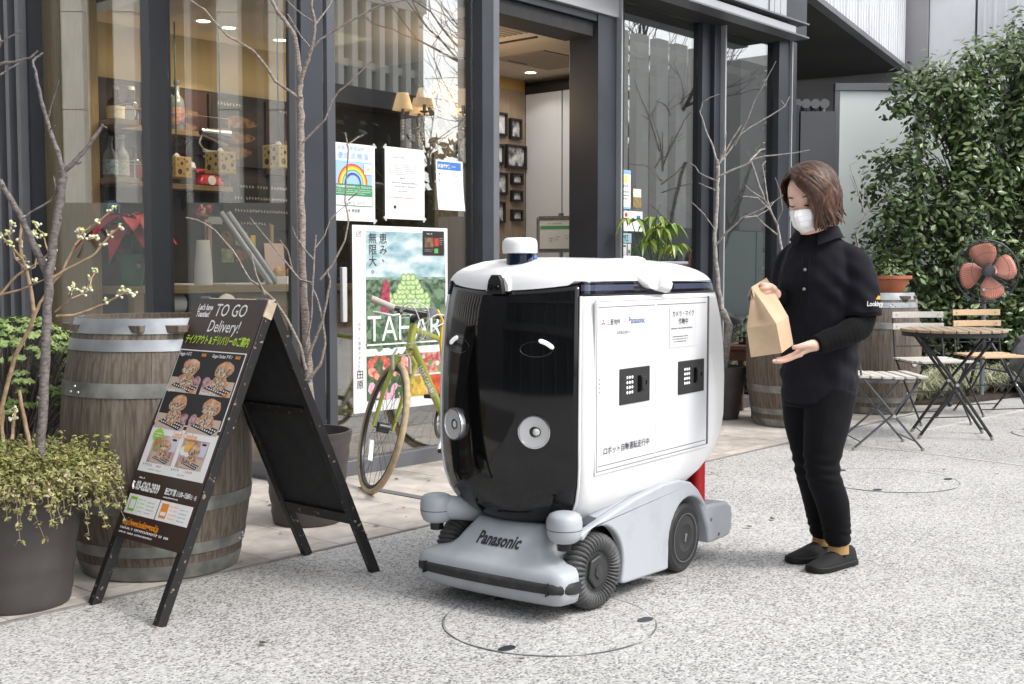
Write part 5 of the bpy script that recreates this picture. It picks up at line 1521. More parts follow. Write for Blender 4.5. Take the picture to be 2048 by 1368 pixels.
def sandwich(px, py_, s_, seed, z=0.0022):
    MB().prism([(px - 0.085 * s_, py_ - 0.062 * s_), (px + 0.085 * s_, py_ - 0.062 * s_), (px + 0.085 * s_, py_ - 0.01 * s_), (px - 0.085 * s_, py_ - 0.01 * s_)], z - 0.0004, z - 0.0003).build('table_print', board_p, pr, sharp=0)
    MB().prism([(px - 0.072 * s_, py_ - 0.040 * s_), (px + 0.055 * s_, py_ - 0.062 * s_), (px + 0.083 * s_, py_ - 0.040 * s_), (px - 0.03 * s_, py_ - 0.022 * s_)], z - 0.00025, z - 0.00015).build('check_print', ink, pr, sharp=0)
    q_ = MB()
    for i in range(9):
        for j in range(2):
            u_, v_ = (i + 0.5) / 9, (j + 0.5) / 2
            cx = px + s_ * (-0.066 + 0.118 * u_ + 0.03 * v_)
            cy = py_ + s_ * (-0.040 - 0.018 * u_ + 0.016 * v_)
            q_.box((cx, cy, z - 0.0001), (0.007 * s_, 0.005 * s_, 0.0001))
    tag(q_.build('check_dots', check_p, pr, sharp=0), kind='stuff')
    blob(pr, 'bread_print', px + 0.005 * s_, py_ - 0.018 * s_, 0.044 * s_, 0.026 * s_, bread, z + 0.0002, seed)
    blob(pr, 'filling_print', px + 0.002 * s_, py_ - 0.022 * s_, 0.034 * s_, 0.018 * s_, filling, z + 0.0004, seed + 1, 0.3)
    blob(pr, 'bread_print', px + 0.010 * s_, py_ + 0.028 * s_, 0.048 * s_, 0.030 * s_, bread, z + 0.0006, seed + 2)
    blob(pr, 'filling_print', px + 0.004 * s_, py_ + 0.018 * s_, 0.038 * s_, 0.015 * s_, filling, z + 0.0008, seed + 3, 0.3)
    blob(pr, 'crust_print', px + 0.018 * s_, py_ + 0.043 * s_, 0.034 * s_, 0.012 * s_, mat('crust_print', (0.50, 0.24, 0.11), 0.5, rgb2=(0.68, 0.46, 0.32), vscale=50), z + 0.001, seed + 4)
    blob(pr, 'salad_print', px - 0.068 * s_ if seed % 2 else px + 0.068 * s_, py_ - 0.018 * s_, 0.02 * s_, 0.018 * s_, mat('onion_print', (0.22, 0.06, 0.09), 0.6, rgb2=(0.5, 0.35, 0.36), vscale=60), z + 0.0003, seed + 5)


cells = [(0.100, 0.325, 'Haggis ハギス', '¥600'), (0.292, 0.325, 'Ginger Chicken チキン', '¥600'), (0.100, 0.478, 'Vegetable ベジタブル', '¥600'), (0.292, 0.478, 'Prosciutto 生ハム', '¥700')]
for k, (cx, ck, nm, yen) in enumerate(cells):
    sandwich(cx + 0.004, py(ck + 0.004), 1.02, 40 + 7 * k)
    ty = py(ck - 0.076)
    text(pr, nm, cx - 0.078, ty, 0.0165, white, z=0.004, sx=0.72, bold=0.02, shear=0.1)
    text(pr, yen, cx + 0.052, ty, 0.0165, orange, z=0.004, sx=0.8, bold=0.03)
# lunch combos
y0, y1 = py(0.735), py(0.550)
rect(pr, 'white_field', 0.012, y0, PW - 0.024, y1 - y0, white, 0.0014)
text(pr, 'Lunch Combos', 0.215, y1 - 0.028, 0.030, orange, align='CENTER', sx=0.75, bold=0.015)
MB().prism([(0.062 + 0.034 * (1 if i % 2 else 0.82) * math.cos(2 * PI * i / 36), y1 - 0.030 + 0.026 * (1 if i % 2 else 0.82) * math.sin(2 * PI * i / 36)) for i in range(36)], 0.0015, 0.0019).build('starburst', mat('print_burst', (0.30, 0.55, 0.06), 0.5), pr, sharp=0)
fine_print(pr, 0.042, y1 - 0.026, 0.04, 2, white, lh=0.010, h=0.005, z=0.0023, seed=2)
for k, x in enumerate((0.045, 0.215)):
    rect(pr, 'picture_ground', x, y0 + 0.034, 0.148, 0.098, mat('cafe_table_print', (0.30, 0.17, 0.13), 0.6, rgb2=(0.62, 0.52, 0.46), vscale=9), 0.0018)
    sandwich(x + 0.075, y0 + 0.078, 0.68, 80 + 11 * k, 0.0024)
    MB().prism([(x + 0.105, y0 + 0.080), (x + 0.140, y0 + 0.080), (x + 0.142, y0 + 0.126), (x + 0.103, y0 + 0.126)], 0.0020, 0.0023).build('mug_print', mat('mug_print', (0.55, 0.55, 0.68), 0.5), pr, sharp=0)
    blob(pr, 'coffee_print', x + 0.123, y0 + 0.121, 0.014, 0.004, ink, 0.0026, 3, 0.0)
    if k == 0:
        MB().prism([(x + 0.012, y0 + 0.075), (x + 0.04, y0 + 0.075), (x + 0.043, y0 + 0.122), (x + 0.009, y0 + 0.122)], 0.0020, 0.0023).build('salad_print', mat('salad_glass_print', (0.50, 0.12, 0.06), 0.5, rgb2=(0.25, 0.35, 0.10), vscale=40), pr, sharp=0)
    else:
        blob(pr, 'plate_print', x + 0.036, y0 + 0.092, 0.034, 0.02, white, 0.0023, 8, 0.03)
        for j in range(7):
            MB().box((x + 0.022 + 0.006 * j, y0 + 0.107, 0.0026), (0.005, 0.036, 0.0003), Matrix.Rotation(R(14 - 6 * j), 3, 'Z')).build('fries_print', mat('fries_print', (0.75, 0.42, 0.10), 0.5), pr, sharp=0)
    fine_print(pr, x - 0.012, y0 + 0.020, 0.075, 1, ink_grey, h=0.010, seed=50 + k, fill=1)
    fine_print(pr, x + 0.068, y0 + 0.020, 0.045, 1, mat('print_rose', (0.55, 0.2, 0.2)), h=0.009, seed=53 + k, fill=1)
    fine_print(pr, x + 0.03, y0 + 0.008, 0.08, 1, ink_grey, h=0.005, seed=56 + k, fill=1)
fine_print(pr, 0.040, py(0.764), 0.055, 1, white, h=0.006, seed=1, fill=1)
MB().tube([(0.022, py(0.780), 0.0016), (0.018, py(0.790), 0.0016), (0.022, py(0.802), 0.0016), (0.030, py(0.806), 0.0016)], [0.005, 0.0035, 0.0035, 0.005], 8).build('phone_mark', white, pr)
text(pr, '03-6262-2939', 0.038, py(0.808), 0.041, white, bold=0.04, sx=0.60)
text(pr, '配達時間 11:00~15:00', 0.212, py(0.802), 0.0235, white, bold=0.03, sx=0.66)
text(pr, '土・日・祝', 0.335, py(0.802), 0.016, white, sx=0.7, bold=0.02)
fine_print(pr, 0.212, py(0.818), 0.15, 1, white, h=0.005, seed=4, fill=1)
y0, y1 = py(0.905), py(0.828)
for k, (x, c_) in enumerate(((0.020, (0.22, 0.50, 0.05)), (0.208, (0.75, 0.25, 0.04)))):
    rect(pr, 'white_field', x, y0, 0.182, y1 - y0, white, 0.0014)
    cm = mat('card_mark_%d' % k, c_, 0.5)
    rect(pr, 'card_mark', x + 0.014, y0 + 0.010, 0.040, y1 - y0 - 0.018, cm, 0.0018)
    rect(pr, 'card_window', x + 0.020, y0 + 0.018, 0.028, y1 - y0 - 0.036 if k == 0 else 0.012, white, 0.0022)
    fine_print(pr, x + 0.062, y1 - 0.016, 0.05, 4, cm, lh=0.013, h=0.005, seed=60 + k)
    fine_print(pr, x + 0.118, y1 - 0.020, 0.05, 4, ink_grey, lh=0.012, h=0.005, seed=64 + k)
text(pr, 'http://www.lookinggood.jp', 0.036, py(0.948), 0.030, orange, bold=0.03, sx=0.66)
fine_print(pr, 0.032, py(0.966), 0.33, 1, white, h=0.0085, seed=70, fill=1)
fine_print(pr, 0.032, py(0.982), 0.33, 1, white, h=0.0065, seed=71, fill=1)
for b_ in (fl_, bl_):
    MB().box((AW / 2, 0.004, -0.017), (0.0285, 0.008, 0.0345)).build('foot_wear', rawwood, b_)

# ------------------------------------------------------------ barrels
stave_m = [mat('stave_%d' % i, c, 0.75, rgb2=c2, vscale=9, stretch=(9, 9, 0.8), bump=0.3, bscale=60, detail=6) for i, (c, c2) in enumerate([
    ((0.088, 0.069, 0.053), (0.175, 0.145, 0.116)), ((0.098, 0.077, 0.058), (0.195, 0.162, 0.130)), ((0.078, 0.060, 0.047), (0.16, 0.128, 0.10))])]
hoop_m = mat('galvanised_hoop', (0.25, 0.265, 0.285), 0.5, 0.5, rgb2=(0.42, 0.44, 0.46), vscale=7, detail=6)
hoop_old = mat('weathered_hoop', (0.13, 0.135, 0.125), 0.6, 0.4, rgb2=(0.30, 0.30, 0.28), vscale=9, detail=6)
HB = 0.93


def barrel_r(z):
    u = (z / HB) * 2 - 1
    return 0.345 - 0.065 * u * u


stave_meshes = {}


def barrel(label, loc, rz, first=False):
    t_ = thing('wine_barrel', label, 'barrel', loc, (0, 0, rz), 'old wine barrels used as stands')
    N = 24
    for k in range(N):
        key = k % 3
        if key not in stave_meshes:
            a = 2 * PI / N / 2 * 0.985
            rings_ = []
            for i in range(15):
                z = HB * i / 14
                r_ = barrel_r(z)
                rings_.append([Vector((r_ * math.cos(t2), r_ * math.sin(t2), z)) for t2 in (-a, -a * 0.5, 0, a * 0.5, a)] +
                              [Vector(((r_ - 0.025) * math.cos(t2), (r_ - 0.025) * math.sin(t2), z)) for t2 in (a, -a)])
            stave_meshes[key] = MB().loft(rings_).build('stave', stave_m[key], t_, sharp=30)
            stave_meshes[key].rotation_euler = (0, 0, 2 * PI * k / N)
        else:
            q_ = piece(stave_meshes[key])
            q_.parent = t_
            q_.rotation_euler = (0, 0, 2 * PI * k / N)
    for i, (z0, z1) in enumerate(((0.875, 0.928), (0.815, 0.855), (0.655, 0.705), (0.245, 0.295), (0.09, 0.130), (0.004, 0.055))):
        key = 'hoop%d' % i
        if key not in stave_meshes:
            zs = [z0, z0 + 0.002, (z0 + z1) / 2, z1 - 0.002, z1]
            prof = [(barrel_r(z0) + 0.0005, z0)] + [(barrel_r(z) + 0.0035, z) for z in zs] + [(barrel_r(z1) + 0.0005, z1)]
            h_ = MB().lathe(prof, 64, cap=False).build('hoop', hoop_m if i < 2 else hoop_old, t_, sharp=50)
            stave_meshes[key] = h_
        else:
            q_ = piece(stave_meshes[key])
            q_.parent = t_
        for j in range(3):
            key2 = 'rivet%d%d' % (i, j)
            a = 0.6 + 1.1 * i
            zz = z0 + (z1 - z0) * (0.3 + 0.4 * (j % 2))
            r_ = barrel_r(zz) + 0.003
            aa = a + 0.07 * j
            q_ = stave_meshes.get('rivet')
            if q_ is None:
                q_ = stave_meshes['rivet'] = MB().ball((0, 0, 0), (0.0065, 0.0065, 0.0065), 8, 5).build('rivet', alu, t_)
            else:
                q_ = piece(q_)
                q_.parent = t_
            q_.location = (r_ * math.cos(aa), r_ * math.sin(aa), zz)
    if 'head' not in stave_meshes:
        stave_meshes['head'] = [MB().bb(-0.27 if abs(k) < 2 else -0.20, 0.27 if abs(k) < 2 else 0.20, 0.108 * k - 0.053, 0.108 * k + 0.053, 0.88, 0.905).build('head_board', stave_m[k % 3], t_, bevel=0.002) for k in (-2, -1, 0, 1, 2)]
    else:
        for q_ in stave_meshes['head']:
            piece(q_).parent = t_
    return t_


barrel('large old wine barrel behind the planter and menu board', (2.40, 3.85, 0.006), 0.3)
b2 = barrel('wine barrel with a pale bung just behind the paper bag and woman', (7.64, 3.98, 0.006), 1.0)
b3 = barrel('wine barrel carrying the terracotta trough near the bistro table', (8.763, 3.877, 0.006), 2.2)
bung_m = mat('bung_grey', (0.42, 0.42, 0.40), 0.6)
for b_, az, z in ((b2, -2.47, 0.46), (b3, -1.75, 0.40)):
    a = az - b_.rotation_euler.z
    r_ = barrel_r(z)
    MB().tube([(r_ * math.cos(a) * 0.98, r_ * math.sin(a) * 0.98, z), ((r_ + 0.006) * math.cos(a), (r_ + 0.006) * math.sin(a), z)], [0.036, 0.034], 20).build('bung', bung_m, b_)
t = thing('terracotta_trough', 'orange terracotta trough with a small plant on the far barrel', 'planter', (8.80, 3.80, 0.93), (0, 0, R(-45)))
terra = mat('terracotta', (0.40, 0.135, 0.07), 0.75, var=0.15, vscale=9, bump=0.15)
MB().lathe([(0.11, 0.0), (0.125, 0.02), (0.165, 0.105), (0.185, 0.11), (0.187, 0.135), (0.172, 0.135), (0.165, 0.12)], 28, M=Matrix.Diagonal((1.0, 0.75, 1)), cap=False).build('pot', terra, t)
MB().lathe([(0.001, 0.118), (0.166, 0.116)], 24, M=Matrix.Diagonal((1.0, 0.75, 1)), cap=False).build('soil', soil, t)
rr = random.Random(4)
b = MB()
for k in range(260):
    a, q = rr.uniform(0, 6.28), rr.uniform(0, 0.15)
    leaf_quads(b, (q * math.cos(a), 0.7 * q * math.sin(a), rr.uniform(0.12, 0.30 - q)), (math.cos(a), math.sin(a), 0.8), 0.035, rr)
b.build('foliage', mat('trough_leaf', (0.04, 0.08, 0.02), 0.5, rgb2=(0.13, 0.18, 0.05), vscale=14), t, sharp=0)

# ------------------------------------------------------------ planters and saplings


def trunk_thing(name, label, skel, m, origin, cat='tree', n=8, extra=None):
    t_ = thing(name, label, cat, origin)
    for i, (r0, r1, pts) in enumerate(skel):
        k_ = len(pts)
        P_ = [Vector(p) - Vector(origin) for p in pts]
        # finer path with a little crookedness
        fine, rs = [], []
        rr_ = random.Random(i * 13 + k_)
        for a_ in range(k_ - 1):
            for s_ in range(3):
                u_ = s_ / 3
                q_ = P_[a_].lerp(P_[a_ + 1], u_)
                if s_:
                    q_ = q_ + Vector((rr_.uniform(-1, 1), rr_.uniform(-1, 1), rr_.uniform(-1, 1))) * r0 * 0.25
                fine.append(q_)
                rs.append(r0 + (r1 - r0) * (a_ + u_) / (k_ - 1))
        fine.append(P_[-1])
        rs.append(r1)
        rs = [x * (1 + 0.10 * math.sin(3.1 * j + i)) for j, x in enumerate(rs)]
        b_ = MB().tube(fine, rs, n if r0 > 0.006 else 6)
        if extra:
            extra(b_, fine, rs, rr_)
        b_.build('trunk' if i == 0 else 'branch', m, t_, sharp=60)
    return t_


def knots(b_, fine, rs, rr_):
    for j in range(2, len(fine) - 1, 3):
        d_ = Vector((rr_.uniform(-1, 1), rr_.uniform(-1, 1), 0.5)).normalized()
        b_.tube([fine[j], fine[j] + d_ * rs[j] * 1.5], [rs[j] * 0.55, rs[j] * 0.25], 5)


def pot(name, label, loc, r0, r1, h, n=48, group='dark plastic planters'):
    t_ = thing(name, label, 'planter', loc, group=group)
    prof = [(r0 * 0.97, 0.0), (r0, 0.012)]
    for i in range(13):
        u = i / 12
        prof.append((r0 + (r1 - r0) * u + 0.0035 * math.sin(u * 26), 0.02 + (h - 0.06) * u))
    prof += [(r1 * 1.005, h - 0.035), (r1 * 1.03, h - 0.02), (r1 * 1.03, h), (r1 * 0.965, h), (r1 * 0.95, h - 0.07)]
    MB().lathe(prof, n, cap=False).build('pot', plastic_pot, t_, sharp=60)
    MB().lathe([(0.001, h - 0.055), (r1 * 0.955, h - 0.065)], n, cap=False).build('soil', soil, t_)
    return t_


pot('planter', 'big dark planter at the left edge overgrown with creeping thyme', (1.80, 3.745, 0.006), 0.165, 0.215, 0.46)
pot('planter', 'dark planter with the birch sapling behind the menu board', (3.235, 4.02, 0.006), 0.150, 0.192, 0.40)
pot('planter', 'dark tapered planter between the robot and the bung barrel', (7.56, 4.52, 0.006), 0.115, 0.172, 0.39)
t1 = trunk_thing('bare_sapling', 'slender dark barked sapling in the left planter', SAPLING_LEFT, bark_dark, (1.79, 3.74, 0.42), extra=knots)
t2 = trunk_thing('birch_sapling', 'tall bare birch sapling in the planter behind the menu board', BIRCH_SAPLING, bark, (3.23, 4.02, 0.36), extra=knots)
t3 = trunk_thing('grey_sapling', 'pale grey bare sapling between robot and woman by the right panes', GREY_SAPLING, bark_grey, (7.3, 4.35, 0.35), extra=knots)
t3.location = (7.3, 4.35, 0.35)
# lower trunk of the grey sapling, down to its planter
MB().tube([(0.26, 0.17, 0.0), (0.22, 0.10, 0.35), Vector(GREY_SAPLING[0][2][0]) - Vector((7.3, 4.35, 0.35))], [0.03, 0.028, 0.026], 10).build('trunk', bark_grey, t3, sharp=60)
t4 = trunk_thing('bare_shrub', 'thin leafless shrub beside the cafe corner left of the woman', BARE_SHRUB, bark_grey, (8.3, 4.3, 0.006), 'shrub')
MB().tube([Vector((0, 0, 0)), Vector((0, 0.02, 0.7)), Vector(BARE_SHRUB[0][2][0]) - Vector((8.3, 4.3, 0.006))], [0.014, 0.012, 0.010], 8).build('trunk', bark_grey, t4)
t5 = trunk_thing('bare_twig_bush', 'leafless twiggy bush against the white glass screen', BARE_TWIGS, bark_grey, (9.9, 4.4, 0.006), 'shrub')
MB().tube([Vector((0, 0, 0)), Vector((0, 0.02, 0.7)), Vector(BARE_TWIGS[0][2][0]) - Vector((9.9, 4.4, 0.006))], [0.014, 0.012, 0.010], 8).build('trunk', bark_grey, t5)
sh_ = trunk_thing('budding_shrub', 'paperbush with pale round buds leaning over the left planter', BUDDING_SHRUB, twig, (1.85, 3.86, 0.42), 'shrub', extra=knots)
rr = random.Random(31)
bud_m = mat('bud_cream', (0.62, 0.60, 0.44), 0.7, rgb2=(0.78, 0.76, 0.62), vscale=60)
leafbud = mat('bud_yellow', (0.42, 0.45, 0.16), 0.7)
for (r0, r1, pts) in BUDDING_SHRUB[1:]:
    if r0 > 0.0075:
        continue
    spots = [(pts[-1], 4)] + ([(pts[-2], 2)] if len(pts) > 2 else []) + ([(pts[-3], 2)] if len(pts) > 4 else [])
    for p_, n_ in spots:
        b = MB()
        lfm = MB()
        p_ = Vector(p_) - Vector((1.85, 3.86, 0.42))
        for k in range(n_ + rr.randrange(3)):
            d_ = Vector((rr.uniform(-1, 1), rr.uniform(-1, 1), rr.uniform(-0.6, 1))).normalized()
            c_ = p_ + d_ * rr.uniform(0.005, 0.02)
            b.ball(c_, rr.uniform(0.0036, 0.0060), 8, 6)
            b.tube([p_, c_], 0.0012, 4)
        for k in range(3):
            leaf_quads(lfm, p_ + Vector((rr.uniform(-.01, .01), rr.uniform(-.01, .01), rr.uniform(0, .015))), (rr.uniform(-1, 1), rr.uniform(-1, 0), 0.4), 0.018, rr)
        b.build('flower_bud', bud_m, sh_)
        lfm.build('young_leaf', leafbud, sh_, sharp=0)
# creeping thyme spilling over the rim
t = tag(bpy.data.objects.new('creeping_thyme', None), 'olive brown creeping plant spilling over the left planter rim', 'plant')
COL.objects.link(t)
t.location = (1.80, 3.745, 0.44)
rr = random.Random(8)
thy = [MB(), MB(), MB(), MB()]
stems = MB()


def sprig(p, d, l, mats_, fall=0.0):
    pts = [p]
    n_ = 5
    for i in range(n_):
        d = (d + Vector((rr.uniform(-.35, .35), rr.uniform(-.35, .35), rr.uniform(-.3, .25) - fall))).normalized()
        p = p + d * l / n_
        pts.append(p)
        for j in range(7):
            o_ = Vector((rr.uniform(-1, 1), rr.uniform(-1, 1), rr.uniform(-1, 1))) * 0.010
            q_ = p + o_
            if math.hypot(q_.x, q_.y) < 0.228 and q_.z < -0.0:
                continue
            leaf_quads(thy[rr.choice(mats_)], q_, (o_.x, o_.y, o_.z + 0.006), rr.uniform(0.012, 0.021), rr, aspect=0.42)
    stems.tube(pts, 0.0011, 4, cap=False)


for k in range(520):
    a = rr.uniform(0, 2 * PI)
    q = 0.235 * math.sqrt(rr.random())
    p = Vector((q * math.cos(a), q * math.sin(a), 0.0))
    d = Vector((math.cos(a) * 0.7, math.sin(a) * 0.7, rr.uniform(0.2, 1.1)))
    sprig(p, d, rr.uniform(0.05, 0.12), [0, 0, 1, 2])
for k in range(420):
    a = rr.uniform(PI * 1.05, PI * 2.15) if k % 4 else rr.uniform(0, 2 * PI)
    p = Vector((0.222 * math.cos(a), 0.222 * math.sin(a), 0.02))
    long_ = rr.random() < 0.12
    sprig(p, Vector((math.cos(a), math.sin(a), 0.3)), rr.uniform(0.14, 0.30) if long_ else rr.uniform(0.06, 0.13), [0, 1, 1, 3], 0.5 if long_ else 0.25)
for k, (b, c, c2) in enumerate(zip(thy, ((0.17, 0.155, 0.045), (0.20, 0.19, 0.055), (0.11, 0.15, 0.03), (0.27, 0.235, 0.13)), ((0.30, 0.27, 0.10), (0.33, 0.32, 0.11), (0.20, 0.26, 0.06), (0.42, 0.38, 0.24)))):
    tag(b.build('foliage', mat('thyme_%d' % k, c, 0.7, rgb2=c2, vscale=25), t, sharp=0), kind='stuff')
tag(stems.build('runner', mat('thyme_stem', (0.24, 0.18, 0.12), 0.8), t, sharp=0), kind='stuff')
# bright feathery green behind the trunk, azalea bush in the corner
t = thing('feathery_plant', 'bright green feathery plant growing behind the left sapling trunk', 'plant', (1.78, 3.86, 0.44))
b = MB()
for k in range(900):
    a, q = rr.uniform(0, 2 * PI), rr.gauss(0, 0.09)
    p = Vector((q * math.cos(a) - 0.04, q * math.sin(a) * 0.6 + 0.06, rr.uniform(0.0, 0.17) * max(0.2, 1 - abs(q) * 4)))
    leaf_quads(b, p, (rr.uniform(-1, 1), rr.uniform(-1, 0.3), 0.4), 0.026, rr, aspect=0.22)
tag(b.build('foliage', mat('feather_green', (0.07, 0.13, 0.02), 0.6, rgb2=(0.17, 0.26, 0.05), vscale=20), t, sharp=0), kind='stuff')
t = thing('azalea_bush', 'rounded light green azalea bush behind the left planter', 'shrub', (2.12, 4.45, 0.006))
b, st = MB(), MB()
for k in range(430):
    a, e = rr.uniform(0, 2 * PI), rr.uniform(-0.35, 1.2)
    q = 0.33 * rr.uniform(0.72, 1.05)
    c_ = Vector((q * 1.0 * math.cos(a) * math.cos(e), q * math.sin(a) * math.cos(e), 0.66 + 0.26 * math.sin(e)))
    st.tube([(0.3 * c_.x, 0.3 * c_.y, 0.42), tuple(c_)], 0.003, 4, cap=False)
    n_ = c_ - Vector((0, 0, 0.55))
    for j in range(10):
        aa = 2.4 * j
        o_ = Vector((math.cos(aa), math.sin(aa), 0.25 + 0.05 * j))
        leaf_quads(b, c_ + o_ * 0.016, n_.normalized() + o_ * 0.8, 0.031, rr, aspect=0.42)
for k in range(16):
    a = 2 * PI * k / 16
    st.tube([(0.05 * math.cos(a), 0.05 * math.sin(a), 0), (0.12 * math.cos(a), 0.12 * math.sin(a), 0.3), (0.25 * math.cos(a), 0.25 * math.sin(a), 0.62)], [0.010, 0.008, 0.004], 6)
tag(b.build('foliage', mat('azalea_leaf', (0.085, 0.145, 0.030), 0.5, rgb2=(0.23, 0.30, 0.09), vscale=16), t, sharp=0), kind='stuff')
st.build('stem', bark_dark, t)
# weathered wooden plant stand near the right window with a small plant
t = thing('plant_stand', 'small brown wooden plant stand behind the tapered planter', 'stand', (7.92, 4.52, 0.006), (0, 0, R(10)))
ow = mat('stand_wood', (0.16, 0.075, 0.04), 0.6, var=0.25, vscale=6, stretch=(2, 14, 14))
MB().bb(-0.22, 0.22, -0.16, 0.16, 0.50, 0.535).build('top', ow, t, bevel=0.004)
for x in (-0.18, 0.18):
    for y in (-0.12, 0.12):
        MB().bb(x - 0.02, x + 0.02, y - 0.02, y + 0.02, 0, 0.499).build('leg', ow, t, bevel=0.002)
MB().bb(-0.2, 0.2, -0.13, 0.13, 0.42, 0.498).build('apron', ow, t, bevel=0.002)
t = thing('pot_plant', 'small grey green plant on the wooden plant stand', 'plant', (7.90, 4.52, 0.542))
b = MB()
for k in range(240):
    a, q = rr.uniform(0, 6.28), rr.uniform(0, 0.16)
    leaf_quads(b, (q * math.cos(a), q * math.sin(a), rr.uniform(0.02, 0.24 - q)), (math.cos(a), math.sin(a), 0.7), 0.04, rr, aspect=0.4)
b.build('foliage', mat('greygreen_leaf', (0.06, 0.09, 0.04), 0.6, rgb2=(0.16, 0.20, 0.12), vscale=12), t, sharp=0)
MB().lathe([(0.06, 0), (0.09, 0.06), (0.08, 0.06)], 20).build('pot', plastic_pot, t)
# ------------------------------------------------------------ the delivery robot
RA = R(4.9)
rob = thing('delivery_robot', 'white four wheeled delivery robot with glossy black face and round headlamps', 'robot',
            (2.788 + 0.022 * math.sin(RA), 2.543 - 0.022 * math.cos(RA), 0.0), (0, 0, RA))
r_white = mat('robot_white', (0.745, 0.745, 0.75), 0.3, rgb2=(0.80, 0.80, 0.81), vscale=2.5, detail=7, coat=0.3, edge=(0.3, 0.55))
r_panel = mat('robot_panel', (0.66, 0.67, 0.70), 0.40, rgb2=(0.71, 0.72, 0.745), vscale=3, detail=7)
r_black = mat('robot_black_gloss', (0.004, 0.004, 0.0045), 0.06)
r_smoke = mat('robot_smoked_band', (0.012, 0.012, 0.018), 0.05)
r_blue = mat('robot_band_light', (0.075, 0.085, 0.135), 0.15, 0.2)
r_grey = mat('robot_grey', (0.335, 0.355, 0.385), 0.48, rgb2=(0.40, 0.42, 0.45), vscale=6, detail=8, edge=(0.30, 0.52), bump=0.03, bscale=600)
rubber = mat('rubber', (0.022, 0.022, 0.023), 0.65, rgb2=(0.055, 0.053, 0.050), vscale=14, detail=6, edge=(0.5, 0.75), bump=0.1, bscale=80)
r_hub = mat('hub_plastic', (0.03, 0.03, 0.032), 0.5)
seam = mat('seam_grey', (0.10, 0.10, 0.105), 0.6)
lensblack = mat('lens_black', (0.004, 0.004, 0.005), 0.06)


def lerp_tab(tab, z):
    for (z0, *a), (z1, *b) in zip(tab, tab[1:]):
        if z <= z1:
            t = (z - z0) / (z1 - z0)
            t = max(0, min(1, t))
            t = t * t * (3 - 2 * t) * 0.35 + t * 0.65
            return [p + (q - p) * t for p, q in zip(a, b)]
    return list(tab[-1][1:])


# height: front x, rear x, half width
BODY = [(0.255, 0.16, 0.62, 0.1), (0.268, 0.1, 0.74, 0.17), (0.29, 0.064, 0.83, 0.222), (0.325, 0.038, 0.9, 0.262), (0.365, 0.022, 0.96, 0.286), (0.42, 0.01, 1.035, 0.301), (0.48, 0.004, 1.09, 0.307), (0.56, 0.0, 1.112, 0.309), (0.7, 0.001, 1.116, 0.309), (0.82, 0.006, 1.108, 0.307), (0.92, 0.014, 1.092, 0.303), (1.0, 0.024, 1.066, 0.298), (1.067, 0.036, 1.03, 0.291)]
NF, NC, NS = 31, 8, 14
BULGE = 0.100


def outline(z, grow=0.0, tab=BODY, ax=0.050, ay=0.030, rc=0.09):
    """plan of the body at height z: bowed front, small front corners, flat sides, round rear corners"""
    xf, xr, w = lerp_tab(tab, z)
    w0 = w
    xf -= grow
    xr += grow
    w += grow
    ay = min(ay, w * 0.3)
    rc = min(rc, w * 0.6)
    pts = []
    for i in range(NF):                       # front, from right (-y) to left (+y)
        y = -(w - ay) + 2 * (w - ay) * i / (NF - 1)
        pts.append((xf + BULGE * (y / w0) ** 2, y))
    xe = xf + BULGE * ((w - ay) / w0) ** 2
    xc = xe + ax
    for i in range(1, NC + 1):                # left front corner
        t = PI / 2 * i / NC
        pts.append((xc - ax * math.cos(t), w - ay + ay * math.sin(t)))
    for i in range(1, NS):
        pts.append((xc + (xr - rc - xc) * i / NS, w))
    for i in range(NC + 1):
        t = PI / 2 * i / NC
        pts.append((xr - rc + rc * math.sin(t), w - rc + rc * math.cos(t)))
    for i in range(1, 8):
        pts.append((xr, (w - rc) * (1 - 2 * i / 8)))
    for i in range(NC + 1):
        t = PI / 2 * i / NC
        pts.append((xr - rc + rc * math.cos(t), -(w - rc) - rc * math.sin(t)))
    for i in range(1, NS):
        pts.append((xr - rc - (xr - rc - xc) * i / NS, -w))
    for i in range(NC):
        t = PI / 2 * (1 - i / NC)
        pts.append((xc - ax * math.cos(t), -(w - ay) - ay * math.sin(t)))
    return [Vector((x, y, z)) for x, y in pts]


NTOT = len(outline(0.7))
I_L = NF - 1                      # left end of the bowed front
front_idx = list(range(0, NF))
side_idx = list(range(NF - 1, NTOT)) + [0]


def skin(name, zs, idx, m, grow=0.0, sharp=38, thick=0.0, fn=None, parent=None):
    rings = []
    for z in zs:
        o_ = outline(z, grow)
        rings.append([o_[i] for i in idx])
    if fn:
        rings = fn(rings)
    b = MB().loft(rings, 0, cap=False, closed=False)
    o = b.build(name, m, parent or rob, sharp=sharp)
    if thick:
        s_ = o.modifiers.new('wall', 'SOLIDIFY')
        s_.thickness = thick
        s_.offset = -1
    return o


zs_all = [0.255, 0.261, 0.268, 0.279, 0.290, 0.307, 0.325, 0.345, 0.365, 0.395, 0.42, 0.45, 0.48, 0.52, 0.56, 0.63, 0.70, 0.76, 0.82, 0.87, 0.92, 0.96, 1.0, 1.02]
zs_f = zs_all + [1.045, 1.067]


def front_fn(rings):
    """the upper edge of the black face dips towards the middle"""
    out = []
    for r_, z in zip(rings, zs_f):
        q = []
        for p in r_:
            k = max(0.0, (p.z - 0.9) / 0.167)
            dip = 0.030 * (1 - (p.y / 0.3) ** 2) * k
            q.append(Vector((p.x, p.y, p.z - max(0, dip))))
        out.append(q)
    return out


skin('front_panel', zs_f, front_idx, r_black, 0.001, thick=0.012, fn=front_fn)
skin('body_shell', zs_all, side_idx, r_white, 0.0, thick=0.012)
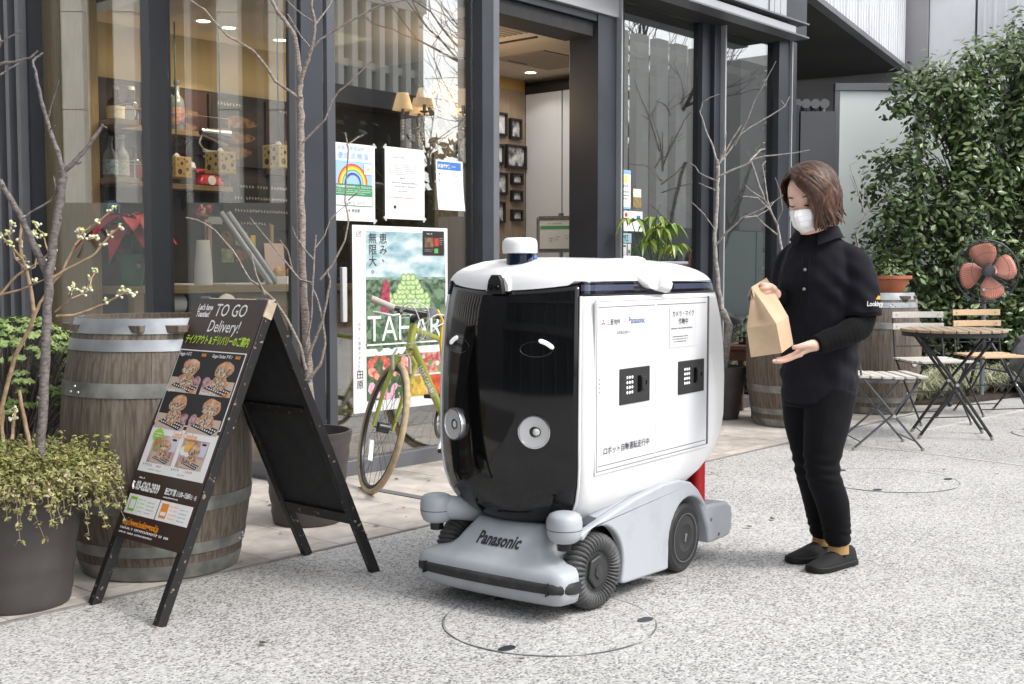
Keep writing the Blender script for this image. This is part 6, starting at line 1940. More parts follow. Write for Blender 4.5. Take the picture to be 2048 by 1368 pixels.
# white lip that frames the black face
lip = []
for side in (I_L, 0):
    pts = [outline(z, 0.0015)[side] for z in zs_all[3:]]
    MB().tube(pts, 0.0042, 8).build('face_trim', r_white, rob)
skin('light_band', [1.0225, 1.03, 1.045, 1.062, 1.067], side_idx, r_smoke, 0.001, thick=0.01)
b = MB()
ring0 = [outline(1.037, 0.0022)[i] for i in side_idx]
ring1 = [outline(1.056, 0.0022)[i] for i in side_idx]
b.loft([ring0, ring1], 0, cap=False, closed=False)
b.build('light_strip', r_blue, rob)
# under tray closing the body
b = MB().loft([outline(0.255), outline(0.255, -0.05)], 0)
b.build('under_tray', black, rob)
# domed white roof
ROOF = [(1.0675, 0.002), (1.074, -0.001), (1.085, -0.008), (1.097, -0.020), (1.109, -0.038), (1.120, -0.062), (1.130, -0.092), (1.138, -0.13), (1.143, -0.17), (1.146, -0.22)]
rings = []
for z, g in ROOF:
    o_ = outline(1.067, g, ax=0.075)
    t = min(1, (z - 1.0675) / 0.02)
    rings.append([Vector((p.x + (0.0 if p.x > 0.45 else -0.4 * g * (0.45 - p.x)), p.y,
                          z - (0.030 * max(0, 1 - (p.y / 0.3) ** 2) * (1 - t) if p.x < 0.10 else 0) - 0.012 * max(0, (p.x - 0.5))))
                  for p in o_])
MB().loft(rings, 0).build('roof', r_white, rob, sharp=60)
# front camera housing and lidar turret
MB().lathe([(0.044, 1.10), (0.0455, 1.112), (0.0455, 1.158)], 40, (0.150, 0.0, 0)).build('lidar_window', mat('lidar_blue', (0.004, 0.010, 0.030), 0.04, coat=0.5), rob)
li = MB().lathe([(0.053, 1.158), (0.058, 1.161), (0.0585, 1.185), (0.057, 1.198), (0.051, 1.206), (0.040, 1.210), (0.001, 1.211)], 40, (0.150, 0, 0))
li.lathe([(0.052, 1.096), (0.051, 1.103), (0.044, 1.1035)], 40, (0.150, 0, 0))
li.build('lidar_cap', r_white, rob)
MB().box((0.190, -0.020, 1.130), (0.02, 0.045, 0.05), Matrix.Rotation(R(-25), 3, 'Y')).build('lidar_stay', mat('stay_blue', (0.06, 0.16, 0.42), 0.3), rob, bevel=0.006)
hs = []
for x, w, h0, h1 in ((0.026, 0.046, 1.035, 1.082), (0.05, 0.050, 1.04, 1.098), (0.085, 0.054, 1.06, 1.107), (0.13, 0.060, 1.08, 1.110), (0.20, 0.058, 1.09, 1.118)):
    hs.append([Vector((x, -w, h0)), Vector((x, -w * 0.92, (h0 + h1) / 2)), Vector((x, -w * 0.62, h1 - 0.004)), Vector((x, 0, h1)),
               Vector((x, w * 0.62, h1 - 0.004)), Vector((x, w * 0.92, (h0 + h1) / 2)), Vector((x, w, h0))])
MB().loft(hs, 0).build('camera_hood', r_white, rob, sharp=50)
fc = sub('front_camera', rob, (0.018, 0, 1.048))
MB().prism([(-0.034, -0.022), (0.034, -0.022), (0.026, 0.022), (0.014, 0.040), (-0.014, 0.040), (-0.026, 0.022)], 0.0, 0.02,
           Matrix(((0, 0, -1, 0.012), (1, 0, 0, 0), (0, 1, 0, 0), (0, 0, 0, 1)))).build('housing', black, fc, bevel=0.003)
for y in (-0.013, 0.015):
    MB().lathe([(0.0075, 0), (0.009, 0.004), (0.009, 0.012)], 16, (-0.016, y, 0.0), Matrix.Rotation(R(90), 3, 'Y')).build('lens', lensblack, fc)
MB().box((0.0, 0.018, -0.0), (0.012, 0.012, 0.008)).build('flash', alu, fc)
# side camera on the roof edge, right side (and its twin on the left)
for s_ in (-1, 1):
    sc = sub('side_camera', rob, (0.50, s_ * 0.268, 1.06))
    rg = []
    for y, hw, zz, hh in ((-0.17, 0.03, 0.078, 0.006), (-0.10, 0.055, 0.073, 0.012), (-0.04, 0.07, 0.058, 0.022), (0.0, 0.075, 0.030, 0.036), (0.03, 0.070, 0.012, 0.034), (0.05, 0.055, 0.005, 0.028)):
        yy = y * s_
        rg.append([Vector((hw * math.cos(t) * (1 if math.cos(t) > 0 else 1.15), yy, zz + hh * math.sin(t))) for t in (2 * PI * k / 16 for k in range(16))])
    MB().loft(rg, 0).build('shroud', r_white, sc, sharp=60)
    MB().tube([(0.02, s_ * 0.035, 0.002), (0.075, s_ * 0.052, -0.012)], [0.030, 0.024], 16).build('barrel', r_white, sc)
    MB().tube([(0.074, s_ * 0.0515, -0.0115), (0.088, s_ * 0.056, -0.015)], [0.021, 0.019], 16).build('lens', lensblack, sc)
    MB().box((-0.05, s_ * 0.018, -0.018), (0.13, 0.02, 0.028)).build('mount', black, sc, bevel=0.006)
# roof fittings
MB().prism([(0.80, -0.17), (0.96, -0.20), (0.96, -0.02), (0.80, -0.02)], 1.126, 1.136).build('roof_hatch', mat('hatch_grey', (0.25, 0.255, 0.27), 0.4), rob, bevel=0.004)
MB().ball((0.72, -0.10, 1.137), (0.05, 0.045, 0.018), 20, 8).build('roof_antenna', r_white, rob)
MB().box((0.90, 0.03, 1.143), (0.05, 0.02, 0.03)).build('roof_latch', r_white, rob, bevel=0.005)
# eyes, head lamps
eye_w = mat('eye_light', (0.85, 0.85, 0.84), 0.3, emit=(1, 1, 0.98), estr=0.35)


def face_x(y, z):
    xf, xr, w = lerp_tab(BODY, z)
    return xf + BULGE * (y / w) ** 2


for s_ in (-1, 1):
    pts = []
    for k in range(9):
        t = k / 8
        y = s_ * (0.167 + 0.046 * t) + 0.010
        z = 0.880 + 0.004 * math.sin(t * PI) - 0.024 * t
        pts.append((face_x(y, z) - 0.002, y, z))
    MB().tube(pts, [0.004] + [0.0075] * 7 + [0.004], 10, flat=1).build('eye_light', eye_w, rob)
    pts = []
    for k in range(33):
        t = 2 * PI * k / 33
        y = s_ * (0.158 + 0.052 * math.cos(t)) + 0.010
        z = 0.852 + 0.024 * math.sin(t)
        pts.append((face_x(y, z) - 0.0005, y, z))
    MB().tube(pts, 0.0016, 6, closed=True).build('eye_socket', mat('socket_black', (0.010, 0.010, 0.011), 0.2), rob)
    hl = sub('headlight', rob, (face_x(0.164, 0.590) - 0.0065, s_ * 0.164 + 0.014, 0.590))
    MX = Matrix.Rotation(R(-90), 3, 'Y')
    hl.rotation_euler = (0, 0, math.atan(-2 * BULGE * s_ * 0.162 / 0.309 ** 2))
    MB().lathe([(0.048, -0.05), (0.0545, -0.045), (0.055, 0.001), (0.0535, 0.006), (0.050, 0.0065), (0.0485, 0.004)], 40, (0, 0, 0), MX, cap=False).build('bezel', chrome, hl)
    MB().lathe([(0.0487, 0.004), (0.036, 0.0028), (0.024, 0.0008), (0.017, 0.0)], 40, (0, 0, 0), MX, cap=False).build('reflector', mat('reflector_silver', (0.56, 0.565, 0.57), 0.5, 0.1), hl)
    MB().lathe([(0.0150, -0.006), (0.0150, 0.003), (0.0128, 0.004)], 24, (0, -0.007, 0), MX, cap=False).build('collar', mat('collar_grey', (0.07, 0.072, 0.075), 0.4), hl)
    MB().lathe([(0.0125, 0.002), (0.010, 0.0045), (0.006, 0.006), (0.0005, 0.0066)], 24, (0, -0.007, 0), MX).build('lamp', mat('lamp_glass', (0.55, 0.60, 0.53), 0.12, rgb2=(0.75, 0.78, 0.72), vscale=140), hl)

# loading doors on the right side, with recessed rails
sy = -0.3095
MB().bb(0.128, 0.905, sy - 0.0012, sy + 0.004, 0.452, 1.010).build('door_surround', r_white, rob)
for x0, x1 in ((0.135, 0.5075), (0.5095, 0.893)):
    d_ = MB().bb(x0, x1, sy - 0.004, sy + 0.003, 0.462, 1.002).build('loading_door', r_panel, rob, bevel=0.003)
MB().bb(0.132, 0.8955, sy - 0.0022, sy + 0.001, 0.4595, 1.0045).build('door_gap', mat('gap_grey', (0.30, 0.30, 0.31), 0.6), rob)
MB().bb(0.896, 0.903, sy - 0.006, sy, 0.462, 1.008).build('door_edge', mat('door_edge', (0.16, 0.16, 0.17), 0.4), rob)
for x0, x1, z in ((0.14, 0.50, 0.985), (0.515, 0.88, 0.985), (0.14, 0.50, 0.478), (0.515, 0.88, 0.478)):
    MB().bb(x0, x1, sy - 0.0046, sy - 0.0035, z - 0.0012, z + 0.0012).build('door_seam', seam, rob, sharp=0)
for k in range(4):
    MB().lathe([(0.0001, 0.0), (0.0028, 0.0)], 10, (0.145, sy - 0.0047, 0.715 + 0.0135 * k), Matrix.Rotation(R(90), 3, 'X'), cap=False).build('pin_hole', ink, rob)
for kx, kz in ((0.268, 0.663), (0.668, 0.663)):
    kp = sub('keypad', rob, (kx, sy - 0.004, kz))
    w_, h_ = 0.195, 0.118
    MB().bb(0, w_, -0.004, 0.001, 0, h_).build('plate', blackmat, kp, bevel=0.002)
    for i in range(3):
        for j in range(4):
            MB().lathe([(0.0001, 0.0012), (0.0046, 0.001), (0.0052, 0.0)], 12, (0.045 + 0.016 * i, -0.0042, 0.038 + 0.0165 * j), Matrix.Rotation(R(90), 3, 'X'), cap=False).build('key', eye_w, kp)
    MB().bb(0.112, 0.132, -0.0055, -0.0035, 0.035, 0.090).build('handle_slot', lensblack, kp)
    MB().bb(0.134, 0.158, -0.010, -0.0035, 0.042, 0.085).build('handle', blackmat, kp, bevel=0.002)
    MB().bb(0.158, 0.172, -0.0065, -0.0035, 0.055, 0.072).build('latch', lensblack, kp, bevel=0.001)
pr = sub('door_print', rob, (0, sy - 0.0042, 0), UP)
blue_t = mat('print_blue', (0.006, 0.045, 0.26), 0.5)
red_t = mat('print_red', (0.55, 0.012, 0.02), 0.5)
dark_t = mat('print_dark', (0.05, 0.05, 0.055), 0.5)
rect(pr, 'label', 0.145, 0.885, 0.345, 0.098, mat('label_white', (0.78, 0.785, 0.80), 0.45), 0.0008)
q = MB()
for a in (90, 210, 330):
    ux, uy = math.cos(R(a)), math.sin(R(a))
    vx, vy = -uy, ux
    l, w = 0.0115, 0.0068
    q.prism([(0.166, 0.936), (0.166 + ux * l / 1 * 0.5 + vx * w * 0.5, 0.936 + uy * l * 0.5 + vy * w * 0.5),
             (0.166 + ux * l * 1.15, 0.936 + uy * l * 1.15), (0.166 + ux * l * 0.5 - vx * w * 0.5, 0.936 + uy * l * 0.5 - vy * w * 0.5)], 0.0008, 0.0012)
q.build('emblem', red_t, pr, sharp=0)
text(pr, '三菱地所', 0.186, 0.9285, 0.0215, dark_t, bold=0.004)
text(pr, '×', 0.292, 0.930, 0.018, ink_grey)
text(pr, 'Panasonic', 0.322, 0.9275, 0.032, blue_t, bold=0.007, sx=0.86)
text(pr, '共同実証実験中', 0.246, 0.896, 0.0125, ink_grey, bold=0.01)
rect(pr, 'notice', 0.602, 0.832, 0.200, 0.142, mat('notice_grey', (0.62, 0.63, 0.645), 0.5), 0.0015)
text(pr, 'カメラ・マイク', 0.702, 0.942, 0.0235, ink, z=0.0022, align='CENTER', bold=0.006)
text(pr, '作動中', 0.702, 0.914, 0.0245, ink, z=0.0022, align='CENTER', bold=0.006)
fine_print(pr, 0.614, 0.896, 0.176, 1, ink, h=0.0055, z=0.0022, seed=2, fill=1.0)
fine_print(pr, 0.618, 0.868, 0.125, 3, ink, lh=0.0088, h=0.0042, z=0.0022, seed=4, center=True)
text(pr, 'ロボット自動運転走行中', 0.168, 0.514, 0.0272, dark_t, bold=0.006)
# ---- chassis
core = MB()
rings = []
for x, w, z0, z1 in ((0.16, 0.15, 0.07, 0.25), (0.22, 0.17, 0.06, 0.28), (0.3, 0.21, 0.05, 0.33), (0.6, 0.21, 0.05, 0.35), (0.8, 0.21, 0.06, 0.36), (0.98, 0.2, 0.07, 0.30)):
    rings.append([Vector((x, -w, z0)), Vector((x, w, z0)), Vector((x, w, z1)), Vector((x, -w, z1))])
core.loft(rings)
core.build('chassis', blackmat, rob)
# nose: broad bumper ledge that rises into the narrower plate carrying the name
NX = -0.052
sec = []
for z, w, xf in ((0.050, 0.290, 0.030), (0.060, 0.315, 0.012), (0.085, 0.328, 0.002), (0.125, 0.330, 0.0), (0.150, 0.324, 0.004), (0.163, 0.308, 0.014), (0.172, 0.262, 0.028),
                 (0.186, 0.215, 0.042), (0.205, 0.192, 0.055), (0.235, 0.176, 0.070), (0.260, 0.160, 0.082), (0.276, 0.150, 0.095)):
    sec.append((z, w, xf + NX * (1 if z < 0.2 else max(0.25, 1 - (z - 0.2) / 0.09))))
rings = []
for z, w, xf in sec:
    ring = []
    dep = 0.15
    w *= 0.93
    for i in range(25):
        u = -1 + 2 * i / 24
        y = w * math.copysign(1 - (1 - abs(u)) ** 1.35, u)
        edge = max(0, (abs(u) - 0.80) / 0.2)
        ring.append(Vector((xf + 0.022 * u * u + 0.055 * (1 - math.sqrt(max(0, 1 - edge ** 2))), y, z)))
    yb = min(w * 0.9, 0.205)
    ring.append(Vector((xf + 0.100, w * 0.99, z)))
    ring.append(Vector((xf + 0.112, w * 0.93, z)))
    ring.append(Vector((xf + 0.118, yb, z)))
    ring.append(Vector((xf + dep + 0.14, yb - 0.01, z)))
    ring.append(Vector((xf + dep + 0.14, -yb + 0.01, z)))
    ring.append(Vector((xf + 0.118, -yb, z)))
    ring.append(Vector((xf + 0.112, -w * 0.93, z)))
    ring.append(Vector((xf + 0.100, -w * 0.99, z)))
    rings.append(ring)
MB().loft(rings).build('nose', r_grey, rob, sharp=50)
# black buffer strip
pts = []
for i in range(25):
    u = -1 + 2 * i / 24
    edge = max(0, (abs(u) - 0.86) / 0.14)
    pts.append((NX - 0.004 + 0.022 * u * u + 0.050 * edge * edge, 0.313 * u, 0.112))
rg = []
for i, p in enumerate(pts):
    rg.append([Vector((p[0] + dx, p[1], p[2] + dz)) for dx, dz in ((0.03, -0.018), (0.004, -0.018), (-0.006, -0.011), (-0.008, 0), (-0.006, 0.011), (0.004, 0.018), (0.03, 0.018))])
MB().loft(rg).build('bumper_strip', rubber, rob, sharp=50)
for y in (-0.248, 0.248):
    MB().box((NX + 0.008, y, 0.112), (0.03, 0.003, 0.038), Matrix.Rotation(R(-4 if y > 0 else 4), 3, 'Z')).build('strip_joint', black, rob)


def nose_x(y, z):
    for (z0, w0, x0), (z1, w1, x1) in zip(sec, sec[1:]):
        if z <= z1:
            t = (z - z0) / (z1 - z0)
            w = w0 + (w1 - w0) * t
            return x0 + (x1 - x0) * t + 0.022 * (y / w) ** 2
    return 0.1


text(rob, 'Panasonic', 0, 0, 0.055, ink, bold=0.03, align='CENTER', sx=0.80,
     arc=lambda c: Vector((nose_x(-c.x, 0.208 + c.y * 0.86) - 0.0035, -c.x - 0.008, 0.208 + c.y * 0.86)))
# sensor pods on stub arms
for s_ in (-1, 1):
    pod = sub('sensor_pod', rob, (0.045, s_ * 0.262 + 0.012, 0.292))
    MB().lathe([(0.012, -0.048), (0.036, -0.046), (0.047, -0.038), (0.0545, -0.022), (0.057, -0.004), (0.057, 0.016), (0.0545, 0.032), (0.047, 0.043), (0.032, 0.049), (0.012, 0.051)], 28).build('pod', r_grey, pod, sharp=60)
    MB().lathe([(0.0572, -0.005), (0.0573, -0.003), (0.0572, -0.002)], 28, cap=False).build('pod_seam', seam, pod)
    MB().lathe([(0.0225, -0.072), (0.024, -0.046)], 20).build('sensor', lensblack, pod)
    MB().tube([(0.0, -s_ * 0.0, 0.004), (0.02, -s_ * 0.03, 0.003), (0.05, -s_ * 0.058, -0.002), (0.09, -s_ * 0.08, -0.010), (0.15, -s_ * 0.10, -0.022), (0.24, -s_ * 0.11, -0.03)], [0.040, 0.042, 0.040, 0.040, 0.044, 0.05], 18).build('arm', r_grey, pod, sharp=60)


def skirt(side):
    """side skirt with two wheel arches"""
    prof = []
    cF, rF = (0.170, 0.128), 0.152
    cR, rR = (0.785, 0.128), 0.152
    top = [(0.06, 0.272), (0.12, 0.285), (0.20, 0.300), (0.40, 0.335), (0.60, 0.355), (0.72, 0.352), (0.80, 0.332), (0.86, 0.295), (0.90, 0.255), (0.93, 0.225)]
    prof += top
    for k in range(13):
        t = R(25 + (188 - 25) * k / 12)
        prof.append((cR[0] + rR * math.cos(t), cR[1] + rR * math.sin(t)))
    prof += [(0.632, 0.045), (0.60, 0.046), (0.335, 0.058), (0.312, 0.064)]
    for k in range(13):
        t = R(-8 + (128 + 8) * k / 12)
        prof.append((cF[0] + rF * math.cos(t) * 1.02, cF[1] + rF * math.sin(t)))
    M_ = Matrix(((1, 0, 0, 0), (0, 0, 1, 0), (0, 1, 0, 0), (0, 0, 0, 1)))
    y0, y1 = (-0.302, -0.270) if side < 0 else (0.270, 0.302)
    o = MB().prism(prof, y0, y1, M_).build('skirt', r_grey, rob, bevel=0.008, seg=3)
    d = MB()
    rg_ = []
    for x, z in [q_ for q_ in top if q_[0] > 0.18]:
        rg_.append([Vector((x, side * 0.27, z)), Vector((x, side * 0.10, z + 0.02)), Vector((x, side * 0.10, z - 0.03)), Vector((x, side * 0.27, z - 0.03))])
    d.loft(rg_)
    d.build('deck', r_grey, rob, sharp=50)


skirt(-1)
skirt(1)
# rear bumper arms
for s_ in (-1, 1):
    MB().prism([(0.885, 0.245), (0.93, 0.225), (1.00, 0.222), (1.10, 0.212), (1.145, 0.19), (1.15, 0.10), (1.12, 0.075), (0.955, 0.075), (0.945, 0.13)], -0.30 * 1 if s_ < 0 else 0.20, -0.20 if s_ < 0 else 0.30,
               Matrix(((1, 0, 0, 0), (0, 0, 1, 0), (0, 1, 0, 0), (0, 0, 0, 1)))).build('rear_bumper', r_grey, rob, bevel=0.012, seg=3)
    for x, z in ((0.965, 0.165), (1.03, 0.098)):
        MB().lathe([(0.0065, 0.0), (0.0065, 0.003), (0.003, 0.0035)], 12, (x, s_ * 0.3005, z), Matrix.Rotation(R(90 * -s_), 3, 'X')).build('bolt', steel_mid, rob)
MB().bb(1.14, 1.17, -0.29, 0.29, 0.115, 0.165).build('rear_strip', rubber, rob, bevel=0.01)
MB().bb(0.95, 1.14, -0.2, 0.2, 0.08, 0.20).build('rear_beam', r_grey, rob, bevel=0.01)
MB().lathe([(0.042, 0.20), (0.042, 0.42)], 20, (1.02, -0.165, 0)).build('rear_post', mat('signal_red', (0.50, 0.012, 0.012), 0.4), rob)
MB().lathe([(0.026, 0.20), (0.026, 0.42)], 20, (0.985, -0.235, 0)).build('rear_post', mat('signal_red', (0.50, 0.012, 0.012), 0.4), rob)


def ribbed_wheel(side):
    w_ = sub('front_wheel', rob, (0.185, side * 0.262, 0.128), (0, 0, R(-6)))
    rg_ = []
    N, n = 216, 12
    for i in range(N):
        a = 2 * PI * i / N
        bul = 0.0085 * abs(math.sin(a * 21 + 0.35 * math.sin(3 * a)))
        rr = 0.029 + bul
        ring = []
        for j in range(n):
            t = 2 * PI * j / n
            tw = a + 0.05 * math.sin(t)
            rad = 0.0935 + rr * 0.9 * math.cos(t)
            ring.append(Vector((rad * math.cos(tw), rr * 1.15 * math.sin(t), rad * math.sin(tw))))
        rg_.append(ring)
    rg_.append(rg_[0])
    MB().loft(rg_, 0, cap=False).build('tyre', mat('ribbed_hose', (0.060, 0.062, 0.065), 0.6, rgb2=(0.12, 0.117, 0.11), vscale=16, detail=6, edge=(0.45, 0.75)), w_, sharp=70)
    M_ = Matrix.Rotation(R(90), 3, 'X')
    MB().lathe([(0.07, -0.02), (0.072, 0.0), (0.07, 0.02)], 32, (0, 0, 0), M_).build('rim', r_hub, w_)
    hx = [(0.050 * math.cos(R(60 * k + 15)), 0.058 * math.sin(R(60 * k + 15))) for k in range(6)]
    MB().prism(hx, 0, 0.012, Matrix(((1, 0, 0, 0), (0, 0, side, side * 0.018), (0, 1, 0, 0), (0, 0, 0, 1)))).build('hub_cap', r_hub, w_, bevel=0.006)
    hx = [(0.020 * math.cos(R(60 * k + 15)), 0.024 * math.sin(R(60 * k + 15))) for k in range(6)]
    MB().prism(hx, 0, 0.004, Matrix(((1, 0, 0, 0), (0, 0, side, side * 0.0302), (0, 1, 0, 0), (0, 0, 0, 1)))).build('hub_badge', rubber, w_, bevel=0.002)


def plain_wheel(side):
    w_ = sub('rear_wheel', rob, (0.785, side * 0.256, 0.128))
    M_ = Matrix.Rotation(R(90), 3, 'X')
    MB().lathe([(0.088, -0.026), (0.112, -0.030), (0.124, -0.022), (0.1275, -0.008), (0.1275, 0.008), (0.124, 0.022), (0.112, 0.030), (0.088, 0.026)], 56, (0, 0, 0), M_).build('tyre', rubber, w_)
    MB().lathe([(0.090, -0.02), (0.090, 0.02)], 40, (0, 0, 0), M_).build('rim', r_hub, w_)
    MB().lathe([(0.088, 0.030), (0.0895, 0.033), (0.086, 0.033)], 48, (0, 0, 0), Matrix.Rotation(R(90 * -side), 3, 'X'), cap=False).build('rim_line', steel_mid, w_)
    MB().lathe([(0.085, 0.022), (0.080, 0.028), (0.050, 0.033), (0.045, 0.030), (0.001, 0.031)], 40, (0, 0, 0), Matrix.Rotation(R(90 * -side), 3, 'X'), cap=False).build('hub_cap', r_hub, w_)
    MB().box((0.0, side * 0.0335, 0.0), (0.012, 0.003, 0.03), Matrix.Rotation(R(20), 3, 'Y')).build('badge', alu, w_, bevel=0.001)


for s_ in (-1, 1):
    ribbed_wheel(s_)
    plain_wheel(s_)
MB().tube([(0.27, -0.22, 0.05), (0.30, -0.24, 0.02), (0.33, -0.22, 0.05)], 0.006, 8).build('ground_strap', rubber, rob)
MB().box((0.275, -0.24, 0.10), (0.03, 0.04, 0.06)).build('bracket', steel_mid, rob, bevel=0.003)
# ------------------------------------------------------------ bicycle leaning by the front pane
BO = Vector((4.0, 4.25, 0.006))
bk = thing('bicycle', 'olive green bicycle with cream tyres parked at the front pane', 'bicycle', BO)
olive = mat('olive_paint', (0.33, 0.36, 0.05), 0.3, coat=0.5)
cream_t = mat('cream_tyre', (0.42, 0.33, 0.20), 0.75, var=0.15, vscale=40, bump=0.3, bscale=150)
rimblack = mat('rim_black', (0.03, 0.03, 0.032), 0.35)
spoke_m = mat('spoke_dark', (0.05, 0.05, 0.055), 0.35, 0.5)
silver = mat('silver_paint', (0.60, 0.60, 0.61), 0.3, 0.3)
RT = Vector((0.658, -0.753, 0))
FW = Vector((0.753, 0.658, 0))
Z = Vector((0, 0, 1))


def V(*p):
    return Vector(p) - BO


def wheel(name, c, fwd, up_, rad=0.335, reflector=False):
    c = V(*c)
    f = fwd.normalized()
    u = (up_ - f * up_.dot(f)).normalized()
    ax = f.cross(u)
    w = sub(name, bk, c)
    circ = lambda r_, n_: [(f * math.cos(2 * PI * i / n_) + u * math.sin(2 * PI * i / n_)) * r_ for i in range(n_)]
    MB().tube(circ(rad - 0.015, 72), 0.0150, 12, closed=True).build('tyre', cream_t, w)
    MB().tube(circ(rad - 0.038, 64), 0.0110, 8, closed=True).build('rim', rimblack, w)
    b = MB()
    for i in range(28):
        a = 2 * PI * i / 28
        d = (f * math.cos(a) + u * math.sin(a)) * (rad - 0.04)
        a2 = a + (0.5 if i % 2 else -0.5)
        h = (f * math.cos(a2) + u * math.sin(a2)) * 0.022 + ax * (0.028 if i % 4 < 2 else -0.028)
        b.tube([h, d], 0.0012, 4, cap=False)
    b.build('spokes', spoke_m, w)
    MB().tube([ax * -0.05, ax * -0.03, ax * -0.028, ax * 0.028, ax * 0.03, ax * 0.05], [0.006, 0.006, 0.026, 0.026, 0.006, 0.006], 14).build('hub', rimblack, w)
    if reflector:
        p = (f * -0.10 - u * 0.13)
        MB().box(p + ax * 0.004, (0.012, 0.028, 0.115), Matrix((f, ax, u)).transposed() @ Matrix.Rotation(R(-28), 3, 'Y')).build('reflector', silver, w, bevel=0.004)
    return w, ax


wu = RT * 0.27 + Z * 0.963
wf = RT * 0.377 - FW * 0.926
w1, ax1 = wheel('front_wheel', (3.919, 4.274, 0.324), wf, wu, reflector=True)
rf = (Vector((4.44, 4.359, 0.3)) - Vector((5.02, 4.60, 0.32)))
rf.z = 0
wheel('rear_wheel', (5.02, 4.56, 0.331), rf, Z + RT * 0.12)
headb, headt, crown = V(4.025, 4.189, 0.721), V(4.063, 4.202, 0.836), V(4.010, 4.205, 0.680)
bb_, seat = V(4.44, 4.340, 0.284), V(4.652, 4.44, 0.742)
rear = V(5.02, 4.56, 0.331)
b = MB()
b.tube([headb + (headt - headb) * -0.05, headt], 0.020, 14)
b.tube([headb + Vector((0.02, 0.01, 0.02)), bb_], 0.0205, 14)
b.tube([headt - Vector((0, 0, 0.025)), seat - Vector((0, 0, 0.06))], 0.0145, 12)
b.tube([bb_, seat], 0.016, 12)
for s_ in (-1, 1):
    o_ = Vector((-0.38, 0.92, 0)) * 0.055 * s_
    b.tube([bb_ + o_ * 0.6, rear + o_], 0.009, 8)
    b.tube([seat - Vector((0, 0, 0.07)) + o_ * 0.4, rear + o_], 0.008, 8)
b.tube([bb_ - Vector((-0.38, 0.92, 0)) * 0.035, bb_ + Vector((-0.38, 0.92, 0)) * 0.035], 0.022, 14)
b.build('frame', olive, bk)
# lettering along the down tube
dt = (bb_ - headb).normalized()
nrm = (Vector((-0.62, -0.76, 0.15)) - dt * Vector((-0.62, -0.76, 0.15)).dot(dt)).normalized()
side = nrm.cross(dt)
st_ = headb + dt * 0.13


def along_tube(c):
    a = c.y / 0.0212
    return st_ + dt * c.x + (nrm * math.cos(a) + side * math.sin(a)) * 0.0213


text(bk, 'LOUIS GARNEAU', 0, -0.012, 0.036, white, bold=0.01, sx=0.85, arc=along_tube)
# fork
fk = MB()
hub = V(3.919, 4.274, 0.324)
fk.tube([headb + Vector((0, 0, -0.01)), crown], 0.018, 12)
for s_ in (-1, 1):
    o_ = ax1 * 0.052 * s_
    fk.tube([crown + o_ * 0.55, crown + o_ - Z * 0.03, crown.lerp(hub, 0.5) + o_, hub + o_], [0.0135, 0.0140, 0.0115, 0.008], 12)
fk.build('fork', olive, bk)
cal = MB()
for s_ in (-1, 1):
    o_ = ax1 * 0.045 * s_
    p = crown.lerp(hub, 0.16) + o_ - FW * 0.02
    cal.tube([p - Z * 0.02, p + Z * 0.05, p + Z * 0.09 - o_ * 0.5], [0.008, 0.006, 0.005], 8)
cal.tube([crown.lerp(hub, 0.02) - FW * 0.02 + ax1 * 0.03, crown - FW * 0.03 - ax1 * 0.03 + Z * 0.02], 0.003, 6)
cal.build('brake_caliper', silver, bk)
# stem and handlebar
clamp = V(4.016, 4.063, 0.891)
MB().tube([headt - Z * 0.01, headt + Z * 0.03, clamp], [0.021, 0.019, 0.016], 12).build('stem', rimblack, bk)
gA, gB = V(3.880, 4.148, 0.921), V(3.788, 4.21, 0.968)
barR = V(4.19, 3.99, 0.86)
MB().tube([gA, V(3.93, 4.115, 0.912), clamp, V(4.08, 4.045, 0.876), barR], 0.0125, 12).build('handlebar', rimblack, bk)
MB().tube([gB, gB.lerp(gA, 0.06), gA], [0.016, 0.0175, 0.0165], 14).build('grip', mat('grip_cream', (0.42, 0.38, 0.33), 0.7), bk)
MB().tube([barR, barR + (barR - clamp).normalized() * 0.11], 0.0165, 14).build('grip', mat('grip_cream', (0.42, 0.38, 0.33), 0.7), bk)
br_ = gA.lerp(V(3.93, 4.115, 0.912), 0.5)
MB().tube([br_ - Z * 0.0, br_ - Z * 0.022 - FW * 0.02], [0.014, 0.012], 10).build('lever_mount', rimblack, bk)
MB().tube([br_ - Z * 0.025 - FW * 0.02, br_ - Z * 0.03 - FW * 0.04 - RT * 0.03, br_ - Z * 0.015 - FW * 0.045 - RT * 0.10, br_ - Z * 0.012 - FW * 0.04 - RT * 0.125], [0.007, 0.006, 0.005, 0.006], 8).build('brake_lever', silver, bk)
MB().lathe([(0.001, -0.004), (0.026, -0.004), (0.028, 0.0), (0.026, 0.006), (0.001, 0.008)], 24, (clamp + RT * 0.03 - FW * 0.03 + Z * 0.008), Matrix((RT, Z, -FW)).transposed()).build('bell', alu, bk)
cable_m = mat('cable_white', (0.70, 0.70, 0.68), 0.4)
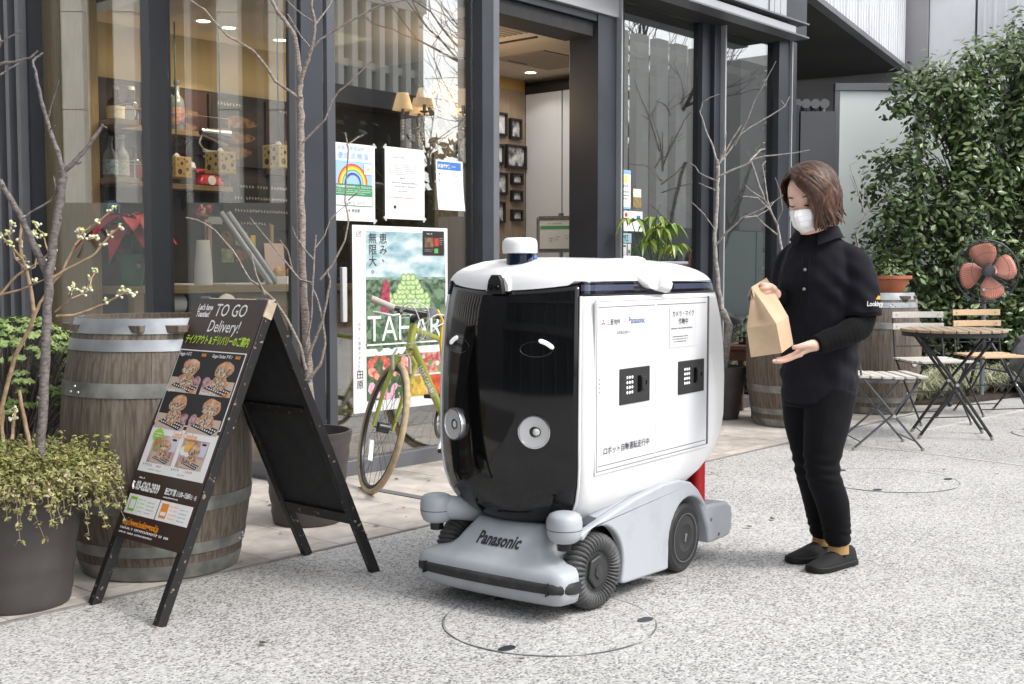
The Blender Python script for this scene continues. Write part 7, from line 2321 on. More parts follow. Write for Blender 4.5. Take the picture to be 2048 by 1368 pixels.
for pts in ([br_ - Z * 0.02 - FW * 0.02, br_ + RT * 0.06 - FW * 0.05 + Z * 0.02, br_ + RT * 0.10 - FW * 0.05 - Z * 0.06, br_ + RT * 0.10 - Z * 0.15, crown + Z * 0.06 - FW * 0.02],
            [br_ - Z * 0.01 - FW * 0.02, br_ + RT * 0.05 - FW * 0.06 + Z * 0.035, br_ + RT * 0.14 - FW * 0.06, br_ + RT * 0.12 - Z * 0.13, br_ + RT * 0.06 - Z * 0.17, headb - FW * 0.03],
            [barR - Z * 0.01, clamp + RT * 0.06 - FW * 0.07 + Z * 0.0, clamp - RT * 0.02 - FW * 0.07 - Z * 0.07, clamp - RT * 0.06 - Z * 0.14, crown + Z * 0.03],
            [barR - Z * 0.01, clamp + RT * 0.07 - FW * 0.06 - Z * 0.05, clamp + RT * 0.0 - FW * 0.05 - Z * 0.12, headt + dt * 0.1]):
    cv = []
    for i in range(len(pts) - 1):
        p0, p1, p2, p3 = pts[max(0, i - 1)], pts[i], pts[i + 1], pts[min(len(pts) - 1, i + 2)]
        for k in range(6):
            t_ = k / 6
            cv.append(0.5 * ((2 * p1) + (p2 - p0) * t_ + (2 * p0 - 5 * p1 + 4 * p2 - p3) * t_ * t_ + (3 * p1 - p0 - 3 * p2 + p3) * t_ ** 3))
    cv.append(pts[-1])
    MB().tube(cv, 0.0026, 6).build('cable', cable_m, bk)
t = thing('cable_lock', 'yellow coiled cable lock hanging from the bicycle handlebar', 'bicycle lock', BO)
lk = [clamp + RT * 0.055 + Z * 0.02 - FW * 0.015, clamp + RT * 0.08 - Z * 0.03 - FW * 0.03, clamp + RT * 0.07 - Z * 0.14 - FW * 0.03, clamp + RT * 0.075 - Z * 0.22 - FW * 0.02, clamp + RT * 0.11 - Z * 0.20 - FW * 0.02, clamp + RT * 0.12 - Z * 0.05 - FW * 0.02]
MB().tube(lk, 0.007, 10).build('cable', mat('lock_yellow', (0.70, 0.42, 0.02), 0.45), t)
# crank set, pedals, saddle
cr = sub('crankset', bk, V(4.411, 4.36, 0.295))
axc = rf.normalized().cross(Z)
rot = Matrix((rf.normalized(), Z, axc)).transposed()
MB().lathe([(0.062, -0.004), (0.085, -0.003), (0.088, 0.0), (0.085, 0.003), (0.062, 0.004)], 40, (0, 0, 0), rot, cap=False).build('chainring', rimblack, cr)
q = MB()
for k in range(5):
    a = 2 * PI * k / 5
    q.tube([(0, 0, 0), rot @ Vector((0.066 * math.cos(a), 0.066 * math.sin(a), 0))], 0.008, 6)
q.build('spider', silver, cr)
for s_ in (-1, 1):
    e = rot @ Vector((s_ * 0.10, -s_ * 0.13, -s_ * 0.03))
    MB().tube([rot @ Vector((0, 0, -s_ * 0.03)), e], [0.013, 0.010], 10).build('crank_arm', silver, cr)
    MB().box(e + axc * -s_ * 0.05, (0.09, 0.08, 0.022), rot.to_3x3() @ Matrix.Rotation(R(90), 3, 'X')).build('pedal', rimblack, cr, bevel=0.004)
MB().tube([seat - Vector((0, 0, 0.03)), seat + Vector((0.03, 0.01, 0.10))], 0.0135, 12).build('seat_post', silver, bk)
sd = seat + Vector((0.03, 0.01, 0.12))
fd = rf.normalized()
sl = fd.cross(Z)
rg = []
for u, w_ in ((-0.13, 0.03), (-0.11, 0.065), (-0.06, 0.075), (0.0, 0.045), (0.07, 0.024), (0.13, 0.016)):
    rg.append([sd + fd * u + sl * w_ * math.cos(a) + Z * 0.03 * math.sin(a) for a in (2 * PI * k / 12 for k in range(12))])
MB().loft(rg).build('saddle', rubber, bk, sharp=60)
# ------------------------------------------------------------ bistro table and folding chairs
teak_grey = mat('weathered_slat', (0.42, 0.385, 0.345), 0.75, rgb2=(0.62, 0.59, 0.55), vscale=9, stretch=(3, 22, 22))
teak = mat('fresh_slat', (0.50, 0.33, 0.18), 0.6, rgb2=(0.68, 0.50, 0.32), vscale=9, stretch=(3, 22, 22))
teak_table = mat('table_slat', (0.27, 0.20, 0.13), 0.6, rgb2=(0.44, 0.34, 0.24), vscale=9, stretch=(3, 22, 22))
iron = mat('black_iron', (0.018, 0.018, 0.019), 0.5)
iron_grey = mat('grey_iron', (0.075, 0.08, 0.09), 0.5)
worn_foot = mat('foot_wear', (0.30, 0.27, 0.23), 0.7)


def chair(label, loc, yaw, slat_m, frame_m):
    """folding bistro chair; local +x is the sitting direction"""
    t_ = thing('folding_chair', label, 'chair', loc, (0, 0, yaw), 'folding bistro chairs')
    hw = 0.195
    for s_ in (-1, 1):
        MB().tube([(-0.235, s_ * hw, 0.80), (-0.215, s_ * hw, 0.66), (-0.18, s_ * hw, 0.46), (0.03, s_ * hw, 0.21), (0.20, s_ * hw, 0.012)], 0.0072, 8).build('leg', frame_m, t_)
        MB().tube([(0.19, s_ * (hw - 0.022), 0.435), (0.02, s_ * (hw - 0.022), 0.22), (-0.215, s_ * (hw - 0.022), 0.012)], 0.0072, 8).build('leg', frame_m, t_)
        MB().tube([(-0.17, s_ * (hw - 0.02), 0.44), (0.19, s_ * (hw - 0.02), 0.438)], 0.006, 8).build('seat_rail', frame_m, t_)
        MB().lathe([(0.011, 0.0), (0.011, 0.006)], 10, (0.02, s_ * (hw + 0.012), 0.215), Matrix.Rotation(R(90), 3, 'X')).build('pivot', alu, t_)
        for x_, y_ in ((0.20, hw), (-0.215, hw - 0.022)):
            MB().lathe([(0.011, 0.0), (0.012, 0.02)], 8, (x_, s_ * y_, 0)).build('foot', worn_foot, t_)
    for x_, w_, z_ in ((0.165, hw, 0.055), (-0.175, hw - 0.022, 0.055), (0.02, hw - 0.02, 0.225), (-0.195, hw, 0.545)):
        MB().tube([(x_, -w_, z_), (x_, w_, z_)], 0.0042, 6).build('stretcher', frame_m, t_)
    for k in range(6):
        x_ = -0.165 + 0.071 * k
        MB().box((x_, 0, 0.452 + 0.004 * math.cos(k)), (0.055, 0.415, 0.016)).build('seat_slat', slat_m, t_, bevel=0.003)
    for z_, x_ in ((0.690, -0.224), (0.775, -0.236)):
        rg_ = []
        for i in range(9):
            u = -1 + 2 * i / 8
            xx = x_ + 0.012 - 0.022 * (1 - u * u)
            rg_.append([Vector((xx + dx, u * 0.207, z_ + dz)) for dx, dz in ((0.0, -0.0225), (0.014, -0.0225), (0.012, 0.0225), (-0.002, 0.0225))])
        MB().loft(rg_).build('back_slat', slat_m, t_, bevel=0.002)
        for s_ in (-1, 1):
            MB().lathe([(0.0005, 0.002), (0.006, 0.0015), (0.007, 0)], 10, (x_ + 0.021, s_ * 0.17, z_), Matrix.Rotation(R(90), 3, 'Y'), cap=False).build('screw', alu, t_)
    return t_


chair('weathered pale slatted folding chair between table and far barrel', (8.40, 3.28, 0), R(232), teak_grey, iron)
chair('fresh orange toned folding chair in front of the standing fan', (9.20, 3.13, 0), R(233), teak, iron)
chair('grey slatted folding chair half hidden behind the woman', (7.02, 3.06, 0), R(-50), teak_grey, iron_grey)
t = thing('bistro_table', 'round slatted bistro table on crossed black legs', 'table', (7.765, 2.895, 0), (0, 0, R(-60)))
r_ = 0.335
for k in range(9):
    y0 = -r_ + 2 * r_ * k / 9 + 0.004
    y1 = -r_ + 2 * r_ * (k + 1) / 9 - 0.004
    pts = []
    for i in range(7):
        y = y0 + (y1 - y0) * i / 6
        pts.append((math.sqrt(max(0.004, r_ * r_ - y * y)), y))
    poly = pts + [(-x, y) for x, y in reversed(pts)]
    MB().prism([(y, x) for x, y in poly], 0.700, 0.718).build('slat', teak_table, t, bevel=0.003)
MB().lathe([(r_ - 0.02, 0.672), (r_ - 0.008, 0.672), (r_ - 0.008, 0.699), (r_ - 0.02, 0.699)], 48).build('rim', iron, t)
for s_ in (-1, 1):
    for sg in (-1, 1):
        y_ = s_ * 0.165 + sg * 0.014
        MB().tube([(-sg * 0.24, y_ * 0.8, 0.685), (0, y_, 0.36), (sg * 0.225, y_, 0.02)], 0.0105, 8).build('leg', iron, t)
        MB().tube([(sg * 0.223, y_, 0.026), (sg * 0.231, y_, 0.0)], 0.012, 8).build('foot', worn_foot, t)
    MB().lathe([(0.012, -0.03), (0.012, 0.03)], 10, (0, s_ * 0.165, 0.36), Matrix.Rotation(R(90), 3, 'X')).build('pivot', alu, t)
for x_, z_ in ((0.06, 0.29), (-0.06, 0.29), (-0.215, 0.045), (0.215, 0.045)):
    MB().tube([(x_, -0.165, z_), (x_, 0.165, z_)], 0.0042, 6).build('stretcher', iron, t)
# ------------------------------------------------------------ standing fan
FC = Vector((9.76, 3.38, 0))
fan = thing('standing_fan', 'black standing fan with four salmon orange blades', 'fan', FC, (0, 0, R(-52)))
fan_y = 0.0
salmon = mat('salmon_blade', (0.60, 0.235, 0.165), 0.4)
cage_m = mat('fan_wire', (0.05, 0.055, 0.065), 0.4, 0.3)
MB().tube([(0, 0.05, 0.08), (0, 0.05, 0.95), (0, 0.03, 1.04)], 0.019, 12).build('pole', mat('pole_grey', (0.22, 0.24, 0.27), 0.35, 0.4), fan)
MB().tube([(0, 0.05, 0.45), (0, 0.05, 0.58)], 0.028, 12).build('collar', cage_m, fan)
for k in range(3):
    a = R(90 + 120 * k)
    c, s = math.cos(a), math.sin(a)
    MB().tube([(0.02 * c, 0.05 + 0.02 * s, 0.58), (0.36 * c, 0.05 + 0.36 * s, 0.02)], 0.013, 10).build('leg', cage_m, fan)
    MB().tube([(0.02 * c, 0.05 + 0.02 * s, 0.30), (0.20 * c, 0.05 + 0.20 * s, 0.275)], 0.007, 8).build('brace', cage_m, fan)
    MB().ball((0.36 * c, 0.05 + 0.36 * s, 0.018), 0.02, 10, 6).build('foot', rubber, fan)
hd = sub('head', fan, (0, 0, 1.095), (R(-6), 0, 0))
MB().tube([(0, 0.03, -0.01), (0, 0.06, 0), (0, 0.16, 0), (0, 0.19, 0)], [0.05, 0.08, 0.075, 0.04], 20).build('motor', iron, hd)
MB().tube([(0, -0.075, 0), (0, -0.07, 0), (0, -0.03, 0)], [0.030, 0.047, 0.050], 24).build('hub_cap', cage_m, hd)
g_ = MB()
RF = 0.258
circ = lambda r0, y: [(r0 * math.cos(2 * PI * i / 64), y, r0 * math.sin(2 * PI * i / 64)) for i in range(64)]
g_.tube(circ(RF, 0.0), 0.0065, 8, closed=True)
for r0, y in ((0.235, -0.055), (0.15, -0.085), (0.06, -0.09), (0.235, 0.055), (0.14, 0.075)):
    g_.tube(circ(r0, y), 0.0018, 5, closed=True)
for k in range(84):
    a = 2 * PI * k / 84
    c, s = math.cos(a), math.sin(a)
    g_.tube([(0.055 * c, -0.09, 0.055 * s), (0.15 * c, -0.085, 0.15 * s), (0.235 * c, -0.055, 0.235 * s), (RF * c, 0, RF * s)], 0.0011, 4, cap=False)
    if k % 2 == 0:
        g_.tube([(0.08 * c, 0.08, 0.08 * s), (0.235 * c, 0.055, 0.235 * s), (RF * c, 0, RF * s)], 0.0011, 4, cap=False)
g_.build('guard', cage_m, hd)
for k in range(4):
    a0 = R(112 + 90 * k - 12)
    rg_ = []
    for i in range(9):
        u = i / 8
        rad = 0.04 + 0.19 * u
        wid = R(12 + 26 * math.sin(PI * min(1, u * 0.62 + 0.22))) * (1 if u < 0.95 else 0.75)
        lean = 0.16 * (u - 0.5)
        ring = []
        for v_ in (-1, -0.5, 0, 0.5, 1):
            a = a0 + lean + wid * v_
            ring.append(Vector((rad * math.cos(a), -0.018 + 0.022 * v_, rad * math.sin(a))))
        rg_.append(ring)
    b_ = MB().loft(rg_, cap=False, closed=False).build('blade', salmon, hd)
    s_ = b_.modifiers.new('thickness', 'SOLIDIFY')
    s_.thickness = 0.003
MB().lathe([(0.0005, 0), (0.013, 0), (0.014, 0.002)], 16, (-0.045, -0.066, -0.15), Matrix.Rotation(R(90), 3, 'X'), cap=False).build('badge', alu, hd)

# ------------------------------------------------------------ camellia, undergrowth, edging
YAW = R(-48.85)
HC = Vector((12.25, 4.16, 0))
cm = thing('camellia', 'large glossy camellia shrub at the right behind the fan', 'tree', HC, (0, 0, YAW))
cm.scale = (1.09, 1.0, 1.085)
rr = random.Random(101)
clumps = []
while len(clumps) < 1080:
    x, y, z = rr.uniform(-1.35, 1.7), rr.uniform(-0.75, 0.7), rr.uniform(0.35, 3.45)
    edge = -1.20 + 0.10 * math.sin(z * 4.0) + 0.06 * math.sin(z * 9)
    if z > 1.9:
        edge = -1.14 + (z - 1.9) ** 1.6 * 0.40 + 0.09 * math.sin(z * 6)
    if z < 0.9:
        edge = -1.05 + 0.15 * z
    top = 3.18 + 0.12 * math.sin(x * 4.2) - 0.35 * max(0, -x - 0.2) + 0.05 * math.sin(x * 11)
    if x < edge or z > top:
        continue
    dep = 0.72 * math.sqrt(max(0.05, 1 - ((x - 0.5) / 1.9) ** 2))
    if abs(y) > dep or (noise.noise(Vector((x * 2.1, y * 2.1, z * 2.1))) < -0.30 and rr.random() < 0.35):
        continue
    if y > 0.0 and rr.random() < 0.8:
        continue
    clumps.append(Vector((x, y, z)))
camB = [MB(), MB(), MB()]
tw = MB()
for ci, c in enumerate(clumps):
    stem_x = min((-0.35, 0.15, 0.55, 1.1), key=lambda q_: abs(q_ - c.x))
    tw.tube([(stem_x, 0.05, max(0.2, c.z - 0.55)), (0.5 * (stem_x + c.x), 0.5 * c.y, c.z - 0.15), tuple(c)], [0.010, 0.006, 0.003], 4, cap=False)
    n_ = rr.randrange(26, 46)
    sz = rr.uniform(0.14, 0.24)
    for k in range(n_):
        d = Vector((rr.gauss(0, 1), rr.gauss(0, 1), rr.gauss(0, 0.8))).normalized()
        p = c + d * sz * rr.uniform(0.35, 1.15)
        nn = d * 0.8 + Vector((rr.uniform(-.5, .5), -0.35, 0.65))
        leaf_quads(camB[rr.choice((0, 0, 1, 1, 2))], p, nn, 0.070, rr, aspect=0.46, fold=0.18)
for k, (b_, c1, c2, ro) in enumerate(zip(camB, ((0.036, 0.068, 0.020), (0.062, 0.112, 0.028), (0.115, 0.175, 0.048)), ((0.07, 0.118, 0.038), (0.115, 0.175, 0.052), (0.20, 0.265, 0.10)), (0.28, 0.32, 0.4))):
    tag(b_.build('foliage', mat('camellia_leaf_%d' % k, c1, ro, rgb2=c2, vscale=5), cm, sharp=0), kind='stuff')
tag(tw.build('twigs', bark_dark, cm, sharp=0), kind='stuff')
for x0, x1, z1 in ((0.05, -0.35, 2.4), (0.15, 0.15, 2.9), (0.25, 0.55, 2.8), (0.6, 1.1, 2.6)):
    MB().tube([(x0, 0.05, 0), ((x0 + x1) / 2, 0.07, 0.7), (x1, 0.04, 1.5), (x1 * 1.05, 0, z1)], [0.045, 0.036, 0.027, 0.010], 8).build('trunk', bark_dark, cm)
# dark low shrubs under it
un = thing('undergrowth', 'dark low shrubs under the camellia behind the bistro set', 'shrub', (11.55, 4.10, 0), (0, 0, YAW))
b_ = MB()
for k in range(4200):
    x, y, z = rr.uniform(-1.5, 1.6), rr.gauss(0.25, 0.22), abs(rr.gauss(0, 0.42))
    if z > 1.0:
        continue
    leaf_quads(b_, (x, y, z), (rr.uniform(-1, 1), -0.6, 0.7), 0.06, rr)
tag(b_.build('foliage', mat('undergrowth_leaf', (0.022, 0.034, 0.012), 0.6, rgb2=(0.08, 0.10, 0.04), vscale=7), un, sharp=0), kind='stuff')
soil_bed = MB()
soil_bed.prism([(9.05, 4.05), (9.55, 3.57), (11.0, 3.27), (13.0, 2.5), (14.0, 4.0), (12.0, 6.0), (9.6, 5.2)], 0.0, 0.03)
tag(soil_bed.build('planting_bed', soil, sharp=0), kind='structure')
gl = MB()
for k in range(190):
    u = rr.random()
    bx, by = 9.35 + 2.6 * u + rr.uniform(-.1, .1), 3.98 - 0.62 * u + rr.uniform(-.15, .30)
    for j in range(13):
        a = rr.uniform(0, 2 * PI)
        d = Vector((math.cos(a), math.sin(a), 0))
        l = rr.uniform(0.20, 0.46)
        s2 = Vector((-d.y, d.x, 0)) * 0.0045
        pts = [Vector((bx, by, 0.02)) + d * l * q_ * 0.75 + Vector((0, 0, l * (1.5 * q_ - 1.15 * q_ * q_))) for q_ in (0, 0.33, 0.66, 1.0)]
        gl.loft([[p - s2 * (1 - 0.6 * i / 3), p + s2 * (1 - 0.6 * i / 3)] for i, p in enumerate(pts)], cap=False, closed=False)
o = gl.build('lilyturf', mat('lilyturf_leaf', (0.20, 0.22, 0.10), 0.6, rgb2=(0.56, 0.56, 0.40), vscale=9), sharp=0)
tag(o, 'striped lilyturf grass along the bed edge behind the chairs', kind='stuff')
st = thing('boulder', 'rough grey boulder at the right edge under the camellia', 'rock', (10.95, 3.15, 0.0))
me_b = MB().ball((0, 0, 0.25), (0.42, 0.40, 0.36), 20, 14)
me_b.v = [tuple(Vector(p) * (1 + 0.22 * noise.noise(Vector(p) * 4))) for p in me_b.v]
me_b.build('stone', mat('boulder_grey', (0.10, 0.10, 0.10), 0.9, rgb2=(0.25, 0.25, 0.245), vscale=7, bump=0.6, bscale=40), st, sharp=25)
# ------------------------------------------------------------ the woman with the paper bag
# local frame: x to the viewer's right, y away from the camera, z up; feet at z = 0
P0 = Vector((4.018, 1.978, 0))
wm = thing('person', 'woman in black polo shirt and trousers with white mask bending over a paper bag', 'person', P0, (0, 0, R(-48.85)))
skin_m = mat('skin', (0.70, 0.455, 0.355), 0.5, var=0.04, vscale=20, sss=0.12)
cloth = mat('black_jersey', (0.0095, 0.0095, 0.014), 0.9, var=0.25, vscale=7, sheen=0.03, spec=0.2, bump=0.15, bscale=500)
knit = mat('black_knit', (0.004, 0.004, 0.0045), 0.9, bump=0.35, bscale=260, sheen=0.02, spec=0.15)
denim = mat('black_trouser', (0.0045, 0.0045, 0.006), 0.9, var=0.2, vscale=6, sheen=0.02, spec=0.2, bump=0.1, bscale=400)
AXS = Vector((0.81, -0.59, 0))         # her right shoulder to her left
AXF = Vector((-0.59, -0.81, 0))        # the way she faces


def ell(c, a, b_, n=24, ax=AXS, ay=AXF, sq=2.0, tilt=None):
    pts = []
    for k in range(n):
        t_ = 2 * PI * k / n
        cx, sy_ = math.cos(t_), math.sin(t_)
        cx = math.copysign(abs(cx) ** (2 / sq), cx)
        sy_ = math.copysign(abs(sy_) ** (2 / sq), sy_)
        pts.append(Vector(c) + ax * a * cx + ay * b_ * sy_ + (tilt * (b_ * sy_) if tilt else Vector((0, 0, 0))))
    return pts


def smooth_path(pts, rs, per=5):
    P_, R_ = [], []
    n = len(pts)
    pts = [Vector(p) for p in pts]
    for i in range(n - 1):
        p0, p1, p2, p3 = pts[max(0, i - 1)], pts[i], pts[i + 1], pts[min(n - 1, i + 2)]
        for k in range(per):
            t_ = k / per
            P_.append(0.5 * ((2 * p1) + (p2 - p0) * t_ + (2 * p0 - 5 * p1 + 4 * p2 - p3) * t_ * t_ + (3 * p1 - p0 - 3 * p2 + p3) * t_ ** 3))
            R_.append(rs[i] + (rs[i + 1] - rs[i]) * t_)
    P_.append(pts[-1])
    R_.append(rs[-1])
    return P_, R_


def limb(mb, pts, rs, n=16, flat=1.0):
    a, b_ = smooth_path(pts, rs)
    return mb.tube(a, b_, n, flat=flat)


def voxel(mb, name, m, vox, parent, smooth=4, fn=None):
    o_ = mb.build(name, m, parent, sharp=0)
    r_ = o_.modifiers.new('remesh', 'REMESH')
    r_.mode = 'VOXEL'
    r_.voxel_size = vox
    r_.use_smooth_shade = True
    s_ = o_.modifiers.new('smooth', 'SMOOTH')
    s_.factor = 0.5
    s_.iterations = smooth
    bake_modifiers(o_)
    if not o_.data.materials:
        o_.data.materials.append(m)
    if fn:
        me = o_.data
        nr = [v.normal.copy() for v in me.vertices]
        for v, n_ in zip(me.vertices, nr):
            v.co += n_ * fn(v.co)
    o_.data.polygons.foreach_set('use_smooth', [True] * len(o_.data.polygons))
    return o_


# ---- body: one continuous skin surface (head, neck, hands, trunk and legs under the clothes)
HEAD = Vector((-0.084, -0.092, 1.356))
HM = Matrix.Rotation(R(-42), 3, 'Z') @ Matrix.Rotation(R(15), 3, 'X') @ Matrix.Rotation(R(-3), 3, 'Y')   # faces left, down, slight roll


def hp(x, y, z):
    return HEAD + HM @ Vector((x, y, z))


def face_r(az, z):
    """radius of the head at azimuth az (0 = straight ahead, towards -y) and height z in head space"""
    c, s = math.cos(az), math.sin(az)
    w, f, bk_ = 0.071, 0.088, 0.098
    if z < -0.02:
        k = min(1, (-0.02 - z) / 0.10)
        w *= 1 - 0.42 * k ** 1.5
        f *= 1 - 0.16 * k ** 2
        bk_ *= 1 - 0.52 * k
    if z > 0.03:
        k = min(1, (z - 0.03) / 0.082)
        q_ = math.sqrt(max(0.02, 1 - k * k))
        w, f, bk_ = w * q_, f * q_, bk_ * q_
    d = f if c > 0 else bk_
    r_ = 1 / math.sqrt((s / w) ** 2 + (c / d) ** 2)
    if c > 0:
        r_ -= 0.006 * math.exp(-((abs(az) - 0.42) / 0.16) ** 2) * math.exp(-((z - 0.0) / 0.016) ** 2)     # eye sockets
        r_ += 0.004 * math.exp(-(az / 0.55) ** 2) * math.exp(-((z - 0.022) / 0.012) ** 2)                 # brow
        r_ += 0.020 * math.exp(-(az / 0.14) ** 2) * math.exp(-((z + 0.035) / 0.022) ** 2)                 # nose
        r_ += 0.006 * math.exp(-(az / 0.30) ** 2) * math.exp(-((z + 0.072) / 0.012) ** 2)                 # lips
        r_ += 0.006 * math.exp(-(az / 0.30) ** 2) * math.exp(-((z + 0.104) / 0.012) ** 2)                 # chin
    return r_


bd = MB()
rings = []
for i in range(26):
    z = -0.114 + 0.2255 * i / 25
    ring = []
    for k in range(40):
        az = 2 * PI * k / 40
        r_ = face_r(az, z)
        ring.append(hp(r_ * math.sin(az), -r_ * math.cos(az) + 0.008, z))
    rings.append(ring)
bd.loft(rings)
for s_ in (-1, 1):
    bd.ball(hp(s_ * 0.072, 0.012, -0.012), (0.010, 0.020, 0.030), 12, 8, M=HM)           # ears
limb(bd, [hp(0, 0.03, -0.05), hp(0, 0.040, -0.11), (-0.022, -0.012, 1.225), (-0.02, 0.0, 1.15)], [0.055, 0.050, 0.052, 0.06])
limb(bd, [(-0.02, 0.0, 1.15), (-0.012, 0.0, 0.9), (-0.015, 0, 0.66)], [0.085, 0.085, 0.09])
limb(bd, [(-0.02, 0, 1.12), (0.065, -0.075, 1.11), (0.100, -0.108, 1.05), (0.100, -0.126, 0.905), (0.0, -0.205, 0.865), (-0.098, -0.245, 0.840)], [0.05, 0.030, 0.030, 0.030, 0.026, 0.021])
limb(bd, [(-0.02, 0, 1.12), (-0.09, 0.07, 1.12), (-0.118, 0.09, 1.07), (-0.142, 0.05, 0.965), (-0.180, -0.03, 1.000), (-0.200, -0.075, 1.018)], [0.05, 0.030, 0.030, 0.030, 0.026, 0.021])
LEGN = [(0.024, -0.050, 0.66), (-0.004, -0.075, 0.54), (-0.024, -0.095, 0.385), (0.030, -0.055, 0.24), (0.064, -0.012, 0.09)]
LEGF = [(-0.058, 0.055, 0.66), (-0.050, 0.05, 0.54), (-0.036, 0.03, 0.385), (0.004, 0.075, 0.24), (0.040, 0.122, 0.09)]
for lg in (LEGN, LEGF):
    limb(bd, lg + [(lg[-1][0], lg[-1][1], 0.045)], [0.07, 0.062, 0.046, 0.042, 0.030, 0.026])
limb(bd, [(0.064, -0.012, 0.04), (0.01, -0.06, 0.025), (-0.02, -0.085, 0.022)], [0.026, 0.016, 0.012])
limb(bd, [(0.040, 0.122, 0.04), (-0.04, 0.068, 0.025), (-0.075, 0.042, 0.022)], [0.026, 0.016, 0.012])
# her left hand, palm up under the bag
wr = Vector((-0.098, -0.245, 0.840))
bd.loft([[wr + Vector((dx, 0, 0)) + Vector((0, math.cos(t_) * wy, math.sin(t_) * wz + dz)) for t_ in (2 * PI * k / 14 for k in range(14))]
         for dx, wy, wz, dz in ((0.004, 0.022, 0.020, 0), (-0.020, 0.029, 0.019, -0.006), (-0.045, 0.036, 0.016, -0.020), (-0.068, 0.038, 0.012, -0.034), (-0.076, 0.036, 0.009, -0.040))])
for k, (dy, ln, dr) in enumerate([(-0.0285, 0.074, 0.0), (-0.0095, 0.081, -0.003), (0.0095, 0.074, -0.001), (0.027, 0.058, 0.004)]):
    b0 = wr + Vector((-0.068, dy, -0.035))
    m1 = b0 + Vector((-ln * 0.45, dy * 0.10, -0.014 + dr))
    m2 = b0 + Vector((-ln * 0.75, dy * 0.12, -0.019 + dr))
    e = b0 + Vector((-ln, dy * 0.10, -0.019 + dr + 0.003))
    limb(bd, [b0 + Vector((0.02, 0, 0.006)), b0, m1, m2, e], [0.0088, 0.0088, 0.0078, 0.0072, 0.0058], 10)
limb(bd, [wr + Vector((-0.008, -0.012, 0.006)), wr + Vector((-0.038, -0.036, 0.004)), wr + Vector((-0.066, -0.044, -0.002)), wr + Vector((-0.088, -0.040, -0.004))], [0.017, 0.0125, 0.0098, 0.0072], 12)
# her right hand closed round the folded bag top
wq = Vector((-0.200, -0.075, 1.018))
bd.loft([[wq + Vector((dx, dy, dz)) + Vector((math.sin(t_) * wn * 0.5, math.cos(t_) * wy, math.sin(t_) * wn)) for t_ in (2 * PI * k / 14 for k in range(14))]
         for dx, dy, dz, wy, wn in ((0.004, 0.010, 0.0, 0.021, 0.019), (-0.014, -0.012, 0.010, 0.026, 0.021), (-0.030, -0.030, 0.018, 0.030, 0.021), (-0.042, -0.044, 0.020, 0.028, 0.016))])
for k, (o_, ln) in enumerate([(Vector((0.010, -0.014, 0.010)), 1.0), (Vector((0.008, -0.006, -0.006)), 1.05), (Vector((0.006, 0.004, -0.021)), 1.0), (Vector((0.004, 0.014, -0.034)), 0.85)]):
    b0 = wq + Vector((-0.034, -0.036, 0.016)) + o_
    limb(bd, [b0, b0 + Vector((-0.024, -0.022, -0.004)) * ln, b0 + Vector((-0.046, -0.016, -0.012)) * ln, b0 + Vector((-0.050, 0.006, -0.016)) * ln], [0.0095, 0.0085, 0.0078, 0.0062], 10)
limb(bd, [wq + Vector((-0.010, -0.026, 0.016)), wq + Vector((-0.030, -0.056, 0.028)), wq + Vector((-0.052, -0.066, 0.032)), wq + Vector((-0.068, -0.062, 0.034))], [0.015, 0.0115, 0.0095, 0.007], 12)
voxel(bd, 'body', skin_m, 0.0034, wm, 5)

# ---- clothes
jn = lambda p, s_, k: noise.noise(Vector(p) * s_ + Vector((k, k, k)))
tr = MB()
tr.loft([ell((-0.014, 0.0, 0.72), 0.132, 0.115), ell((-0.014, 0.0, 0.66), 0.140, 0.120), ell((-0.016, 0.0, 0.60), 0.130, 0.108)])
for lg, rs in ((LEGN, [0.088, 0.083, 0.063, 0.060, 0.046]), (LEGF, [0.086, 0.080, 0.060, 0.056, 0.044])):
    limb(tr, lg, rs, 20)


def trouser_folds(p):
    d = 0.0025 * jn(p, 14, 2)
    for lg in (LEGN, LEGF):
        k = Vector(lg[2])
        q_ = Vector(p) - k
        w = math.exp(-(q_.z / 0.06) ** 2) * math.exp(-((q_.x ** 2 + q_.y ** 2) / 0.008))
        d += w * 0.0045 * math.sin(q_.z * 150 + 4 * jn(p, 9, 1))
        q_ = Vector(p) - Vector(lg[4])
        w = math.exp(-((q_.z - 0.03) / 0.05) ** 2) * math.exp(-((q_.x ** 2 + q_.y ** 2) / 0.008))
        d += w * 0.0035 * math.sin(q_.z * 190 + 5 * jn(p, 12, 3))
    return d


voxel(tr, 'trousers', denim, 0.006, wm, 6, trouser_folds)
us = MB()      # turtleneck under-layer with long sleeves
limb(us, [(-0.066, -0.062, 1.292), (-0.050, -0.048, 1.268), (-0.034, -0.028, 1.225), (-0.02, 0, 1.17)], [0.055, 0.056, 0.062, 0.08], 20)
limb(us, [(0.070, -0.08, 1.13), (0.100, -0.110, 1.06), (0.103, -0.128, 0.920), (0.035, -0.183, 0.880), (-0.050, -0.222, 0.855), (-0.094, -0.243, 0.842)], [0.045, 0.048, 0.048, 0.045, 0.039, 0.033], 18)
limb(us, [(-0.09, 0.075, 1.13), (-0.120, 0.090, 1.07), (-0.144, 0.055, 0.965), (-0.176, -0.02, 0.995), (-0.197, -0.068, 1.015)], [0.045, 0.045, 0.044, 0.038, 0.031], 18)
voxel(us, 'undershirt', knit, 0.006, wm, 4, lambda p: 0.0007 * math.sin(300 * (p.x + p.z * 0.4)) * 0.5 + 0.004 * jn(p, 18, 5))
sh = MB()
tz = lambda k: Vector((0, 0, k))
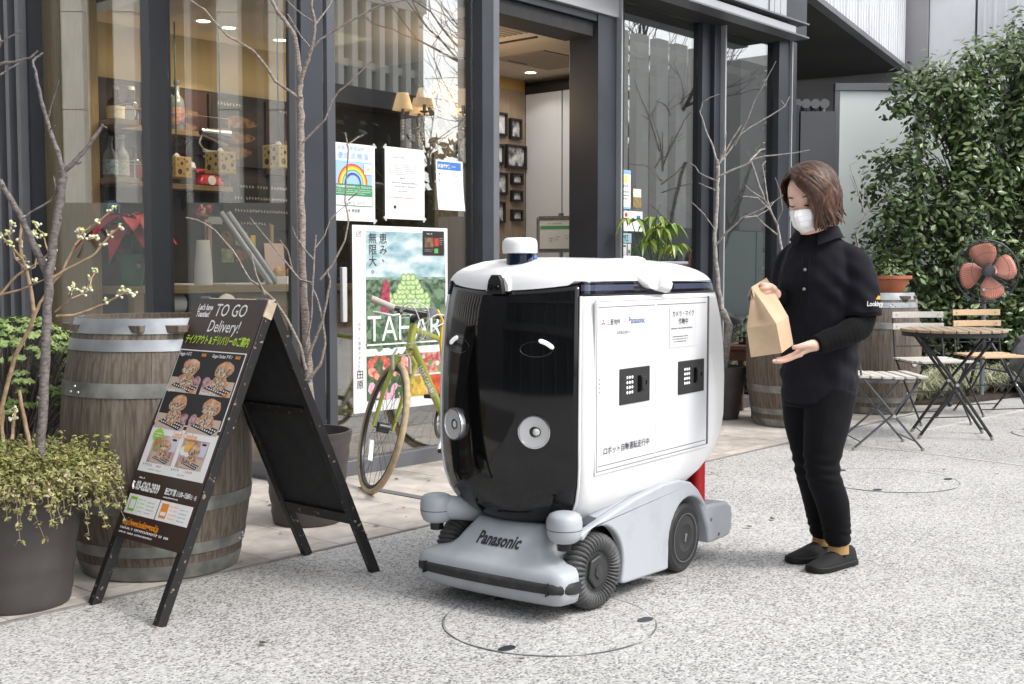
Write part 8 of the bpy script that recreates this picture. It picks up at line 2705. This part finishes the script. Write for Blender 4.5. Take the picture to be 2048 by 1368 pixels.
sh.loft([ell((-0.010, 0.0, 0.632), 0.138, 0.124, sq=2.2, tilt=tz(-0.14)), ell((-0.010, 0.0, 0.70), 0.140, 0.124, sq=2.2), ell((-0.012, 0.0, 0.80), 0.140, 0.118, sq=2.3),
         ell((-0.018, -0.002, 0.95), 0.150, 0.120, sq=2.3), ell((-0.024, -0.010, 1.06), 0.152, 0.120, sq=2.3), ell((-0.026, -0.010, 1.13), 0.143, 0.108),
         ell((-0.028, -0.010, 1.18), 0.118, 0.092), ell((-0.032, -0.018, 1.215), 0.086, 0.078), ell((-0.036, -0.026, 1.238), 0.066, 0.066)], cap=True)
limb(sh, [(0.038, -0.045, 1.172), (0.078, -0.082, 1.140), (0.098, -0.104, 1.07), (0.107, -0.116, 0.99), (0.109, -0.120, 0.940)], [0.044, 0.053, 0.061, 0.064, 0.067], 22)
limb(sh, [(-0.080, 0.045, 1.180), (-0.108, 0.072, 1.150), (-0.124, 0.086, 1.09), (-0.131, 0.078, 1.02)], [0.042, 0.049, 0.056, 0.058], 22)


def shirt_folds(p):
    p = Vector(p)
    d = 0.009 * jn((p.x, p.y, p.z * 0.6), 8, 7) + 0.004 * jn(p, 24, 9)
    # drag lines from the armpits, folds above the hem
    q_ = p - Vector((0.05, -0.13, 1.03))
    d += 0.005 * math.sin((q_.z * 0.8 + q_.x * 0.7) * 95) * math.exp(-(q_.length / 0.10) ** 2)
    d += 0.005 * math.sin((p.z * 70 + p.x * 25 + 3 * jn(p, 7, 4))) * math.exp(-((p.z - 0.76) / 0.09) ** 2)
    return d


voxel(sh, 'polo_shirt', cloth, 0.006, wm, 5, shirt_folds)
# collar, placket, buttons, sleeve print
cl_ = MB()
rg_ = []
for k in range(25):
    t_ = R(-248 + 316 * k / 24)
    c_, s2 = math.cos(t_), math.sin(t_)
    p = Vector((-0.036, -0.030, 1.238))
    ro = AXS * c_ + AXF * s2
    open_ = 1.0
    rg_.append([p + ro * 0.063 + Vector((0, 0, 0.024 + 0.012 * max(0, -s2))), p + ro * 0.074 + Vector((0, 0, 0.019 + 0.012 * max(0, -s2))),
                p + ro * (0.094 + 0.014 * max(0, s2)) + Vector((0, 0, -0.018 - 0.035 * max(0, s2) ** 3)), p + ro * 0.075 + Vector((0, 0, -0.012))])
cl_.loft(rg_)
cl_.build('collar', cloth, wm, sharp=50)
for k in range(3):                       # stitched hems of sleeve and shirt tail, placket edge
    c0 = Vector((0.1085, -0.1195, 0.944 + 0.013 * (k == 1)))
    if k < 2:
        MB().tube([c0 + Vector((math.cos(t_) * 0.0665, math.sin(t_) * 0.0665, 0)) for t_ in (2 * PI * q_ / 28 for q_ in range(28))], 0.0013, 5, closed=True).build('hem_seam', cloth, wm)
for o2 in (-0.016, 0.012):
    MB().tube([Vector((-0.024, -0.01, z_)) + AXF * (0.1195 + 0.006 * math.sin((z_ - 0.98) * 16)) + AXS * o2 for z_ in (1.16, 1.12, 1.08, 1.04, 1.00, 0.975)], 0.0016, 5).build('placket_seam', cloth, wm)
btn = mat('button_grey', (0.30, 0.30, 0.31), 0.25, coat=0.4)
for px_, pz in ((-0.048, 1.105), (-0.072, 1.035)):
    c_ = Vector((px_, 0, pz))
    f_ = c_ + AXF * 0.136 + Vector((0.058, 0.0, 0))
    f_ = Vector((-0.024, -0.01, pz)) + AXF * (0.1255 if pz < 1.08 else 0.120)
    MB().lathe([(0.0005, 0.003), (0.0045, 0.003), (0.006, 0.0015), (0.0058, 0)], 14, f_ + AXS * (-0.005), Matrix((AXS, Vector((0, 0, 1)), AXF)).transposed(), cap=False).build('button', btn, wm)
SLV = Vector((0.108, -0.118, 0))


def on_sleeve(c):
    a = c.x / 0.066
    return SLV + Vector((math.sin(a) * 0.0685, -math.cos(a) * 0.0685, c.y))


text(wm, 'Looking good', -0.006, 0.976, 0.025, white, bold=0.02, sx=0.72, arc=on_sleeve, name='sleeve_print')
q = MB().prism([(0.026, 1.000), (0.050, 0.999), (0.048, 1.010), (0.038, 1.014)], 0, 0.001)
q.v = [tuple(on_sleeve(Vector(v))) for v in q.v]
q.build('cheese_emblem', mat('emblem_yellow', (0.75, 0.45, 0.04), 0.7), wm, sharp=0)
# socks and slip-on shoes
sock = mat('mustard_sock', (0.36, 0.22, 0.085), 0.9, bump=0.2, bscale=300)
canvas = mat('black_canvas', (0.005, 0.005, 0.0055), 0.85, bump=0.3, bscale=420)
sole_m = mat('black_sole', (0.009, 0.009, 0.010), 0.6, spec=0.3)


def shoe(heel, toe, ank):
    heel, toe = Vector(heel), Vector(toe)
    d = (toe - heel).normalized()
    s_ = Vector((-d.y, d.x, 0))
    L_ = (toe - heel).length
    up_, so = [], []
    for u, w, h, b0 in ((-0.02, 0.020, 0.060, 0.0), (0.03, 0.031, 0.070, 0), (0.16, 0.036, 0.074, 0), (0.30, 0.037, 0.070, 0), (0.45, 0.039, 0.062, 0), (0.62, 0.043, 0.050, 0), (0.78, 0.043, 0.040, 0), (0.90, 0.036, 0.033, 0.002), (0.98, 0.022, 0.026, 0.004), (1.01, 0.008, 0.020, 0.006)):
        c_ = heel + d * L_ * u
        up_.append([c_ + s_ * w * math.cos(t_) * (1.0 if math.sin(t_) < 0.3 else 0.92) + Vector((0, 0, 0.014 + b0 + (h - 0.014) * max(0, math.sin(t_)) ** 0.75)) for t_ in (PI * k / 10 for k in range(11))])
        w2 = w + 0.0045
        so.append([c_ + s_ * w2 + Vector((0, 0, b0)), c_ + s_ * w2 + Vector((0, 0, 0.022 + b0)), c_ - s_ * w2 + Vector((0, 0, 0.022 + b0)), c_ - s_ * w2 + Vector((0, 0, b0))])
    root = sub('shoe', wm)
    MB().loft(up_, cap=True).build('upper', canvas, root, sharp=70)
    MB().loft(so).build('sole', sole_m, root, bevel=0.004)
    MB().tube([Vector(ank) + Vector((0, 0, -0.035)), Vector(ank) + Vector((0, 0, 0.03))], [0.039, 0.036], 18).build('sock', sock, root)
    MB().tube([heel + d * L_ * 0.34 + s_ * 0.036 + Vector((0, 0, 0.045)), heel + d * L_ * 0.40 + Vector((0, 0, 0.073)), heel + d * L_ * 0.34 - s_ * 0.036 + Vector((0, 0, 0.045))], 0.004, 6).build('throat_trim', canvas, root)


shoe((0.128, 0.030, 0.0), (-0.068, -0.120, 0.0), (0.064, -0.014, 0.085))
shoe((0.090, 0.160, 0.0), (-0.112, 0.018, 0.0), (0.040, 0.120, 0.085))

# ---- mask
mk = MB()
rg_ = []
nu, nv = 27, 23
mask_m = mat('mask_white', (0.80, 0.80, 0.81), 0.8, sheen=0.2)
for i in range(nv):
    v = i / (nv - 1)
    z = -0.014 - 0.092 * v
    ring = []
    for k in range(nu):
        u = -1 + 2 * k / (nu - 1)
        side_z = z + (v - 0.40) * 0.050 * u * u - 0.008 * abs(u) * (1 - v)
        az = u * 1.12
        base = 0.55 * face_r(az, max(-0.112, side_z)) + 0.45 * face_r(az, -0.045)
        puff = 0.006 + 0.017 * math.exp(-(az / 0.42) ** 2) * math.sin(PI * min(1, 0.15 + v * 0.8)) + 0.004 * math.exp(-(az / 0.25) ** 2) * (1 - v)
        pleat = 0.0022 * ((v * 4 + 0.10 * abs(u)) % 1.0) * (1 - 0.5 * abs(u))
        puff *= 1 - 0.5 * max(0, (abs(u) - 0.8) / 0.2)
        tuck = 1 - 0.20 * (max(0, v - 0.72) / 0.28) ** 1.6
        r_ = (base + puff) * tuck + pleat
        ring.append(hp(r_ * math.sin(az), -r_ * math.cos(az) + 0.008, side_z))
    rg_.append(ring)
mk.loft(rg_, cap=False, closed=False)
mo = mk.build('face_mask', mask_m, wm, sharp=0)
s_ = mo.modifiers.new('thickness', 'SOLIDIFY')
s_.thickness = 0.0015
for sd_ in (-1, 1):
    ea = hp(sd_ * 0.078, 0.020, 0.006)
    for zz in (-0.045, -0.075):
        r_ = face_r(1.12, zz) + 0.005
        st0 = hp(sd_ * r_ * math.sin(1.12), -r_ * math.cos(1.12) + 0.008, zz)
        MB().tube([st0, (st0 + ea) / 2 + HM @ Vector((sd_ * 0.008, 0, 0)), ea], 0.0016, 6).build('ear_loop', mask_m, wm)
# eyes lowered, lashes and brows
lash = mat('lash_dark', (0.02, 0.013, 0.010), 0.6)
brow_m = mat('brow_brown', (0.06, 0.03, 0.02), 0.8)
for sd_ in (-1, 1):
    pts = []
    for k in range(9):
        az = sd_ * (0.22 + 0.40 * k / 8)
        z = -0.004 - 0.004 * math.sin(PI * k / 8)
        r_ = face_r(az, z) + 0.0030
        pts.append(hp(r_ * math.sin(az), -r_ * math.cos(az) + 0.008, z))
    MB().tube(pts, [0.0014, 0.0022, 0.0028, 0.0031, 0.0032, 0.0032, 0.0029, 0.0024, 0.0014], 6).build('eyelash', lash, wm)
    pts = []
    for k in range(7):
        az = sd_ * (0.20 + 0.48 * k / 6)
        z = 0.024 + 0.004 * math.sin(PI * k / 6) - 0.004 * k / 6
        r_ = face_r(az, z) + 0.0012
        pts.append(hp(r_ * math.sin(az), -r_ * math.cos(az) + 0.008, z))
    MB().tube(pts, [0.0016, 0.0026, 0.003, 0.003, 0.0026, 0.002, 0.001], 6, flat=0.8).build('eyebrow', brow_m, wm)

# ---- hair: overlapping locks over a scalp shell, swept from a part on her right
hair_m = mat('hair_brown', (0.032, 0.013, 0.0085), 0.5, rgb2=(0.075, 0.036, 0.021), vscale=60, detail=3, spec=0.35, edge=(0.35, 0.75))
hair_l = mat('hair_light', (0.06, 0.028, 0.016), 0.48, rgb2=(0.15, 0.077, 0.044), vscale=60, detail=3, spec=0.35, edge=(0.35, 0.75))
HR = Vector((0.096, 0.112, 0.102))
HC0 = Vector((0, 0.016, 0.028))
rr = random.Random(55)


def hair_pt(d, k=1.0):
    return Vector((HC0.x + d.x * HR.x * k, HC0.y + d.y * HR.y * k, HC0.z + d.z * HR.z * k))


hb = MB()
rings = []
for i in range(15):
    e = -0.55 + (PI / 2 - 0.04 + 0.55) * i / 14
    ring = []
    for k in range(32):
        az = 2 * PI * k / 32
        d = Vector((math.sin(az) * math.cos(e), -math.cos(az) * math.cos(e), math.sin(e)))
        kk = 0.97
        fa = (az + PI) % (2 * PI) - PI
        if -1.40 < fa < 0.50 and e < 0.66:
            kk = 0.70
        ring.append(hp(*hair_pt(d, kk)))
    rings.append(ring)
hb.loft(rings)
hb.build('scalp_hair', hair_m, wm, sharp=0)
lock_a, lock_b = MB(), MB()


def lock(root_d, az, z_end, k0, w, curl, mb, flare=0.0):
    e_d = Vector((math.sin(az), -math.cos(az), 0.0))
    pts = []
    ang = root_d.angle(e_d)
    for i in range(9):
        u = i / 8
        d = (root_d * math.sin((1 - u) * ang) + e_d * math.sin(u * ang)) / math.sin(ang)
        pts.append(hair_pt(d.normalized(), k0 * (0.985 + 0.03 * math.sin(PI * u))))
    base = pts[-1].copy()
    n_ = 6
    for i in range(1, n_ + 1):
        u = i / n_
        z = base.z + (z_end - base.z) * u
        out = 1.0 + (flare + 0.10) * u - 0.42 * u * u + curl * max(0, u - 0.55) ** 1.5
        q_ = Vector((base.x * out, (base.y - HC0.y) * out + HC0.y, z))
        q_.x += 0.006 * math.sin(u * 5 + az * 9)
        q_.y += 0.006 * math.cos(u * 5 + az * 7)
        pts.append(q_)
    P_ = [hp(*p) for p in pts]
    n2 = len(P_)
    rs = [w * (0.45 + 0.55 * min(1, i / 4)) * (1 if i < n2 - 4 else (n2 - i) / 4.2) for i in range(n2)]
    ctr = hp(*HC0)
    rings_ = []
    for i, p in enumerate(P_):
        tn = (P_[min(i + 1, n2 - 1)] - P_[max(i - 1, 0)]).normalized()
        nn = (p - ctr)
        nn = (nn - tn * nn.dot(tn)).normalized()
        sd_ = tn.cross(nn)
        rings_.append([p + sd_ * rs[i] * math.cos(t_) + nn * rs[i] * 0.32 * math.sin(t_) for t_ in (2 * PI * k / 6 for k in range(6))])
    mb.loft(rings_)


for k in range(560):
    side_l = rr.random() < 0.72
    if side_l:
        az = rr.uniform(0.52, PI + 0.1)
    else:
        az = -rr.uniform(1.42, PI + 0.1)
    # the part runs from above her right brow back to the crown
    u = rr.random()
    rd = Vector((-0.26 + 0.20 * u, -0.62 + 1.05 * u, 0.74 + 0.30 * math.sin(PI * u * 0.7))).normalized()
    if side_l and az < 0.9 or (not side_l and az > -1.6):
        rd = Vector((-0.26 + 0.1 * u, -0.66 + 0.45 * u, 0.72 + 0.2 * u)).normalized()
    if abs(az) < 1.0:
        z_end = -0.070 - 0.03 * (abs(az) - 0.4) - rr.uniform(0, 0.025)
    else:
        z_end = -0.080 - rr.uniform(-0.020, 0.030) + 0.010 * math.cos(az)
    if not side_l:
        z_end += 0.035
    lock(rd, az, z_end, rr.uniform(0.975, 1.06), rr.uniform(0.0045, 0.0115), rr.uniform(-0.6, 1.2), lock_b if rr.random() < 0.34 else lock_a, rr.uniform(0.0, 0.10))
tag(lock_a.build('hair', hair_m, wm, sharp=60), kind='stuff')
tag(lock_b.build('hair', hair_l, wm, sharp=60), kind='stuff')

# ------------------------------------------------------------ the paper bag she holds
kraft = mat('kraft_paper', (0.50, 0.355, 0.225), 0.75, rgb2=(0.58, 0.43, 0.285), vscale=9, bump=0.25, bscale=45)
pb = thing('paper_bag', 'brown paper takeaway bag with folded top held by the woman', 'paper bag', P0, (0, 0, R(-48.85)))


A, B, C_, D_ = Vector((-0.3076, -0.190, 0.7943)), Vector((-0.2107, -0.245, 0.8141)), Vector((-0.1477, -0.150, 0.8377)), Vector((-0.2563, -0.090, 0.8177))
A1, B1, C1, D1 = Vector((-0.3225, -0.185, 0.8983)), Vector((-0.2305, -0.240, 0.9167)), Vector((-0.1673, -0.150, 0.9376)), Vector((-0.2698, -0.085, 0.9188))
Pt, Qt = Vector((-0.3027, -0.175, 1.0362)), Vector((-0.2266, -0.070, 1.0691))
Pm, Qm = Vector((-0.2980, -0.178, 1.0132)), Vector((-0.1885, -0.110, 0.9973))
vs, fs = [], []


def grid(a, b_, c, d, nu=7, nv=7, amp=0.0018, crease=None):
    """bilinear patch a-b (bottom) to d-c (top) with light crumpling"""
    o_ = len(vs)
    nrm_ = (b_ - a).cross(d - a).normalized()
    for i in range(nv):
        v = i / (nv - 1)
        for k in range(nu):
            u = k / (nu - 1)
            p = a.lerp(b_, u).lerp(d.lerp(c, u), v)
            e = min(u, 1 - u, v, 1 - v) * 4
            dz = amp * noise.noise(p * 45) * min(1, e)
            if crease:
                dz += crease(u, v)
            vs.append(p + nrm_ * dz)
    for i in range(nv - 1):
        for k in range(nu - 1):
            fs.append((o_ + i * nu + k, o_ + i * nu + k + 1, o_ + (i + 1) * nu + k + 1, o_ + (i + 1) * nu + k))


xcr = lambda u, v: -0.006 * max(0, 0.5 - max(abs(u - 0.5), abs(v - 0.5))) * 2 + 0.003 * math.exp(-((u - v) / 0.06) ** 2) * (0.5 - abs(u - 0.5)) + 0.003 * math.exp(-((u + v - 1) / 0.06) ** 2) * (0.5 - abs(u - 0.5))
grid(A, B, B1, A1, 21, 21, crease=lambda u, v: 2.2 * xcr(u, v))
grid(B, C_, C1, B1, 9, 9)
grid(C_, D_, D1, C1)
grid(D_, A, A1, D1)
grid(D_, C_, B, A)
mid = (A1 + B1) / 2
grid(A1, B1, Pt.lerp(Qt, 0.06), Pt, 13, 13, crease=lambda u, v: -0.016 * math.exp(-((u - 0.45) / 0.22) ** 2) * (1 - v) * min(1, v * 5) * 1.0)
grid(B1, C1, Qt, Pt.lerp(Qt, 0.06), 11, 11, 0.003)
grid(C1, D1, Qt.lerp(Pt, 0.06), Qt)
grid(D1, A1, Pt, Qt.lerp(Pt, 0.06), 9, 9, 0.003)
MB().add(vs, fs).build('bag', kraft, pb, sharp=28)
F0, F1 = Vector((-0.3148, -0.182, 1.0274)), Vector((-0.3225, -0.185, 1.0239))
vs, fs = [], []
n1 = Vector((-0.004, -0.004, 0.003))
grid(Pt + Vector((0.004, -0.012, -0.032)), Qt + Vector((0.028, -0.008, -0.040)), Qt + n1 + Vector((0.0, 0, 0.004)), Pt + n1 + Vector((0, 0, 0.004)), 9, 5, 0.001)
grid(Pt + n1 + Vector((0, 0, 0.004)), Qt + n1 + Vector((0, 0, 0.004)), Qt + Vector((-0.006, 0.008, -0.03)), Pt + Vector((-0.016, 0.008, -0.026)), 9, 5, 0.001)
o = MB().add(vs, fs).build('folded_top', kraft, pb, sharp=28)
s_ = o.modifiers.new('thickness', 'SOLIDIFY')
s_.thickness = 0.0012
